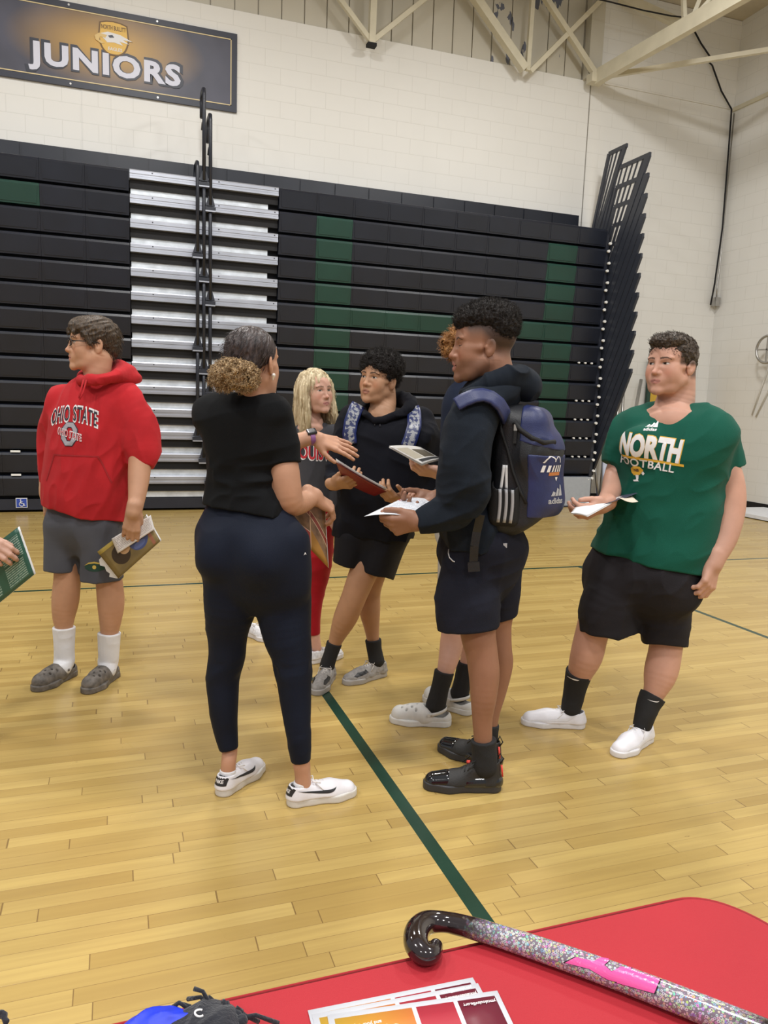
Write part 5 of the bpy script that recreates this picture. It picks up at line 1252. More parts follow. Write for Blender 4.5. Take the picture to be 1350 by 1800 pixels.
    p.limb(S, [(1083, 1035, 0, 46), (1070, 1070, 0, 52), (1068, 1106, 0.0, 53)], 0.03, cap=1, wide=f2, q=1.05)
    p.limb(S, [(1165, 1040, 0, 48), (1170, 1085, -0.02, 41), (1168, 1130, -0.04, 36)], 0.03, cap=1, wide=f2, q=1.1)
    S.folds(0.016, 8, (0.2, 0, 1), 33, 0.25); S.folds(0.006, 18, (1, 0, 0.3), 35, 0.3)
    p.garment('shorts', S, M_s, 0.0045)
    M_wl = mat('white_leather', (0.76, 0.75, 0.79), 0.42, noise=0.05, bump=0.15, bscale=250); M_ws = mat('white_rubber', (0.70, 0.69, 0.70), 0.5)
    for pts, ah, at in (([(1018, 1180, 0.02, 21.5), (1012, 1205, 0.04, 18.5), (1008, 1225, 0.05, 17), (1004, 1243, 0.05, 16)], (1018, 1262), (922, 1256)), ([(1148, 1222, -0.08, 21), (1140, 1238, -0.09, 18.5), (1134, 1258, -0.1, 16.5), (1130, 1272, -0.1, 15)], (1133, 1297), (1095, 1318))):
        a, r = p.lim(pts); sk_ = sock(p, a, r, M_sockb)
        toe = on(at[0], at[1], 2, 0.0); hl_ = on(ah[0], ah[1], 2, 0); dd = unit((toe-hl_)*(1, 1, 0)); an = a[-1]*(1, 1, 0)
        o, W = shoe(p, an-dd*0.070, an+dd*0.225, None, M_wl, M_ws, M_w, 'low', name='sneaker', w=1.08, hs=0.028)
        side_mark(p, o, W, [swoosh(0.30, 0.86, 0.036, 0.030) if False else [(0.16, 0.07), (0.30, 0.040), (0.62, 0.036), (0.86, 0.03), (0.86, 0.034), (0.62, 0.045), (0.32, 0.052)]], M_ws, 1, 'overlay')
        q = p.hit(sk_, pts[0][0]-2, pts[0][1]+9)[0] if at[0] > 1000 else p.hit(sk_, 1004, 1192)[0]
        me, nz = shape_mesh([[(-x_*0.9+0.03, z_-0.05) for x_, z_ in swoosh(-0.002, 0.055, 0.04, 0.012)]], q, RH, UP); drape(sk_, me, -NH, M_w, 0.0015, 'swoosh')
    # hair: short tousled dark brown
    M_h = hair_mat('dark_brown_hair', (0.016, 0.011, 0.008), (0.105, 0.078, 0.058), 130, (1, 1, 1))
    hair(p, H, M_h, ells=[((0, -0.022, 0.052), (0.080, 0.100, 0.080)), ((0, 0.025, 0.096), (0.066, 0.064, 0.034)), ((0, -0.075, 0.015), (0.058, 0.045, 0.055))],
         cuts=[((0, 0.108, -0.008), (0.092, 0.070, 0.080), 0.006), ((0.086, -0.010, -0.012), (0.022, 0.040, 0.030), 0.006), ((-0.086, -0.010, -0.012), (0.022, 0.040, 0.030), 0.006), ((0, 0.0, -0.09), (0.10, 0.085, 0.06), 0.01)],
         bumps=[(0.007, 45, 3), (0.005, 95, 6)], strand=(2200, 0.014, 0.0009, 0.001, (0, 0.7, 0.3)))
    return p, w2
def person_woman():
    sk = (0.50, 0.265, 0.165)
    p = Person((0.54, 2.65), 154, 'woman in a black T-shirt and dark joggers seen from behind, hair in a bun'); B = p.B
    hc = p.p(446, 640, 0); Mh = frame(p.fc(150)[0], roll=0.0); H = Head(B, hc, Mh, 1.02, skin=sk)
    nb, nr = p.lim([(452, 655, 0.0, 26), (450, 688, 0, 28), (448, 712, 0, 30)]); B.chain(nb, nr, 0.03)
    rows, sd, f = p.rows([(730, 375, 490, 0.40, 0), (800, 385, 480, 0.5, 0), (880, 375, 495, 0.6, 0), (1000, 370, 520, 0.6, 0)]); B.loft(rows, sd, f)
    p.limb(B, [(405, 1290, 0.0, 10), (404, 1318, 0.0, 13.5), (402, 1340, -0.02, 13), (400, 1365, -0.02, 14)], 0.02)
    p.limb(B, [(529, 1310, -0.09, 10), (530, 1340, -0.09, 15), (532, 1362, -0.09, 14), (533, 1385, -0.09, 15)], 0.02)
    p.limb(B, [(405, 1000, 0.0, 20), (400, 1150, 0.01, 20), (404, 1300, 0.0, 9)], 0.02); p.limb(B, [(495, 1000, 0.0, 20), (512, 1150, -0.04, 20), (528, 1315, -0.09, 9)], 0.02)
    a, r = p.limb(B, [(480, 760, 0.0, 18), (497, 812, -0.02, 25.5), (503, 850, -0.03, 26), (510, 882, -0.02, 24), (528, 884, 0.04, 19.5), (545, 877, 0.10, 15.5), (553, 872, 0.12, 14)], 0.015); w = a[-1]
    hand(B, w, unit(p.p(582, 893, 0.16)-w), UP*0.7+RH*0.5-NH*0.2, -1, 0.98, curl=(35, 45, 25), spread=3, thumb=(20, 10), rs=1.0)
    a2, r = p.limb(B, [(372, 735, 0.05, 24), (425, 800, 0.28, 19), (480, 792, 0.36, 16.5), (522, 776, 0.41, 14.5), (548, 770, 0.43, 12.0), (556, 771, 0.44, 12)], 0.015); w2 = a2[-1]
    hand(B, w2, unit(p.p(632, 794, 0.46)-w2), UP*0.75-NH*0.65, 1, 1.0, curl=(4, 8, 6), spread=5, thumb=(38, 15), rs=0.98)
    lo = p.b
    skinned(p, H, sk, [(hc-(.16, .16, .14), hc+(.16, .16, .16), 0.0022), (hc-(.2, .2, .30), hc+(.2, .2, -.12), 0.004), (w-(.30, .22, .16), w+(.14, .14, .03), 0.003), (w+(-.30, -.22, .008), w+(.05, .2, .36), 0.004),
        (w2-(.06, .16, .12), w2+(.24, .14, .10), 0.0024), (w2-(.6, .5, .2), w2+(-.04, .1, .25), 0.005), (lo+(-.4, -.4, .05), lo+(.4, .4, 1.0), 0.006)])
    wt = Sdf(); c0 = a2[-2]; dd = unit(a2[-1]-a2[-3]); wt.chain([c0-dd*0.012, c0+dd*0.010], [0.0305, 0.0300], 0.002, cap=3); lo_, hi_ = bounds(wt, 0.01)
    o = to_mesh('wristwatch', [wt.mesh(lo_, hi_, 0.002)], p.t, mat('purple_strap', (0.27, 0.10, 0.27), 0.5)); o['label'] = 'purple watch band'
    cc = c0+UP*0.027-NH*0.014; wt = Sdf(); wt.box(cc, (0.018, 0.006, 0.020), frame(unit(UP-NH*0.6), dd), 0.004); lo_, hi_ = bounds(wt, 0.01); to_mesh('watch_face', [wt.mesh(lo_, hi_, 0.002)], o, mat('watch_glass', (0.02, 0.02, 0.025), 0.15))
    S = Sdf()
    rows, sd, f = p.rows([(920, 354, 512, 0.70, 0), (885, 356, 503, 0.68, 0), (860, 361, 490, 0.64, 0), (820, 362, 486, 0.62, 0), (780, 355, 496, 0.62, 0), (750, 347, 508, 0.56, 0), (725, 343, 518, 0.46, 0), (706, 352, 506, 0.38, 0), (692, 378, 482, 0.34, 0)])
    S.loft(rows, sd, f, 0.03, pw=2.3); p.hemcut(S, (356, 886), (510, 904), 0.3)
    p.limb(S, [(480, 730, 0.0, 31), (492, 770, -0.01, 31.5), (498, 813, -0.02, 28.5)], 0.03, cap=1)
    p.limb(S, [(375, 730, 0.05, 31), (392, 765, 0.14, 27), (412, 790, 0.22, 24)], 0.03, cap=1)
    S.folds(0.012, 8, (1, 0, 0.35), 43, 0.22); S.folds(0.010, 20, (1, 0, 0.1), 48, 0.2, p.p(430, 880, 0)-(.4, .4, 0.04), p.p(430, 880, 0)+(.4, .4, .16))
    M_b = cloth('black_cotton', (0.006, 0.0065, 0.0075), 0.8, 0.2); g = p.garment('t_shirt', S, M_b, 0.004)
    # joggers
    S = Sdf(); M_j = cloth('navy_black_jersey', (0.008, 0.011, 0.022), 0.62, 0.25, noise=0.08, bump=0.2)
    rows, sd, f2 = p.rows([(1075, 395, 515, 0.45, 0), (1045, 365, 540, 0.60, 0), (1010, 348, 549, 0.66, 0), (970, 340, 548, 0.68, 0), (930, 343, 540, 0.66, 0), (900, 356, 515, 0.58, 0), (870, 372, 490, 0.5, 0)]); S.loft(rows, sd, f2, 0.03)
    for x_ in (-1, 1): S.ell(p.p(443, 972, 0)-p.f*0.070+p.s*x_*0.082, (0.088, 0.095, 0.105), frame(p.f), 0.03)
    p.limb(S, [(408, 1020, 0.0, 50), (404, 1065, 0.0, 45), (400, 1110, 0.01, 36), (398, 1150, 0.01, 31.5), (392, 1190, 0.01, 28.5), (393, 1240, 0.0, 24.5), (396, 1280, 0.0, 21), (402, 1316, -0.01, 15.5)], 0.015, cap=1)
    p.limb(S, [(492, 1020, 0.0, 52), (498, 1065, 0.0, 48), (504, 1110, -0.02, 42), (512, 1150, -0.04, 35), (517, 1190, -0.055, 30), (520, 1240, -0.07, 26), (525, 1290, -0.085, 20.5), (529, 1337, -0.09, 17)], 0.015, cap=1)
    S.cone(p.p(443, 940, 0)-p.f*0.172, p.p(443, 1030, 0)-p.f*0.165, 0.003, 0.008, 0.022, kind='s')
    S.folds(0.008, 9, (1, 0, 0.35), 53, 0.25)
    for kx, ky, o_ in ((395, 1170, 0.03), (510, 1175, -0.05), (525, 1300, -0.09)): c = p.p(kx, ky, o_); S.folds(0.010, 24, (1, 0, 0.25), 57, 0.2, c-(.1, .1, .05), c+(.1, .1, .05))
    j = p.garment('joggers', S, M_j, 0.0045)
    bt = p.hit(j, 534, 976)[0]; wb = MB(); 
    me, nz = shape_mesh([[(0, 0), (0.004, 0.010), (0.008, 0), (0.004, 0.003)]], bt, RH, UP); drape(j, me, -NH, mat('print_white', (0.78, 0.76, 0.76), 0.6), 0.002, 'logo')
    # shoes
    M_wl = mat('white_leather', (0.76, 0.75, 0.79), 0.42); M_ws = mat('cream_rubber', (0.66, 0.64, 0.60), 0.55); M_k = mat('black_leather', (0.02, 0.02, 0.022), 0.4); M_w = mat('print_white', (0.78, 0.76, 0.76), 0.6)
    for ah, at, sd_, an in (((387, 1378), (446, 1338), 1, p.p(402, 1350, -0.02)), ((512, 1402), (612, 1384), 1, p.p(532, 1372, -0.09))):
        toe = on(at[0], at[1], 2, 0); hl_ = on(ah[0], ah[1], 2, 0); dd = unit(toe-hl_); an = an*(1, 1, 0)
        o, W = shoe(p, an-dd*0.058, an+dd*0.210, None, M_wl, M_ws, M_w, 'low', name='sneaker', w=0.98, hs=0.030)
        side_mark(p, o, W, [swoosh(0.36, 0.0, 0.036, 0.030)], M_k, -1 if False else 1); side_mark(p, o, W, [swoosh(0.66, 0.10, 0.036, 0.030)], M_k, -1)
        side_mark(p, o, W, [swoosh(0.66, 0.10, 0.036, 0.030)], M_k, 1)
        # heel tab with writing
        l = np.cross(UP, dd); me, nz = shape_mesh([[(-0.026, 0.045), (0.026, 0.045), (0.028, 0.068), (0.018, 0.078), (-0.018, 0.078), (-0.028, 0.068)]], W(0, 0, 0), -l, UP, 0.01)
        tb = drape(o, me, -dd, M_k, 0.0015, 'heel_tab', 0.1)
        me2, _ = text_on_plane('NIKE', W(0, 0, 0.061), -l, UP, 0.034, 0.012, 0.03, 0, cut=0.3); drape(o, me2, -dd, M_w, 0.003, 'heel_lettering', 0.1)
        sock(p, [W(0.20, 0, 0.085), W(0.20, 0, 0.06)], [0.026, 0.027], M_sockw)
    # hair: slicked back, light curly bun
    M_h = hair_mat('dark_sleek_hair', (0.012, 0.009, 0.010), (0.085, 0.062, 0.058), 140, (1, 1, 0.25), 0.38); M_bn = hair_mat('blonde_curls', (0.10, 0.055, 0.022), (0.62, 0.43, 0.23), 170, (1, 1, 1))
    hair(p, H, M_h, ells=[((0, -0.022, 0.044), (0.079, 0.100, 0.080)), ((0, -0.075, 0.0), (0.060, 0.038, 0.060))],
         cuts=[((0, 0.100, -0.020), (0.085, 0.060, 0.075), 0.008), ((0.085, -0.012, -0.012), (0.020, 0.026, 0.034), 0.004), ((-0.085, -0.012, -0.012), (0.020, 0.026, 0.034), 0.004), ((0, 0.0, -0.09), (0.10, 0.085, 0.06), 0.01)],
         groove=(0.004, 80, (0, -0.6, -1)), strand=(1200, 0.030, 0.0006, 0.0, (0, -1, -0.7)))
    hair(p, H, M_bn, ells=[((0.0, -0.124, -0.040), (0.060, 0.042, 0.040)), ((-0.040, -0.112, -0.048), (0.038, 0.038, 0.036)), ((0.040, -0.11, -0.048), (0.036, 0.036, 0.034)), ((0, -0.085, -0.055), (0.050, 0.03, 0.022))],
         bumps=[(0.018, 38, 13), (0.014, 75, 16), (0.005, 140, 19)], strand=(1800, 0.016, 0.0013, 0.005, 'out'), name='hair_bun')
    e = Sdf(); e.ell(H.W(0.086, -0.014, -0.034), (0.0032, 0.0032, 0.0032)); e.cone(H.W(0.086, -0.014, -0.040), H.W(0.084, -0.014, -0.052), 0.002, 0.002); lo_, hi_ = bounds(e, 0.005)
    to_mesh('earring', [e.mesh(lo_, hi_, 0.0012)], p.t, mat('pearl', (0.8, 0.75, 0.68), 0.2, metal=0.3))
    return p, w
pg, wG = person_green(); pw_, wB = person_woman()
def person_strap():
    sk = (0.46, 0.25, 0.145)
    p = Person((1.12, 3.66), -17, 'young man in a black hoodie with patterned backpack straps holding a booklet'); B = p.B
    hc = p.p(664, 669, 0); Mh = frame(unit(p.fc(-36)[0]+UP*0.06), roll=math.radians(4)); H = Head(B, hc, Mh, 1.02, wid=0.97, jaw=0.92, skin=sk, lip=(0.36, 0.15, 0.105), brow=(0.015, 0.010, 0.008), nose=1.15, lips=1.25, mouth=0.4, iris=(0.015, 0.01, 0.008)); H.q['look'] = 0.002
    nb, nr = p.lim([(676, 685, 0.03, 19), (676, 708, 0.03, 20.5), (670, 728, 0.0, 24), (672, 745, 0.0, 28)]); B.chain(nb, nr, 0.03)
    rows, sd, f = p.rows([(735, 635, 725, 0.45, 0), (800, 625, 730, 0.5, 0), (930, 615, 715, 0.55, 0), (985, 615, 700, 0.5, 0)]); B.loft(rows, sd, f)
    p.limb(B, [(655, 960, -0.02, 14), (645, 990, -0.03, 24), (634, 1018, -0.05, 24), (621, 1052, -0.06, 22), (607, 1086, -0.04, 21), (593, 1118, -0.02, 14), (585, 1140, -0.015, 10), (577, 1165, -0.015, 9)], 0.02)
    p.limb(B, [(672, 960, 0.03, 14), (658, 1002, 0.04, 22), (651, 1038, 0.05, 18.5), (650, 1072, 0.06, 18.5), (653, 1100, 0.07, 14), (656, 1127, 0.07, 10.5), (660, 1160, 0.07, 9)], 0.02)
    a, r = p.limb(B, [(605, 790, 0.0, 10), (592, 845, -0.05, 12), (588, 851, -0.16, 10.5), (590, 850, -0.20, 10)], 0.015); w = a[-1]
    hand(B, w, unit(p.p(636, 846, -0.33)-w), unit(-RH*0.3-UP*0.75-NH*0.6), -1, 1.0, curl=(28, 40, 30), spread=3, thumb=(25, 10), rs=1.08)
    a2, r = p.limb(B, [(752, 790, 0.0, 10), (750, 860, -0.03, 13), (722, 880, -0.14, 12), (708, 881, -0.19, 10.5)], 0.015); w2 = a2[-1]
    hand(B, w2, unit(p.p(656, 862, -0.32)-w2), unit(-UP*0.85-NH*0.5), 1, 1.02, curl=(24, 36, 30), spread=4, thumb=(30, 10), rs=1.08)
    lo = p.b
    skinned(p, H, sk, [(hc-(.15, .15, .14), hc+(.15, .15, .16), 0.002), (hc-(.2, .2, .28), hc+(.2, .2, -.12), 0.004), (w-(.10, .22, .10), w+(.20, .14, .12), 0.0025), (w2-(.24, .22, .12), w2+(.10, .14, .12), 0.0025), (lo+(-.4, -.4, .08), lo+(.4, .4, 1.3), 0.005)])
    S = Sdf(); M_n = cloth('black_fleece', (0.0075, 0.008, 0.012), 0.85, 0.08, noise=0.1)
    rows, sd, f = p.rows([(942, 588, 724, 0.64, 0), (930, 587, 726, 0.66, 0), (890, 593, 745, 0.66, 0), (840, 597, 760, 0.64, 0), (790, 600, 766, 0.60, 0), (752, 603, 762, 0.52, 0), (736, 614, 748, 0.44, 0.01), (724, 640, 728, 0.34, 0.03)])
    S.loft(rows, sd, f, 0.03, pw=2.2)
    p.limb(S, [(620, 735, 0.0, 22), (604, 775, -0.02, 21), (592, 815, -0.04, 18), (586, 840, -0.08, 14.5), (588, 850, -0.14, 12.5)], 0.025, cap=1)
    p.limb(S, [(740, 738, 0.0, 22), (755, 790, -0.0, 24), (758, 840, -0.02, 23), (744, 868, -0.07, 19), (716, 881, -0.16, 13.5)], 0.025, cap=1)
    S.folds(0.016, 9, (0.3, 0, 1), 63, 0.28); S.folds(0.008, 18, (1, 0, -0.5), 66, 0.3)
    g = p.garment('hoodie', S, M_n, 0.004)
    hd = Sdf(); a, r = p.lim([(658, 739, -0.10, 5), (643, 728, -0.07, 6), (640, 716, 0.02, 8), (668, 706, 0.12, 13), (708, 702, 0.10, 14), (722, 713, 0.0, 12), (703, 727, -0.08, 8), (676, 738, -0.10, 6), (658, 739, -0.10, 5)]); hd.chain(a, r, 0.02); hd.folds(0.010, 22, f, 6, 0.3)
    lo_, hi_ = bounds(hd, 0.02); to_mesh('hood', [hd.mesh(lo_, hi_, 0.004)], p.t, M_n, smooth=2)
    b = MB(); q = [p.hit(g, 659, y_)[0]-NH*0.006 for y_ in (728, 738, 748)]; b.tube(q, 0.003, 6); q = [p.hit(g, 668, y_)[0]-NH*0.006 for y_ in (728, 738, 750)]; b.tube(q, 0.003, 6); b.build('drawstring', mat('cord_black', (0.02, 0.02, 0.025), 0.6), g)
    # shorts
    S = Sdf(); M_s = cloth('black_jersey', (0.013, 0.013, 0.017), 0.7)
    rows, sd, f2 = p.rows([(990, 615, 680, 0.4, 0), (965, 595, 705, 0.55, 0), (930, 592, 724, 0.62, 0), (900, 598, 726, 0.6, 0)]); S.loft(rows, sd, f2, 0.03)
    p.limb(S, [(622, 945, 0, 31), (619, 970, 0, 30), (615, 990, -0.0, 28)], 0.02, cap=1, wide=f2, q=1.15)
    p.limb(S, [(678, 940, 0, 38), (666, 975, 0, 39), (656, 1008, -0.01, 36)], 0.02, cap=1, wide=f2, q=1.1)
    S.folds(0.014, 10, (0.2, 0, 1), 73, 0.25); p.garment('shorts', S, M_s, 0.0045)
    M_y = mat('grey_knit', (0.30, 0.285, 0.27), 0.8, noise=0.2, nscale=60, bump=0.4, bscale=400); M_ys = mat('grey_sole', (0.38, 0.36, 0.34), 0.6); M_l = mat('pale_lace', (0.6, 0.56, 0.52), 0.7); M_k = mat('black_leather', (0.02, 0.02, 0.022), 0.4)
    for pts, an, dr in (([(588, 1130, -0.015, 12.5), (582, 1148, -0.015, 11.5), (575, 1170, -0.015, 12)], (576, 1168, -0.015), None), ([(656, 1124, 0.07, 13), (658, 1142, 0.07, 12), (662, 1162, 0.07, 12.5)], (662, 1165, 0.07), None)):
        a, r = p.lim(pts); sk_ = sock(p, a, r, M_sockb); an_ = p.p(*an)*(1, 1, 0)
        toe = on(558, 1219, 2, 0) if an[0] < 600 else on(613, 1202, 2, 0); dd = unit((toe-an_)*(1, 1, 0))
        o, W = shoe(p, an_-dd*0.065, an_+dd*0.215, None, M_y, M_ys, M_l, 'knit', name='sneaker', w=1.0, hs=0.030)
        for sd_ in (1, -1): side_mark(p, o, W, [[(0.52, 0.055), (0.78, 0.040), (0.84, 0.046), (0.74, 0.060), (0.56, 0.068)]], M_k, sd_, 'black_patch')
    # short afro
    M_h = hair_mat('black_curls', (0.004, 0.003, 0.003), (0.028, 0.022, 0.019), 200, (1, 1, 1), 0.7)
    hair(p, H, M_h, ells=[((0, -0.028, 0.068), (0.096, 0.110, 0.082)), ((0, -0.070, 0.02), (0.070, 0.045, 0.055))],
         cuts=[((0, 0.120, -0.026), (0.092, 0.072, 0.102), 0.010), ((0.088, -0.014, -0.008), (0.024, 0.028, 0.032), 0.006), ((-0.088, -0.014, -0.008), (0.024, 0.028, 0.032), 0.006), ((0, 0.0, -0.085), (0.11, 0.09, 0.06), 0.01)],
         bumps=[(0.010, 55, 23), (0.007, 110, 26), (0.004, 190, 29)], strand=(6500, 0.016, 0.0007, 0.003, 'out'))
    return p, g, w, w2
def person_blonde():
    sk = (0.60, 0.34, 0.25)
    p = Person((1.03, 3.98), 14, 'blonde young woman in a grey sweatshirt and red leggings'); B = p.B
    hc = p.p(556, 690, 0); Mh = frame(unit(p.fc(36)[0]+UP*0.04), roll=math.radians(-3)); H = Head(B, hc, Mh, 0.97, wid=0.96, jaw=0.92, skin=sk, lip=(0.52, 0.21, 0.19), brow=(0.14, 0.085, 0.05), nose=0.95, full=0.6, iris=(0.06, 0.06, 0.06), eyes='open')
    nb, nr = p.lim([(548, 705, 0.02, 16), (546, 730, 0.02, 17), (545, 752, 0.01, 26)]); B.chain(nb, nr, 0.03)
    rows, sd, f = p.rows([(755, 520, 585, 0.4, 0), (800, 520, 582, 0.5, 0), (890, 525, 580, 0.5, 0)]); B.loft(rows, sd, f)
    p.limb(B, [(553, 1085, 0, 9), (554, 1118, 0, 8.5), (557, 1140, 0, 8.5)], 0.02); p.limb(B, [(492, 1060, 0.30, 8), (470, 1100, 0.36, 8)], 0.02); p.limb(B, [(548, 880, 0, 14), (555, 1000, 0, 10), (552, 1090, 0, 8)], 0.02)
    a, r = p.limb(B, [(598, 780, 0, 10), (594, 860, -0.02, 10), (588, 900, -0.04, 9)], 0.015); hand(B, a[-1], (0, 0, -1), -NH, -1, 0.9)
    p.limb(B, [(548, 880, 0, 14), (515, 1000, 0.12, 9), (492, 1065, 0.24, 8)], 0.02)
    lo = p.b
    skinned(p, H, sk, [(hc-(.15, .15, .14), hc+(.15, .15, .16), 0.002), (hc-(.2, .2, .30), hc+(.2, .2, -.12), 0.004), (lo+(-.4, -.4, .03), lo+(.4, .4, 1.3), 0.005)])
    S = Sdf(); M_g = cloth('charcoal_fleece', (0.060, 0.060, 0.068), noise=0.14)
    rows, sd, f = p.rows([(898, 518, 592, 0.6, 0), (880, 514, 596, 0.62, 0), (840, 512, 594, 0.62, 0), (800, 510, 592, 0.6, 0), (770, 508, 594, 0.52, 0), (755, 514, 590, 0.44, 0), (742, 526, 572, 0.4, 0)]); S.loft(rows, sd, f, 0.03, pw=2.2)
    p.limb(S, [(585, 765, 0.0, 18), (595, 800, 0.0, 17), (597, 850, -0.02, 15), (590, 895, -0.04, 12)], 0.02, cap=1); p.limb(S, [(520, 765, 0.0, 17), (508, 810, 0.02, 16), (508, 870, 0.0, 14)], 0.02, cap=1)
    S.folds(0.014, 9, (0.3, 0, 1), 83, 0.28); g = p.garment('sweatshirt', S, M_g, 0.0045)
    ex = unit(-p.s); oc = p.hit(g, 565, 797)[0]; M_w = mat('print_white', (0.78, 0.76, 0.76), 0.6)
    wrap_text(g, 'LOUISVILLE', oc, ex, UP, 0.30, 0.085, M_w, bold=0.05, lift=0.0015, warp=lambda u, w_: (u, w_+0.6*u*u), cut=0.05); wrap_text(g, 'LOUISVILLE', oc, ex, UP, 0.285, 0.070, mat('print_red', (0.5, 0.02, 0.03), 0.6), bold=0.03, lift=0.003, warp=lambda u, w_: (u, w_+0.6*u*u), cut=0.05)
    S = Sdf(); M_r = cloth('red_leggings', (0.36, 0.010, 0.018), 0.6, 0.1)
    rows, sd, f2 = p.rows([(965, 535, 575, 0.5, 0), (930, 516, 588, 0.62, 0), (900, 514, 589, 0.64, 0), (870, 520, 586, 0.6, 0)]); S.loft(rows, sd, f2, 0.03)
    p.limb(S, [(562, 930, 0, 25), (559, 965, 0, 27), (556, 1000, 0, 25), (552, 1040, 0.0, 18.5), (550, 1075, 0, 15.5), (552, 1115, 0, 10.5)], 0.02, cap=1); p.limb(S, [(540, 930, 0.02, 25), (532, 965, 0.06, 25), (518, 1005, 0.12, 19), (502, 1045, 0.20, 14), (488, 1070, 0.26, 10)], 0.02, cap=1)
    S.folds(0.008, 12, (1, 0, 0.2), 93, 0.25); p.garment('leggings', S, M_r, 0.005)
    M_rn = mat('white_mesh', (0.70, 0.70, 0.72), 0.6, noise=0.2, nscale=60); M_w2 = mat('white_rubber', (0.70, 0.69, 0.70), 0.5)
    an = p.p(556, 1140, 0)*(1, 1, 0); toe = on(600, 1154, 2, 0); dd = unit(toe-an); shoe(p, an-dd*0.06, an+dd*0.18, None, M_rn, M_w2, M_w, 'low', name='running_shoe', w=0.92, hs=0.03)
    an = p.p(463, 1100, 0.36)*(1, 1, 0); toe = on(478, 1130, 2, 0); dd = unit(toe-an); shoe(p, toe-dd*0.24, toe, None, M_rn, M_w2, M_w, 'low', name='running_shoe', w=0.92, hs=0.03)
    M_h = hair_mat('blonde_hair', (0.34, 0.25, 0.13), (0.80, 0.68, 0.46), 120, (1, 1, 0.06), 0.42)
    L = []
    for x, y, xe, ye, ze, r in ((0.078, 0.022, 0.090, 0.030, -0.20, 0.016), (0.078, -0.005, 0.096, 0.0, -0.215, 0.024), (0.070, -0.05, 0.088, -0.05, -0.20, 0.028), (0.03, -0.085, 0.045, -0.085, -0.20, 0.03), (-0.03, -0.085, -0.045, -0.085, -0.20, 0.03), (-0.070, -0.05, -0.088, -0.04, -0.20, 0.028), (-0.078, -0.005, -0.100, 0.01, -0.215, 0.024), (-0.078, 0.024, -0.094, 0.040, -0.19, 0.016)):
        L.append(([(x*0.7, y*0.9, 0.085), (x*1.06, y, 0.03), (x*1.12, y, -0.04), (xe, ye, (ze-0.04)/2-0.02), (xe*1.05, ye, ze)], [r*0.9, r, r, r*0.95, r*0.45]))
    hair(p, H, M_h, ells=[((0, -0.022, 0.046), (0.084, 0.104, 0.084))], chains=L, cuts=[((0, 0.105, -0.028), (0.066, 0.078, 0.108), 0.008), ((0, 0.05, -0.15), (0.055, 0.09, 0.09), 0.01)], groove=(0.014, 75, (0, 0, 1)), strand=(2500, 0.05, 0.0008, 0.0, (0, 0, -2.0)))
    return p
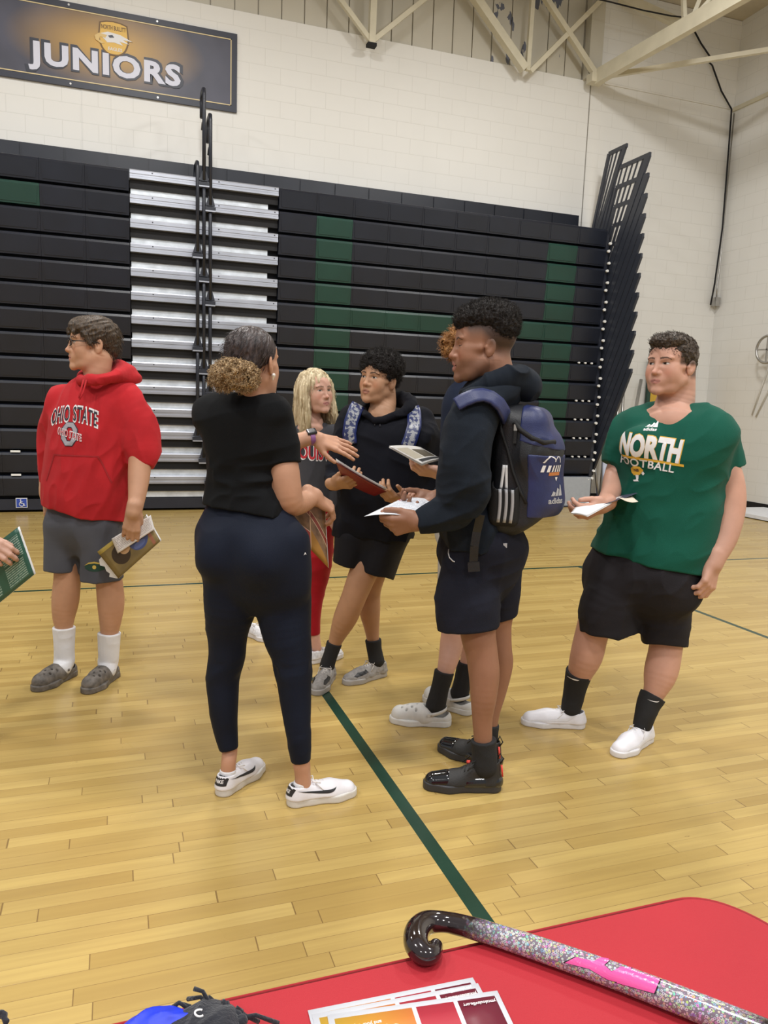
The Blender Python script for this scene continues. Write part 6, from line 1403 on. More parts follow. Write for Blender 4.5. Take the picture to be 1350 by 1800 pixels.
def person_ginger():
    sk = (0.62, 0.36, 0.27)
    p = Person((1.42, 3.14), -82, 'person with curly ginger hair, navy top and white clogs, mostly hidden'); B = p.B
    hc = p.p(835, 624, 0.0); Mh = frame(p.fc(-112)[0]); H = Head(B, hc, Mh, 1.0, skin=sk)
    nb, nr = p.lim([(838, 645, 0.0, 22), (840, 675, 0, 24), (838, 700, 0, 36)]); B.chain(nb, nr, 0.03)
    rows, sd, f = p.rows([(700, 805, 875, 0.9, 0), (800, 800, 880, 1.0, 0), (930, 790, 870, 1.0, 0), (990, 790, 850, 1.0, 0)]); B.loft(rows, sd, f)
    p.limb(B, [(812, 960, 0, 14), (802, 1040, -0.03, 23), (797, 1090, -0.04, 19.5), (794, 1130, -0.05, 20.5), (787, 1165, -0.09, 17), (778, 1195, -0.11, 12.5), (768, 1235, -0.118, 12)], 0.02)
    p.limb(B, [(832, 960, 0.08, 14), (836, 1040, 0.08, 22), (834, 1100, 0.07, 20), (826, 1150, 0.06, 16), (818, 1180, 0.05, 12), (812, 1210, 0.045, 12)], 0.02)
    a, r = p.limb(B, [(805, 790, -0.10, 12), (796, 830, -0.13, 15), (783, 835, -0.16, 12), (776, 833, -0.18, 11)], 0.015); w = a[-1]
    hand(B, w, unit(p.p(728, 822, -0.22)-w), unit(-UP*0.8-NH*0.55), -1, 0.98, curl=(25, 45, 35), spread=3, thumb=(25, 10), rs=1.05)
    a2, r = p.limb(B, [(800, 860, 0.14, 14), (772, 880, 0.14, 12)], 0.015); hand(B, a2[-1], unit(p.p(740, 862, 0.12)-a2[-1]), UP, 1, 0.98, curl=(25, 40, 30))
    lo = p.b
    skinned(p, H, sk, [(hc-(.15, .15, .14), hc+(.15, .15, .16), 0.0025), (hc-(.2, .2, .30), hc+(.2, .2, -.12), 0.005), (w-(.22, .16, .12), w+(.12, .14, .12), 0.0026), (lo+(-.4, -.4, .08), lo+(.4, .4, 1.25), 0.005)])
    S = Sdf(); M_n = cloth('navy_fleece', (0.010, 0.016, 0.035), 0.85)
    rows, sd, f = p.rows([(915, 775, 880, 0.8, 0), (880, 772, 884, 0.8, 0), (800, 772, 888, 0.8, 0), (740, 776, 890, 0.75, 0), (700, 782, 886, 0.75, 0), (680, 792, 872, 0.75, 0), (664, 810, 862, 0.8, 0)]); S.loft(rows, sd, f, 0.03)
    p.limb(S, [(830, 720, -0.14, 30), (815, 780, -0.16, 27), (800, 820, -0.16, 22), (783, 834, -0.17, 16)], 0.02, cap=1); p.limb(S, [(830, 720, 0.16, 28), (818, 800, 0.17, 24), (800, 862, 0.14, 17)], 0.02, cap=1)
    S.folds(0.014, 9, (0.3, 0, 1), 103, 0.28); p.garment('sweatshirt', S, M_n, 0.005)
    S = Sdf(); M_l = cloth('pale_grey_jersey', (0.42, 0.41, 0.38), 0.8)
    rows, sd, f2 = p.rows([(985, 790, 850, 0.8, 0), (950, 766, 862, 1.1, 0), (900, 768, 870, 1.1, 0)]); S.loft(rows, sd, f2, 0.03)
    p.limb(S, [(806, 960, -0.05, 36), (804, 1030, -0.05, 35)], 0.02, cap=1); p.limb(S, [(836, 960, 0.08, 34), (838, 1030, 0.09, 34)], 0.02, cap=1); p.garment('shorts', S, M_l, 0.005)
    M_c = mat('white_foam', (0.66, 0.65, 0.62), 0.55, noise=0.06, nscale=30)
    for pts, an, at in (([(781, 1180, -0.11, 16), (773, 1212, -0.115, 14.5), (766, 1240, -0.118, 16)], (766, 1240, -0.118), (697, 1268)), ([(820, 1165, 0.05, 15), (814, 1195, 0.045, 14), (808, 1218, 0.045, 15)], (808, 1218, 0.045), (738, 1226))):
        a, r = p.lim(pts); sock(p, a, r, M_sockb); an = p.p(*an)*(1, 1, 0); toe = on(at[0], at[1], 2, 0); dd = unit(toe-an)
        shoe(p, an-dd*0.075, an+dd*0.21, None, M_c, None, None, 'clog', name='clog', w=1.08)
    M_h = hair_mat('ginger_curls', (0.14, 0.055, 0.014), (0.55, 0.27, 0.09), 150, (1, 1, 1), 0.5)
    hair(p, H, M_h, ells=[((0, -0.015, 0.055), (0.094, 0.104, 0.082)), ((0, 0.060, 0.075), (0.065, 0.060, 0.042)), ((0, 0.095, 0.050), (0.056, 0.046, 0.044)), ((0.03, 0.105, 0.02), (0.036, 0.034, 0.034)), ((-0.03, 0.10, 0.03), (0.036, 0.034, 0.034))],
         cuts=[((0, 0.080, -0.075), (0.090, 0.055, 0.060), 0.010), ((0, 0.0, -0.09), (0.11, 0.10, 0.06), 0.01)], bumps=[(0.022, 34, 33), (0.012, 70, 36), (0.006, 140, 39)], strand=(3500, 0.020, 0.0009, 0.005, 'out'))
    return p, w
def person_tall():
    sk = (0.30, 0.145, 0.088)
    p = Person((1.27, 2.60), -98, 'tall young man in a dark hoodie and shorts seen from the side'); B = p.B
    hc = p.p(847, 612, 0); Mh = frame(unit(p.fc(-84)[0]-UP*0.03))
    def hl(L): x, y, z = np.abs(L[:, 0]), L[:, 1], L[:, 2]; return np.clip((z-0.020+np.clip((0.01-y)/0.06, 0, 1)*0.06)/0.045, 0, 1)*np.clip((0.062-y-0.25*np.clip(0.06-z, 0, 1))/0.014, 0, 1)*0.85
    H = Head(B, hc, Mh, 1.11, wid=0.95, skin=sk, lip=(0.36, 0.15, 0.12), brow=(0.012, 0.008, 0.007), nose=1.25, lips=1.45, mouth=0.9, eyes='closed', hairc=(0.018, 0.012, 0.010), hairline=hl, beard=0.35)
    nb, nr = p.lim([(868, 640, 0.0, 31), (874, 668, 0, 31), (872, 695, 0, 34)]); B.chain(nb, nr, 0.03)
    rows, sd, f = p.rows([(715, 845, 895, 0.8, 0), (800, 815, 862, 0.8, 0), (940, 810, 872, 0.8, 0), (1010, 815, 875, 0.8, 0)]); B.loft(rows, sd, f)
    p.limb(B, [(835, 1000, -0.06, 18), (839, 1070, -0.09, 32), (840, 1112, -0.11, 31), (847, 1150, -0.12, 28), (851, 1185, -0.13, 27), (850, 1225, -0.14, 23), (848, 1262, -0.14, 18), (849, 1300, -0.14, 16), (850, 1345, -0.14, 15)], 0.015)
    p.limb(B, [(865, 1000, 0.06, 18), (874, 1060, 0.08, 29), (873, 1100, 0.08, 26), (876, 1140, 0.07, 23.5), (878, 1168, 0.07, 23.5), (871, 1215, 0.06, 19), (864, 1255, 0.05, 14), (860, 1290, 0.05, 13), (858, 1310, 0.05, 13)], 0.015)
    a, r = p.limb(B, [(818, 860, -0.19, 14), (790, 905, -0.20, 16), (750, 916, -0.22, 15), (735, 917, -0.225, 14.5)], 0.015); w = a[-1]
    hand(B, w, unit(p.p(690, 924, -0.22)-w), unit(-NH*0.85-UP*0.45), 1, 1.02, per=((30, 70, 45), (45, 70, 45), (52, 70, 45), (55, 70, 45)), spread=2, thumb=(24, 14), rs=1.12)
    a2, r = p.limb(B, [(815, 850, 0.15, 14), (775, 872, 0.10, 13), (762, 876, 0.06, 12)], 0.015); w2 = a2[-1]
    hand(B, w2, unit(p.p(735, 885, 0.02)-w2), unit(-UP*0.7+NH*0.5), -1, 1.0, curl=(25, 40, 30), rs=1.05)
    lo = p.b
    skinned(p, H, sk, [(hc-(.17, .17, .155), hc+(.17, .17, .17), 0.002), (hc-(.2, .2, .30), hc+(.2, .2, -.135), 0.004), (w-(.20, .14, .14), w+(.10, .14, .12), 0.0024), (w2-(.16, .14, .12), w2+(.10, .12, .10), 0.003), (lo+(-.5, -.5, .08), lo+(.5, .5, 1.2), 0.0045)])
    S = Sdf(); M_n = cloth('faded_black_fleece', (0.011, 0.015, 0.022), 0.85, 0.08, noise=0.16)
    rows, sd, f = p.rows([(955, 778, 900, 0.75, 0), (925, 772, 900, 0.78, 0), (880, 778, 880, 0.75, 0), (820, 785, 876, 0.70, 0), (760, 788, 880, 0.66, 0), (720, 794, 898, 0.66, 0), (695, 808, 918, 0.70, 0), (672, 826, 925, 0.9, 0), (655, 846, 912, 1.0, 0)]); S.loft(rows, sd, f, 0.03)
    a3, r3 = p.limb(S, [(838, 722, -0.15, 40), (822, 765, -0.20, 44), (814, 815, -0.22, 44), (815, 862, -0.22, 42), (800, 893, -0.22, 33), (770, 908, -0.22, 26), (736, 918, -0.225, 18.5)], 0.03, cap=1)
    p.limb(S, [(850, 725, 0.15, 36), (838, 800, 0.18, 34), (815, 850, 0.15, 26), (775, 873, 0.09, 16)], 0.03, cap=1)
    S.folds(0.016, 8, (0.3, 0, 1), 113, 0.28); S.folds(0.008, 18, (1, 0, 0.4), 118, 0.3); el = p.p(805, 885, -0.25); S.folds(0.020, 15, (1, 0, 0.6), 4, 0.25, el-(.14, .2, .12), el+(.14, .2, .12))
    g = p.garment('hoodie', S, M_n, 0.004)
    hd = Sdf(); a, r = p.lim([(815, 695, 0.0, 8), (832, 686, -0.08, 12), (860, 676, -0.10, 18), (896, 668, -0.09, 24), (920, 674, 0.0, 28), (900, 664, 0.08, 24), (868, 668, 0.10, 16), (832, 682, 0.08, 11), (815, 695, 0.0, 8)]); hd.chain(a, r, 0.03)
    hd.ell(p.p(912, 680, 0), (0.085, 0.075, 0.048), frame(p.f), 0.03); hd.folds(0.020, 14, (0.2, 1, 0.2), 6, 0.3); lo_, hi_ = bounds(hd, 0.02); to_mesh('hood', [hd.mesh(lo_, hi_, 0.004)], p.t, M_n, smooth=2)
    # shorts
    S = Sdf(); M_s = cloth('dark_grey_fleece', (0.014, 0.015, 0.024), 0.85)
    rows, sd, f2 = p.rows([(1060, 835, 875, 0.7, 0), (1025, 790, 900, 0.9, 0), (985, 772, 920, 1.0, 0), (950, 774, 925, 0.95, 0), (925, 784, 915, 0.9, 0)]); S.loft(rows, sd, f2, 0.04)
    p.limb(S, [(822, 1000, -0.08, 49), (820, 1040, -0.09, 56), (819, 1070, -0.10, 57), (822, 1104, -0.11, 54)], 0.02, cap=1, wide=NH, q=0.85)
    p.limb(S, [(872, 990, 0.08, 46), (876, 1030, 0.08, 40), (877, 1082, 0.08, 33)], 0.02, cap=1, wide=NH, q=0.95)
    S.folds(0.014, 8, (0.1, 0, 1), 123, 0.22); S.folds(0.006, 18, (1, 0, 0.3), 125, 0.3)
    sh = p.garment('shorts', S, M_s, 0.0045)
    b = MB(); q = [p.hit(sh, x_, y_)[0]-NH*0.003 for x_, y_ in ((789, 965), (788, 972), (790, 980), (796, 986), (799, 987))]; b.tube(q, 0.0022, 6); b.build('pocket_piping', mat('print_white', (0.78, 0.76, 0.76), 0.6), sh)
    M_pt = mat('black_patent', (0.010, 0.010, 0.011), 0.08, coat=0.6); M_nb = mat('black_nubuck', (0.018, 0.017, 0.016), 0.6, bump=0.2); M_so = mat('dark_sole', (0.030, 0.030, 0.034), 0.5); M_r = mat('red_trim', (0.75, 0.07, 0.05), 0.5)
    for pts, an, at, ln in (([(850, 1300, -0.14, 20.5), (851, 1318, -0.14, 20), (852, 1345, -0.14, 21)], (852, 1345, -0.14), (752, 1384), 0.30), ([(860, 1272, 0.05, 16), (858, 1290, 0.05, 16), (857, 1310, 0.05, 17)], (856, 1310, 0.05), (783, 1320), 0.29)):
        a, r = p.lim(pts); sock(p, a, r, M_sockb); an = p.p(*an)*(1, 1, 0); toe = on(at[0], at[1], 2, 0); dd = unit(toe-an)
        o, W = shoe(p, an-dd*0.068, an+dd*0.232, None, M_nb, M_so, mat('black_lace', (0.015, 0.015, 0.015), 0.6), 'high', name='sneaker', w=1.02, hs=0.032)
        T = Sdf(); T.cone(W(0.70, 0, 0.030), W(0.86, 0, 0.026), 0.0425, 0.0375, 0.01); T.cone(W(0.10, 0, 0.036), W(0.45, 0, 0.030), 0.0365, 0.041, 0.01); T.cut(W(0.5, 0, 0.022), (0, 0, -1)); lo_, hi_ = bounds(T, 0.01); to_mesh('patent_overlay', [T.mesh(lo_, hi_, 0.0028)], o, M_pt, smooth=1)
        b = MB(); b.tube([W(0.03, 0, 0.105), W(-0.01, 0, 0.125), W(0.04, 0, 0.145), W(0.07, 0, 0.12)], 0.003, 6).build('heel_loop', mat('black_lace', (0.015, 0.015, 0.015), 0.6), o); b = MB(); b.tube([W(0.40, -0.012, 0.102), W(0.44, -0.02, 0.098)], 0.007, 8); b.tube([W(0.0, 0.012, 0.06), W(0.02, 0.012, 0.105)], 0.004, 6); b.build('red_trim', M_r, o)
    M_h = hair_mat('black_curls', (0.004, 0.003, 0.003), (0.028, 0.022, 0.019), 200, (1, 1, 1), 0.7)
    hair(p, H, M_h, ells=[((0, -0.022, 0.098), (0.078, 0.098, 0.056)), ((0, -0.055, 0.070), (0.076, 0.064, 0.060)), ((0, 0.040, 0.092), (0.066, 0.050, 0.042))],
         cuts=[((0, 0.105, 0.015), (0.090, 0.045, 0.048), 0.010), ((0, 0.03, -0.005), (0.12, 0.075, 0.068), 0.010)], bumps=[(0.007, 60, 43), (0.005, 120, 46), (0.003, 190, 49)], strand=(6500, 0.012, 0.0007, 0.002, 'out'))
    return p, g, w, sh
def person_edge():
    sk = (0.55, 0.32, 0.24)
    p = Person((on(-95, 1300, 2, 0)[0], on(-95, 1300, 2, 0)[1]), 70, 'person past the left edge, only a hand with a green booklet showing'); B = p.B
    hc = p.p(-90, 600, 0); H = Head(B, hc, frame(p.fc(75)[0]), 1.0, skin=sk)
    nb, nr = p.lim([(-100, 625, 0.0, 22), (-104, 660, 0, 24), (-106, 700, 0, 38)]); B.chain(nb, nr, 0.03)
    rows, sd, f = p.rows([(700, -150, -60, 0.7, 0), (800, -145, -65, 0.8, 0), (980, -140, -70, 0.8, 0)]); B.loft(rows, sd, f)
    a, r = p.limb(B, [(-95, 800, -0.15, 20), (-80, 880, -0.16, 20), (-64, 922, -0.21, 17), (-42, 946, -0.245, 14)], 0.015); w = a[-1]
    hand(B, w, unit(p.p(6, 974, -0.26)-w), unit(-NH*0.8+UP*0.5), -1, 1.0, curl=(20, 40, 30), spread=3, thumb=(15, 5), rs=1.1)
    lo = p.b
    skinned(p, H, sk, [(hc-(.15, .15, .14), hc+(.15, .15, .16), 0.003), (hc-(.2, .2, .30), hc+(.2, .2, -.12), 0.005), (w-(.12, .16, .14), w+(.22, .14, .14), 0.0026), (lo+(-.4, -.4, .6), lo+(.4, .4, 1.2), 0.006)])
    S = Sdf(); rows, sd, f = p.rows([(960, -165, -55, 0.8, 0), (850, -165, -60, 0.8, 0), (740, -165, -55, 0.75, 0), (700, -150, -65, 0.6, 0), (680, -130, -82, 0.6, 0)]); S.loft(rows, sd, f, 0.03); p.limb(S, [(-95, 730, -0.12, 28), (-92, 800, -0.15, 26), (-82, 870, -0.16, 24)], 0.03, cap=1); S.folds(0.014, 9, (0.3, 0, 1), 133, 0.28); p.garment('t_shirt', S, cloth('grey_cotton', (0.2, 0.2, 0.22)), 0.006)
    S = Sdf(); rows, sd, f = p.rows([(1010, -150, -70, 0.8, 0), (930, -160, -60, 0.8, 0)]); S.loft(rows, sd, f, 0.03); p.limb(S, [(-118, 980, 0.08, 36), (-112, 1130, 0.08, 26), (-108, 1240, 0.08, 19)], 0.02, cap=1); p.limb(S, [(-98, 980, -0.08, 36), (-100, 1130, -0.08, 26), (-104, 1275, -0.08, 19)], 0.02, cap=1); p.garment('trousers', S, cloth('dark_denim', (0.02, 0.03, 0.06)), 0.006)
    for o_, y_ in ((0.08, 1240), (-0.08, 1275)):
        an = p.p(-106, y_, o_)*(1, 1, 0); dd = unit(p.f*(1, 1, 0)); shoe(p, an-dd*0.07, an+dd*0.21, None, mat('white_leather', (0.76, 0.75, 0.79), 0.42), mat('white_rubber', (0.7, 0.69, 0.7), 0.5), None, 'low', name='sneaker'); sock(p, [np.array((an[0], an[1], 0.2)), np.array((an[0], an[1], 0.06))], [0.034, 0.030], M_sockw)
    hair(p, H, hair_mat('brown_hair', (0.022, 0.015, 0.010), (0.10, 0.065, 0.038), 160, (1, 1, 0.35)), ells=[((0, -0.024, 0.046), (0.082, 0.102, 0.082)), ((0, -0.070, 0.005), (0.060, 0.050, 0.065))], cuts=[((0, 0.095, -0.03), (0.078, 0.064, 0.076), 0.006), ((0, 0.0, -0.10), (0.10, 0.085, 0.065), 0.01)], groove=(0.006, 55, (0, 1, -0.35)), h=0.003)
    return p, w
pd_, gD, wD, wD2 = person_strap(); person_blonde(); pe_, wE = person_ginger(); pf_, gF, wF, shF = person_tall(); ph_, wH = person_edge()
# ================================================================== THINGS HELD, WORN AND ON THE TABLE
def booklet(name, P_, corners, m, back, lab, cat, bend=0.0, leaves=2, gap=0.004, curl=0.0, group=None):
    """corners: (x, y, off) round the front sheet, starting top left as printed"""
    c = [P_.p(*q) for q in corners]; nz = unit(np.cross(c[1]-c[0], c[3]-c[0])); nz = -nz if nz@(c[0]-CAM) > 0 else nz
    base = sum(c)/4; t = empty(name, base, lab, cat, group)
    if np.cross(c[1]-c[0], c[3]-c[0])@nz < 0: order = (0, 1, 2, 3); sg = -1
    else: order = (0, 1, 2, 3); sg = 1
    sheet(*c, bend=bend*sg, curl=curl*sg, name='cover', m=m, parent=t)
    for i in range(leaves):
        j = 0.004*(i+1); c2 = [q-nz*gap*(i+1)+unit(c[1]-c[0])*j*0.5 for q in c]; sheet(*c2, bend=bend*sg*0.9, curl=curl*sg, name='page', m=back, parent=t)
    return t, c, nz
def c4(*v): return v
M_paper = mat('white_paper', (0.80, 0.80, 0.80), 0.6); M_paperc = mat('cream_paper', (0.70, 0.62, 0.50), 0.6)
def p_mag(k, U, W):
    nz = k.n('ShaderNodeTexNoise'); nz.inputs['Scale'].default_value = 2.2; cb = k.n('ShaderNodeCombineXYZ'); k.l(U, cb.inputs[0]); k.l(W, cb.inputs[1]); k.l(cb.outputs[0], nz.inputs['Vector'])
    base = k.mix(nz.outputs[0], (0.05, 0.035, 0.02), (0.34, 0.24, 0.08))
    def disc(x, y, rx, ry): a = k.math('DIVIDE', k.math('SUBTRACT', U, x), rx); b = k.math('DIVIDE', k.math('SUBTRACT', W, y), ry); return k.math('LESS_THAN', k.math('ADD', k.math('MULTIPLY', a, a), k.math('MULTIPLY', b, b)), 1.0)
    c = k.mix(disc(0.30, 0.50, 0.17, 0.30), base, (0.035, 0.02, 0.012)); c = k.mix(disc(0.40, 0.42, 0.10, 0.17), c, (0.52, 0.32, 0.17)); c = k.mix(disc(0.68, 0.45, 0.19, 0.34), c, (0.05, 0.07, 0.19)); c = k.mix(disc(0.66, 0.62, 0.12, 0.10), c, (0.09, 0.12, 0.28))
    c = k.mix(in_rect(k, U, W, 0.86, 0.92, 0.25, 0.95), c, (0.30, 0.12, 0.07)); c = k.mix(disc(0.955, 0.42, 0.012, 0.02), c, (0.8, 0.8, 0.8)); c = k.mix(in_rect(k, U, W, 0.0, 0.6, 0.0, 0.12), c, (0.40, 0.29, 0.06)); return c
def p_type(col, ink, blocks):
    def f(k, U, W):
        c = k.mix(0.0, col, col)
        for (u0, u1, v0, v1, n) in blocks: c = k.mix(text_lines(k, U, W, u0, u1, v0, v1, n), c, ink)
        return c
    return f
M_mag = paper_mat('magazine_cover', p_mag, 0.25); M_type = paper_mat('typed_leaflet', p_type((0.74, 0.70, 0.68), (0.30, 0.27, 0.27), [(0.05, 0.48, 0.1, 0.9, 9), (0.62, 0.97, 0.1, 0.9, 9)]), 0.5)
booklet('magazine', pr, [(171, 970, -0.15), (256, 905, -0.135), (282, 951, -0.14), (208, 1017, -0.155)], M_mag, M_paper, 'glossy brown and blue magazine held down at the side by the man in red', 'magazine')
booklet('leaflet', pr, [(196, 947, -0.160), (264, 906, -0.148), (271, 931, -0.150), (207, 973, -0.162)], M_type, M_paper, 'narrow white printed leaflet lying on the glossy brown magazine', 'leaflet', leaves=1)
b = MB(); cc = [pr.p(x_, y_, -0.135) for x_, y_ in ((179, 978), (174, 984), (176, 994), (184, 996), (187, 1004), (193, 1008), (192, 1014), (206, 1017), (214, 1012), (200, 985))]
b.poly(cc).poly([q+NH*0.0008 for q in cc][::-1]); b.build('cut_card', M_paper, label='white scalloped card showing behind the glossy brown magazine', cat='card')
# woman: orange catalogue
def p_or(k, U, W):
    nz = k.n('ShaderNodeTexNoise'); nz.inputs['Scale'].default_value = 7; cb = k.n('ShaderNodeCombineXYZ'); k.l(U, cb.inputs[0]); k.l(W, cb.inputs[1]); k.l(cb.outputs[0], nz.inputs['Vector'])
    pic = k.mix(nz.outputs[0], (0.03, 0.02, 0.02), (0.50, 0.30, 0.16)); yy = k.math('ADD', W, k.math('MULTIPLY', k.math('MULTIPLY', U, U), 0.55))
    c = k.mix(k.math('GREATER_THAN', yy, 0.62), (0.48, 0.24, 0.05), pic)
    c = k.mix(k.math('MULTIPLY', k.math('GREATER_THAN', yy, 0.86), k.math('LESS_THAN', yy, 0.98)), c, (0.30, 0.07, 0.05))
    for v in (0.86, 0.98): c = k.mix(k.math('LESS_THAN', k.math('ABSOLUTE', k.math('SUBTRACT', yy, v)), 0.010), c, (0.75, 0.55, 0.38))
    c = k.mix(in_rect(k, U, W, 0.0, 0.62, 0.36, 0.62), c, pic); c = k.mix(in_rect(k, U, W, 0.0, 0.62, 0.0, 0.34), c, (0.42, 0.07, 0.06)); c = k.mix(in_rect(k, U, W, 0.0, 0.62, 0.34, 0.36), c, (0.75, 0.55, 0.42)); c = k.mix(in_rect(k, U, W, 0.61, 0.63, 0.0, 0.75), c, (0.75, 0.5, 0.3)); return c
M_or = paper_mat('orange_catalogue', p_or, 0.3)
sh_ = booklet('catalogue', pw_, [(497, 915, 0.15), (577, 998, 0.16), (570, 880, 0.17), (500, 868, 0.16)], M_or, M_paper, 'orange and red catalogue held behind the hip of the woman in black', 'catalogue', bend=0.012)
# strap man: clip folder
tf_, c, nz = booklet('folder', pd_, [(590, 812, -0.38), (680, 864, -0.36), (658, 872, -0.19), (604, 846, -0.19)], mat('dark_red_card', (0.20, 0.008, 0.012), 0.4), M_paper, 'white papers on a dark red folder held against the black hoodie', 'folder', leaves=0, bend=0.004)
for i in range(2):
    q = [x+UP*(0.010+0.006*i) for x in c]; sheet(*q, bend=-0.004, name='page', m=M_paper, parent=tf_)
def p_br(k, U, W):
    c = k.mix(0.0, (0.60, 0.58, 0.55), (0.6, 0.58, 0.55)); c = k.mix(in_rect(k, U, W, 0.45, 0.95, 0.25, 0.75), c, (0.10, 0.085, 0.06)); c = k.mix(in_rect(k, U, W, 0.05, 0.42, 0.15, 0.75), c, (0.42, 0.38, 0.30)); c = k.mix(in_rect(k, U, W, 0.10, 0.98, 0.80, 0.93), c, (0.05, 0.05, 0.05)); return c
booklet('brochure', pe_, [(684, 784, -0.30), (739, 786, -0.14), (776, 807, -0.16), (742, 816, -0.30)], paper_mat('brochure_print', p_br, 0.3), M_paper, 'open photo brochure held up beyond the arm of the tall man', 'brochure', bend=0.006, leaves=2)
M_list = paper_mat('typed_sheet', p_type((0.76, 0.79, 0.84), (0.36, 0.38, 0.45), [(0.12, 0.85, 0.08, 0.80, 11)]), 0.55)
t_, cF_, _ = booklet('paper_sheet', pf_, [(703, 878, 0.03), (764, 882, 0.03), (737, 912, -0.24), (640, 908, -0.24)], M_list, M_paper, 'white typed sheet held out flat in the hand of the tall man', 'paper', bend=0.012, leaves=0)
b = MB(); c0 = cF_[0]*0.80+cF_[1]*0.08+cF_[3]*0.12+UP*0.006; e1 = unit(cF_[1]-cF_[0]); e2 = unit(cF_[3]-cF_[0]); b.tube([c0, c0+e1*0.02+e2*0.006, c0+e1*0.03+e2*0.02], 0.002, 5); b.build('red_mark', mat('red_ink', (0.6, 0.03, 0.04), 0.5), t_)
t_, cG, _ = booklet('leaflet', pg, [(1015, 888, -0.14), (1096, 872, -0.06), (1032, 907, -0.30), (1003, 902, -0.30)], M_paper, M_paper, 'folded white and dark leaflets held in the hand of the man in green', 'leaflet', bend=0.004, leaves=1)
c = [pg.p(*q) for q in ((1015, 888, -0.10), (1110, 865, 0.0), (1121, 867, -0.10), (1036, 893, -0.20))]; sheet(*c, bend=0.004, name='dark_page', m=mat('dark_print', (0.05, 0.055, 0.09), 0.4), parent=t_)
c = [pg.p(*q) for q in ((1086, 874, -0.14), (1110, 872, -0.08), (1122, 882, -0.20), (1098, 880, -0.24))]; sheet(*c, bend=0.005, name='cream_flap', m=M_paperc, parent=t_)
def p_gr(k, U, W):
    c = k.mix(0.0, (0.022, 0.085, 0.055), (0.022, 0.085, 0.055))
    for u0, u1, v0, v1, n in ((0.10, 0.40, 0.50, 0.92, 9), (0.10, 0.45, 0.08, 0.45, 9), (0.55, 0.92, 0.55, 0.93, 9), (0.55, 0.95, 0.10, 0.50, 9)): c = k.mix(in_rect(k, U, W, u0, u1, v0, v1), c, (0.045, 0.125, 0.095)); c = k.mix(text_lines(k, U, W, u0, u1, v0, v1, n), c, (0.30, 0.40, 0.33))
    return c
booklet('booklet', ph_, [(-52, 990, -0.20), (31, 927, -0.20), (60, 1010, -0.20), (-26, 1080, -0.20)], paper_mat('green_booklet', p_gr, 0.35), M_paper, 'dark green booklet with small pale type at the left edge', 'booklet', leaves=2)
# backpack straps of the man in the black hoodie
def strap_pat():
    k = NT('strap_print'); uv = k.n('ShaderNodeUVMap'); mp = k.n('ShaderNodeMapping'); mp.inputs['Scale'].default_value = (9, 2.2, 1); k.l(uv.outputs[0], mp.inputs[0]); sp = k.n('ShaderNodeSeparateXYZ'); k.l(uv.outputs[0], sp.inputs[0])
    nz = k.n('ShaderNodeTexNoise'); nz.inputs['Scale'].default_value = 1.6; nz.inputs['Detail'].default_value = 4; k.l(mp.outputs[0], nz.inputs['Vector']); f = k.math('GREATER_THAN', nz.outputs[0], 0.50)
    c = k.mix(f, (0.03, 0.04, 0.12), (0.30, 0.31, 0.33)); e = k.math('GREATER_THAN', k.math('ABSOLUTE', k.math('SUBTRACT', sp.outputs[1], 0.5)), 0.36); k.l(k.mix(e, c, (0.015, 0.025, 0.11)), k.b.inputs['Base Color']); k.b.inputs['Roughness'].default_value = 0.35; return k.m
M_sp = strap_pat()
bp = empty('backpack', pd_.p(690, 800, 0.2), 'backpack with navy and silver patterned straps worn over the black hoodie', 'backpack')
S = Sdf(); S.box(pd_.p(688, 800, 0.27), (0.14, 0.07, 0.20), frame(pd_.f), 0.05); l_, u_ = bounds(S, 0.01); to_mesh('bag', [S.mesh(l_, u_, 0.006)], bp, mat('navy_nylon', (0.014, 0.020, 0.065), 0.5, bump=0.2))
pd_.ribbon(gD, [(633, 708), (624, 722), (617, 742), (615, 762), (618, 780)], 0.034, 0.008, M_sp, 'shoulder_strap', parent=bp); pd_.ribbon(gD, [(724, 712), (729, 730), (728, 752), (722, 772), (716, 786)], 0.034, 0.008, M_sp, 'shoulder_strap', parent=bp)
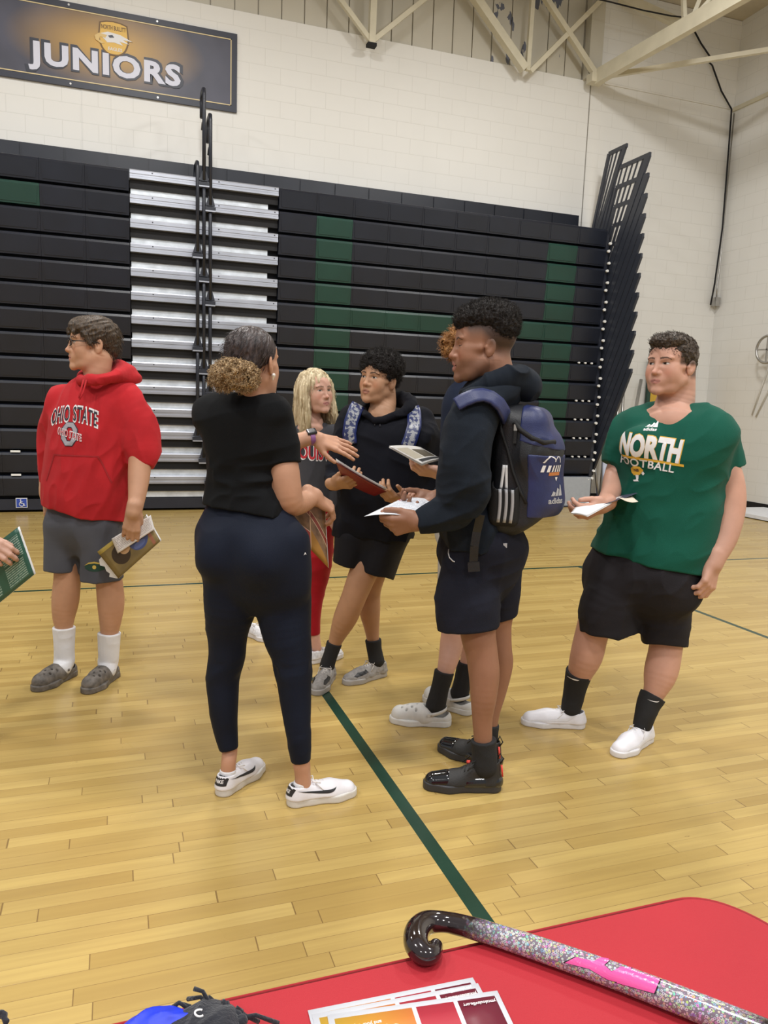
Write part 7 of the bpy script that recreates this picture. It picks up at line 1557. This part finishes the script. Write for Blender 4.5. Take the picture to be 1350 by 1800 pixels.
# backpack of the tall man
def backpack():
    p = pf_; O = p.p(921, 828, -0.03); bk = unit(p.fc(80)[0]); lat = unit(np.cross(bk, UP)); lat = lat if lat@NH < 0 else -lat    # lat points to the camera
    W = lambda a, l, u: O+bk*a+lat*l+UP*u; M_ = frame(bk)
    t = empty('backpack', W(0, 0, -0.24), 'black and navy sports backpack on the back of the tall man', 'backpack')
    M_b = mat('black_ripstop', (0.010, 0.011, 0.014), 0.5, noise=0.2, nscale=30, bump=0.3, bscale=300); M_n = mat('navy_ripstop', (0.016, 0.024, 0.095), 0.45, noise=0.15, nscale=25, bump=0.2, bscale=300); M_m = mat('black_mesh', (0.006, 0.006, 0.007), 0.7, bump=0.4, bscale=500); M_gy = mat('stripe_grey', (0.40, 0.40, 0.42), 0.45)
    def mk(name, S, m, h=0.0035, sm=2): l_, u_ = bounds(S, 0.012); return to_mesh(name, [S.mesh(l_, u_, h)], t, m, smooth=sm)
    def body(S, g=0.0):
        S.box(W(-0.010, 0, 0.0), (0.150+g, 0.095+g, 0.235+g), M_, 0.06, 0.02); S.cone(W(0.045, 0, 0.06), W(0.075, 0, -0.10), 0.085+g, 0.078+g, 0.05, wide=lat, q=1.5); S.cone(W(-0.03, 0, 0.17), W(0.04, 0, 0.08), 0.06+g, 0.09+g, 0.05, wide=lat, q=1.7); return S
    S = body(Sdf()); S.folds(0.008, 14, (0.2, 0, 1), 7, 0.3); S.cut(W(0.05, 0, -0.19), unit(bk*0.75-UP*1.0), r=0.3, k=0.02); main = mk('main_compartment', S, M_b)
    # navy top and front panels: thin skins cut out of the same form
    S = body(Sdf(), 0.004); S.cut(W(0.0, 0, 0.115), unit(-UP*1.0-bk*0.22), r=0.4); S.cut(W(-0.005, 0, 0.10), -bk, r=0.4); S.cut(W(0.03, 0, 0.20), unit(UP+bk*0.9+0*lat)*1.0, r=0.0001); top = mk('top_panel', S, M_n)
    S = body(Sdf(), 0.004); S.cut(W(0.0, 0, 0.075), unit(UP*1.0+bk*0.05), r=0.4); S.cut(W(0.030, 0, 0.0), unit(-bk-UP*0.04), r=0.4); S.cut(W(0, 0, -0.155), -UP, r=0.4); fr_ = mk('front_pocket', S, M_n)
    # side pocket with three stripes
    S = Sdf(); S.box(W(-0.045, 0.125, -0.11), (0.040, 0.060, 0.085), M_, 0.03); S.box(W(-0.045, 0.140, 0.0), (0.030, 0.045, 0.06), M_, 0.02, 0, 's'); sp_ = mk('side_pocket', S, M_m)
    for i in range(3):
        b = MB(); a0 = -0.068+0.022*i; b.grid(lambda u, v: W(a0+0.011*v+0.004*math.sin(3*u), 0.1685+0.003*math.sin(math.pi*u), -0.175+0.120*u), 8, 1, thick=0.002); o_ = b.build('pocket_stripe', M_gy, sp_)
    for i in range(2):
        b = MB(); a0 = -0.066+0.020*i; b.grid(lambda u, v: W(a0+0.010*v+0.006*u*(1-2*i), 0.1545-0.004*u, -0.055+0.085*u*u**0.2), 8, 1, thick=0.002); b.build('side_stripe', mat('stripe_white', (0.72, 0.72, 0.72), 0.5), main)
    def hitp(obj, x, y): return p.hit(obj, x, y)
    def zpath(obj, pts, r, name, m, par):
        q = []
        bv = BVHTree.FromPolygons([v.co[:] for v in obj.data.vertices], [f_.vertices[:] for f_ in obj.data.polygons])
        for x, y in pts:
            h = bv.ray_cast(V(CAM), V(unit(ray(x, y))))
            if h[0] is not None: q.append(np.array(h[0])-unit(ray(x, y))*r*0.4)
        if len(q) > 1: MB().tube(q, r, 8).build(name, m, par)
    zpath(main, [(888, 712), (878, 735), (882, 760), (892, 790), (902, 830), (915, 865), (925, 885)], 0.006, 'piping', M_m, main)
    zpath(main, [(904, 742), (915, 756), (935, 770), (955, 778), (975, 777)], 0.009, 'zip', M_m, main)
    for x, y in ((891, 722), (906, 752)):
        q = hitp(main, x, y)
        if q[0] is None: continue
        c = q[0]-unit(ray(x, y))*0.010; b = MB(); b.bar(c+UP*0.012, c-UP*0.010, 0.012, 0.005, up=-NH); o_ = b.build('zip_pull', M_steel, main); b = MB(); b.bar(c-UP*0.010, c-UP*0.055, 0.011, 0.005, up=-NH); b.build('pull_tab', M_m, o_)
    # emblem (ball arcs and bars) and maker's mark on the front pocket
    M_w = MATS['print_white']; M_o = mat('print_orange', (0.55, 0.20, 0.06), 0.5)
    l_ = -lat; l_ = l_ if np.cross(l_, UP)@bk > 0 else -l_
    def dec(x, y, polys, m, nm, wsc=1.0, lift=0.0015):
        q = hitp(fr_, x, y)[0]
        if not np.isfinite(np.array(q, float)).all(): return None
        me, nz = shape_mesh(polys, q, l_, UP, 0.008); return drape(fr_, me, nz, m, lift, nm)
    def arc(r, w_, a0, a1, cx=0, cz=0):
        an = [math.radians(a) for a in np.linspace(a0, a1, 9)]; P2 = lambda q, a: (cx+q*math.cos(a), cz+q*math.sin(a))
        return [[P2(r, u), P2(r+w_, u), P2(r+w_, v), P2(r, v)] for u, v in zip(an[:-1], an[1:])]
    try:
        dec(975, 817, arc(0.034, 0.005, 10, 170)+arc(0.03, 0.004, 20, 80, -0.028, 0.0)+arc(0.03, 0.004, 100, 160, 0.028, 0.0), M_w, 'emblem')
        dec(975, 824, [[(-0.045+0.015*i, -0.012), (-0.037+0.015*i, -0.012), (-0.034+0.015*i, 0.012), (-0.042+0.015*i, 0.012)] for i in range(6)], M_w, 'emblem_bars')
        dec(975, 833, [[(-0.03, -0.006), (0.03, -0.006), (0.03, 0.006), (-0.03, 0.006)]], M_o, 'emblem_band'); dec(977, 841, [[(-0.008, 0.005), (0.008, 0.005), (0.0, -0.010)]], M_w, 'emblem_tip')
        tri = [[(-0.030, 0.001), (-0.020, 0.018), (-0.008, 0.013), (-0.014, 0.001)], [(-0.011, 0.001), (-0.003, 0.017), (0.002, 0.030), (0.012, 0.024), (0.003, 0.001)], [(0.006, 0.001), (0.016, 0.024), (0.019, 0.042), (0.025, 0.038), (0.029, 0.001)]]
        dec(979, 872, tri, MATS['stripe_grey'], 'maker_mark'); q = hitp(fr_, 978, 880)[0]; wrap_text(fr_, 'adidas', q, l_, UP, 0.070, 0.022, MATS['stripe_grey'], bold=0.03, lift=0.0015)
    except Exception as e_: print('emblem', e_)
    # shoulder strap over the near shoulder and the loose strap end over the shorts
    p.ribbon(gF, [(806, 716), (818, 708), (832, 702), (846, 700), (860, 704), (872, 713), (880, 726), (884, 740)], 0.026, 0.010, M_n, 'shoulder_strap', parent=t)
    b = MB(); pts = [p.p(845, 905, -0.24), p.p(838, 935, -0.215), p.p(834, 960, -0.215), p.p(832, 990, -0.205)]
    b.bar(pts[0], pts[1], 0.030, 0.004, up=NH).bar(pts[1], pts[2], 0.030, 0.004, up=NH).bar(pts[2], pts[3], 0.030, 0.004, up=NH).bar(pts[3]+UP*0.005, pts[3]-UP*0.030+RH*0.004, 0.042, 0.010, up=NH); b.build('webbing_tail', M_b, t)
    b = MB(); c = p.p(888, 955, -0.16); b.bar(c, c-UP*0.016, 0.014, 0.005, up=NH).bar(c-UP*0.018, c-UP*0.048, 0.006, 0.004, up=NH); b.build('zip_pull', M_gy, t)
backpack()
# ------------------------------------------------------------------ the table in front
def table():
    z = 0.75; Y1 = 0.8185; XR_ = 0.815; XL = -1.0; YB = 0.05; R_ = 0.055
    pts = [(XL, YB), (XL, Y1)]
    pts += [(0.755+0.0*i, Y1) for i in range(1)]
    n = 14
    for i in range(1, n+1):
        a = math.pi/2*(1-i/n); pts.append((0.757+0.105*math.cos(a)**0.9 if i < n else 0.862, Y1-0.16+0.16*math.sin(a)**0.9))
    pts += [(0.866, 0.45), (0.866, YB)]
    M_red = mat('red_tablecloth', (0.40, 0.020, 0.030), 0.62, noise=0.05, nscale=5, bump=0.2, bscale=700, spec=0.3)
    # rounded-over cloth: outline rings stepping outwards and down, then the hanging skirt with soft folds
    c = np.array((0.0, 0.35)); P0 = []
    for (x0, y0), (x1, y1) in zip(pts, pts[1:]+pts[:1]):
        L = math.hypot(x1-x0, y1-y0); k_ = max(1, int(L/0.03)); P0 += [(x0+(x1-x0)*i/k_, y0+(y1-y0)*i/k_) for i in range(k_)]
    P0 = np.array(P0); nn = np.roll(P0, -1, 0)-np.roll(P0, 1, 0); nn = np.stack([-nn[:, 1], nn[:, 0]], 1); nn /= np.linalg.norm(nn, axis=1)[:, None]+1e-9
    if ((P0-c)*nn).sum() < 0: nn = -nn
    rings = []
    for o_, dz in ((-0.010, 0.0), (-0.004, -0.0008), (0.0, -0.004), (0.001, -0.010)): rings.append(np.column_stack([P0+nn*o_, np.full(len(P0), z+dz)]))
    s_ = np.arange(len(P0))*0.03
    for h in (0.05, 0.15, 0.3, 0.5, 0.738):
        w_ = 0.022*(h/0.7)*(np.sin(s_*11)+0.5*np.sin(s_*23+1)); rings.append(np.column_stack([P0+nn*(0.002+0.02*h+w_)[:, None], np.full(len(P0), z-h)]))
    n = len(P0); b = MB(); vs = [tuple(p_) for r in rings for p_ in r]; fs = [(i*n+j, i*n+(j+1) % n, (i+1)*n+(j+1) % n, (i+1)*n+j) for i in range(len(rings)-1) for j in range(n)]
    b.add(vs, fs, 0, True); b.f.append(tuple(range(n))); b.mi.append(0); b.sm.append(False)
    o = b.build('tablecloth', M_red, label='red cloth covering the table in the foreground', cat='tablecloth')
    t = empty('folding_table', (0, 0.42, 0), 'folding table under the red cloth in the foreground', 'table')
    MB().box((-0.95, 0.09, 0.70), (0.80, 0.78, 0.742)).build('tabletop', mat('table_grey', (0.5, 0.5, 0.5), 0.5), t)
    for x_ in (-0.85, 0.70):
        for y_ in (0.15, 0.72): MB().tube([(x_, y_, 0.0), (x_, y_, 0.70)], 0.014).build('leg', M_steel, t)
table()
def flyers():
    def p_fl(k, U, W):
        c = k.mix(0.0, (0.74, 0.76, 0.82), (0.74, 0.76, 0.82)); og = k.mix(U, (0.60, 0.37, 0.04), (0.66, 0.24, 0.05)); og.node.inputs[0].default_value = 0.5
        g = k.math('MULTIPLY', U, 2.2); g.node.use_clamp = True; og = k.mix(g, (0.62, 0.40, 0.05), (0.62, 0.20, 0.05))
        c = k.mix(in_rect(k, U, W, 0.035, 0.475, 0.03, 0.95), c, og); c = k.mix(in_rect(k, U, W, 0.50, 0.72, 0.03, 0.95), c, (0.42, 0.035, 0.055)); c = k.mix(in_rect(k, U, W, 0.745, 0.97, 0.42, 0.95), c, (0.16, 0.018, 0.035)); return c
    m = paper_mat('flyer_print', p_fl, 0.35); M_w = MATS['print_white']
    A = [((541, 1776), (831, 1718)), ((548, 1783), (840, 1728)), ((575, 1784), (874, 1741))]; labs = ['topmost of the fanned orange and maroon flyers, nearest the viewer', 'middle one of the three fanned flyers on the red cloth', 'bottom flyer of the fan, furthest from the viewer on the red cloth']
    for i, ((x0, y0), (x1, y1)) in enumerate(A):
        z = 0.7515+0.0012*i; a = on(x0, y0, 2, z); b_ = on(x1, y1, 2, z); ex = unit(b_-a); ey = np.cross(UP, ex); ey = ey if ey[1] < 0 else -ey
        W_ = np.linalg.norm(b_-a); Hh = W_*0.68; t = empty('flyer', a, labs[2-i], 'flyer', 'orange and maroon flyers fanned on the red cloth')
        o = sheet(a+ey*Hh, b_+ey*Hh, b_, a, n=4, thick=0.0005, name='sheet', m=m, parent=t)
        # writing reads from the far side
        rx, ry = -ex, ey
        def wr(txt, u, v, w_, h_):
            c = a+ex*u*W_+ey*v*Hh; me, nz = text_on_plane(txt, c, rx, ry, w_, h_, 0.02, 0.0014); link('lettering', me, t, [M_w])
        wr('ymcalouisville.org', 0.865, 0.11, 0.195*W_, 0.0062)
        wr('Additional', 0.40, 0.36, 0.10*W_, 0.005); wr('from your branch HR Coordinator', 0.27, 0.28, 0.36*W_, 0.0065); wr('and your supervisor', 0.24, 0.21, 0.25*W_, 0.0065)
flyers()
def stick():
    px = [(766, 1664, 13), (760, 1676, 16), (745, 1676, 19), (732, 1660, 22), (733, 1638, 22), (748, 1623, 20), (772, 1620, 17.5), (800, 1624, 17), (850, 1637, 18), (950, 1669, 20), (1100, 1722, 22), (1300, 1800, 25), (1500, 1880, 27)]
    pts, rs = [], []
    for x, y, r in px:
        q = on(x, y, 2, 0.752); q = on(x, y, 2, 0.752+r*depth_of(q)/FPX*0.95); pts.append(q); rs.append(r*depth_of(q)/FPX)
    t = empty('hockey_stick', pts[0], 'field hockey stick with a dark hooked head and colourful ring-patterned shaft on the red cloth', 'hockey stick')
    k = NT('stick_print'); tc = k.n('ShaderNodeTexCoord'); geo = k.n('ShaderNodeNewGeometry'); src = geo.outputs['Position']
    ax = unit(pts[-1]-pts[7]); o_ = pts[7]
    vm = k.n('ShaderNodeVectorMath', operation='SUBTRACT'); k.l(tc.outputs['Object'], vm.inputs[0]); vm.inputs[1].default_value = tuple(o_-pts[0]*0)
    dp = k.n('ShaderNodeVectorMath', operation='DOT_PRODUCT'); k.l(vm.outputs[0], dp.inputs[0]); dp.inputs[1].default_value = tuple(ax); s = dp.outputs['Value']
    def layer(scale, seed):
        mp = k.n('ShaderNodeMapping'); mp.inputs['Scale'].default_value = (scale,)*3; mp.inputs['Location'].default_value = (seed, seed*1.7, 0); k.l(tc.outputs['Object'], mp.inputs[0])
        vo = k.n('ShaderNodeTexVoronoi'); vo.inputs['Scale'].default_value = 1.0; vo.inputs['Randomness'].default_value = 0.8; k.l(mp.outputs[0], vo.inputs['Vector']); d = vo.outputs['Distance']
        ring = k.math('MULTIPLY', k.math('GREATER_THAN', d, 0.22), k.math('LESS_THAN', d, 0.42)); hs = k.n('ShaderNodeHueSaturation'); hs.inputs['Saturation'].default_value = 1.0; hs.inputs['Value'].default_value = 1.0
        sv = k.n('ShaderNodeSeparateColor'); k.l(vo.outputs['Color'], sv.inputs[0]); cc = k.n('ShaderNodeCombineColor', mode='HSV'); k.l(sv.outputs[0], cc.inputs[0]); k.l(k.math('MULTIPLY', sv.outputs[1], 0.75), cc.inputs[1]); cc.inputs[2].default_value = 0.62
        return ring, cc.outputs[0]
    r1, c1 = layer(230, 0.3); r2, c2 = layer(290, 4.1)
    pat = k.mix(r2, (0.20, 0.16, 0.20), c2); pat = k.mix(r1, pat, c1)
    nz = k.n('ShaderNodeTexNoise'); nz.inputs['Scale'].default_value = 120; k.l(tc.outputs['Object'], nz.inputs['Vector']); e = k.math('MULTIPLY_ADD', nz.outputs[0], 0.05, s)
    f1 = k.math('MULTIPLY_ADD', e, 22, -0.9); f1.node.use_clamp = True; f2 = k.math('MULTIPLY_ADD', e, -22, 22*0.40); f2.node.use_clamp = True
    k.l(k.mix(k.math('MULTIPLY', f1, f2), (0.016, 0.009, 0.009), pat), k.b.inputs['Base Color']); k.b.inputs['Roughness'].default_value = 0.12; k.b.inputs['Coat Weight'].default_value = 0.8; k.b.inputs['Coat Roughness'].default_value = 0.04
    S = Sdf(); S.chain(pts[:9], rs[:9], 0.0, sub=5); l_, u_ = bounds(S, 0.005)
    S.chain(pts[7:], rs[7:], 0.002, sub=3); l_, u_ = bounds(S, 0.005)
    o = to_mesh('shaft', [S.mesh(l_, u_, 0.0018)], t, k.m, smooth=1)
    # pink lettering: stylised TK
    M_pk = mat('hot_pink', (0.80, 0.10, 0.36), 0.2, coat=0.6); M_kk = mat('logo_edge', (0.01, 0.01, 0.012), 0.2)
    bv = BVHTree.FromPolygons([v.co[:] for v in o.data.vertices], [f_.vertices[:] for f_ in o.data.polygons])
    def lay(polys, m, nm, lift):
        bm = bmesh.new()
        for pl_ in polys: bm.faces.new([bm.verts.new((x, y, 0)) for x, y in pl_])
        bmesh.ops.triangulate(bm, faces=bm.faces)
        for _ in range(4):
            es = [e_ for e_ in bm.edges if e_.calc_length() > 6]
            if not es: break
            bmesh.ops.subdivide_edges(bm, edges=es, cuts=1); bmesh.ops.triangulate(bm, faces=[f_ for f_ in bm.faces if len(f_.verts) > 3])
        bad = []
        for v in bm.verts:
            h = bv.ray_cast(V(CAM), V(unit(ray(v.co.x, v.co.y))))
            if h[0] is None: bad.append(v)
            else: v.co = h[0]+h[1]*lift
        bmesh.ops.delete(bm, geom=bad, context='VERTS'); me = bpy.data.meshes.new(nm); bm.to_mesh(me); bm.free(); link(nm, me, o, [m])
    def sh(pl_, g): c = np.mean(pl_, 0); return [tuple(c+(np.array(q)-c)*g) for q in pl_]
    A_ = [[(995, 1690), (1012, 1680), (1062, 1702), (1098, 1700), (1106, 1706), (1088, 1716), (1098, 1724), (1078, 1728), (1054, 1712), (1010, 1700)],
          [(1066, 1700), (1084, 1718), (1082, 1727), (1148, 1744), (1154, 1728), (1110, 1712), (1106, 1706)]]
    T1 = [(993, 1692), (1010, 1685), (1020, 1692), (1060, 1690), (1046, 1699), (1066, 1712), (1090, 1702), (1154, 1724), (1148, 1744), (1080, 1726), (1104, 1722), (1140, 1734), (1144, 1728), (1098, 1714), (1078, 1721), (1060, 1718), (1030, 1698)]
    polyA = [(993, 1692), (1012, 1683), (1044, 1690), (1056, 1684), (1074, 1687), (1062, 1697), (1080, 1712), (1058, 1716), (1036, 1703)]
    polyB = [(1058, 1716), (1080, 1712), (1092, 1700), (1110, 1702), (1098, 1716), (1086, 1726), (1070, 1722)]
    polyC = [(1098, 1700), (1160, 1722), (1150, 1746), (1084, 1727), (1090, 1716), (1136, 1732), (1141, 1727), (1100, 1713)]
    lay([sh(q, 1.07) for q in (polyA, polyB, polyC)], M_kk, 'logo_edge', 0.0006); lay([polyA, polyB, polyC], M_pk, 'logo', 0.0011)
stick()
def fleece():
    M_f = mat('black_fleece_throw', (0.012, 0.013, 0.020), 0.95, sheen=0.2, bump=0.5, bscale=300); t = empty('tie_blanket', on(400, 1780, 2, 0.76), 'black fleece blanket with knotted fringe and a white letter C', 'blanket')
    S = Sdf(); q = [on(x, y, 2, 0.765) for x, y in ((310, 1815), (345, 1795), (372, 1782), (392, 1800), (370, 1835))]
    for c, r in zip(q, (0.012, 0.011, 0.0085, 0.010, 0.018)): S.ell(c, (r*1.7, r*1.5, r*0.8), None, 0.02)
    S.folds(0.006, 50, (1, 1, 0), 4, 0.3); S.cut((0.1, 0.7, 0.7505), (0, 0, -1), r=0.5); l_, u_ = bounds(S, 0.01); body = to_mesh('fleece', [S.mesh(l_, u_, 0.002)], t, M_f)
    bv = BVHTree.FromPolygons([v.co[:] for v in body.data.vertices], [f_.vertices[:] for f_ in body.data.polygons]); q = []
    for d in range(60, 320, 15):
        h = bv.ray_cast(V(CAM), V(unit(ray(351+8.5*math.cos(math.radians(d)), 1782-6*math.sin(math.radians(d))))))
        if h[0] is not None: q.append(np.array(h[0])+np.array(h[1])*0.0008)
    if len(q) > 3: MB().tube(q, 0.0012, 6).build('letter', MATS['print_white'], body)
    rg = np.random.RandomState(4)
    fr = [((372, 1770), (341, 1738), 0.03), ((375, 1772), (330, 1756), 0.012), ((395, 1780), (393, 1760), 0.02), ((398, 1784), (400, 1763), 0.014), ((405, 1785), (437, 1790), 0.004), ((408, 1792), (490, 1799), 0.002), ((410, 1786), (425, 1778), 0.012), ((400, 1790), (415, 1782), 0.014), ((402, 1795), (455, 1796), 0.004), ((330, 1772), (300, 1775), 0.01), ((335, 1770), (292, 1778), 0.006), ((366, 1768), (372, 1757), 0.014)]
    for (x0, y0), (x1, y1), h in fr:
        a = on(x0, y0, 2, 0.768); e = on(x1, y1, 2, 0.756+h); m_ = (a+e)/2+np.array((0, 0, 0.008)); MB().tube([a, m_, e], [0.0026, 0.0022, 0.0026], 7).build('fringe', M_f, t)
    for x, y in ((402, 1784), (414, 1786), (410, 1795), (424, 1794), (396, 1775)):
        S = Sdf(); S.ell(on(x, y, 2, 0.770), (0.0065, 0.006, 0.005)); S.folds(0.003, 160, (1, 0, 1), 3, 0.4); l_, u_ = bounds(S, 0.003); to_mesh('knot', [S.mesh(l_, u_, 0.0013)], t, M_f)
    S = Sdf(); q = [on(x, y, 2, 0.764) for x, y in ((215, 1822), (245, 1808), (275, 1800), (305, 1798), (330, 1810))]
    S.chain(q, [0.008, 0.012, 0.014, 0.013, 0.010], 0.01); S.ell(on(270, 1850, 2, 0.760), (0.05, 0.03, 0.012), None, 0.02); S.folds(0.007, 55, (1, 0.4, 0), 14, 0.25); S.cut((0.0, 0.7, 0.7505), (0, 0, -1), r=0.5); l_, u_ = bounds(S, 0.01)
    o = to_mesh('blue_fabric', [S.mesh(l_, u_, 0.002)], None, mat('royal_blue', (0.008, 0.035, 0.62), 0.5, noise=0.3, nscale=25)); tag(o, 'bright royal blue fabric lying against the black fringed fleece', 'fabric')
    S = Sdf(); S.chain([on(-12, 1790, 2, 0.757), on(3, 1782, 2, 0.760), on(11, 1796, 2, 0.757)], [0.004, 0.004, 0.003], 0.0); S.folds(0.002, 160, (1, 0, 1), 3, 0.4); l_, u_ = bounds(S, 0.004)
    o = to_mesh('dark_ribbon', [S.mesh(l_, u_, 0.0012)], None, M_f); tag(o, 'small dark ribbon end at the lower left corner', 'ribbon')
fleece()
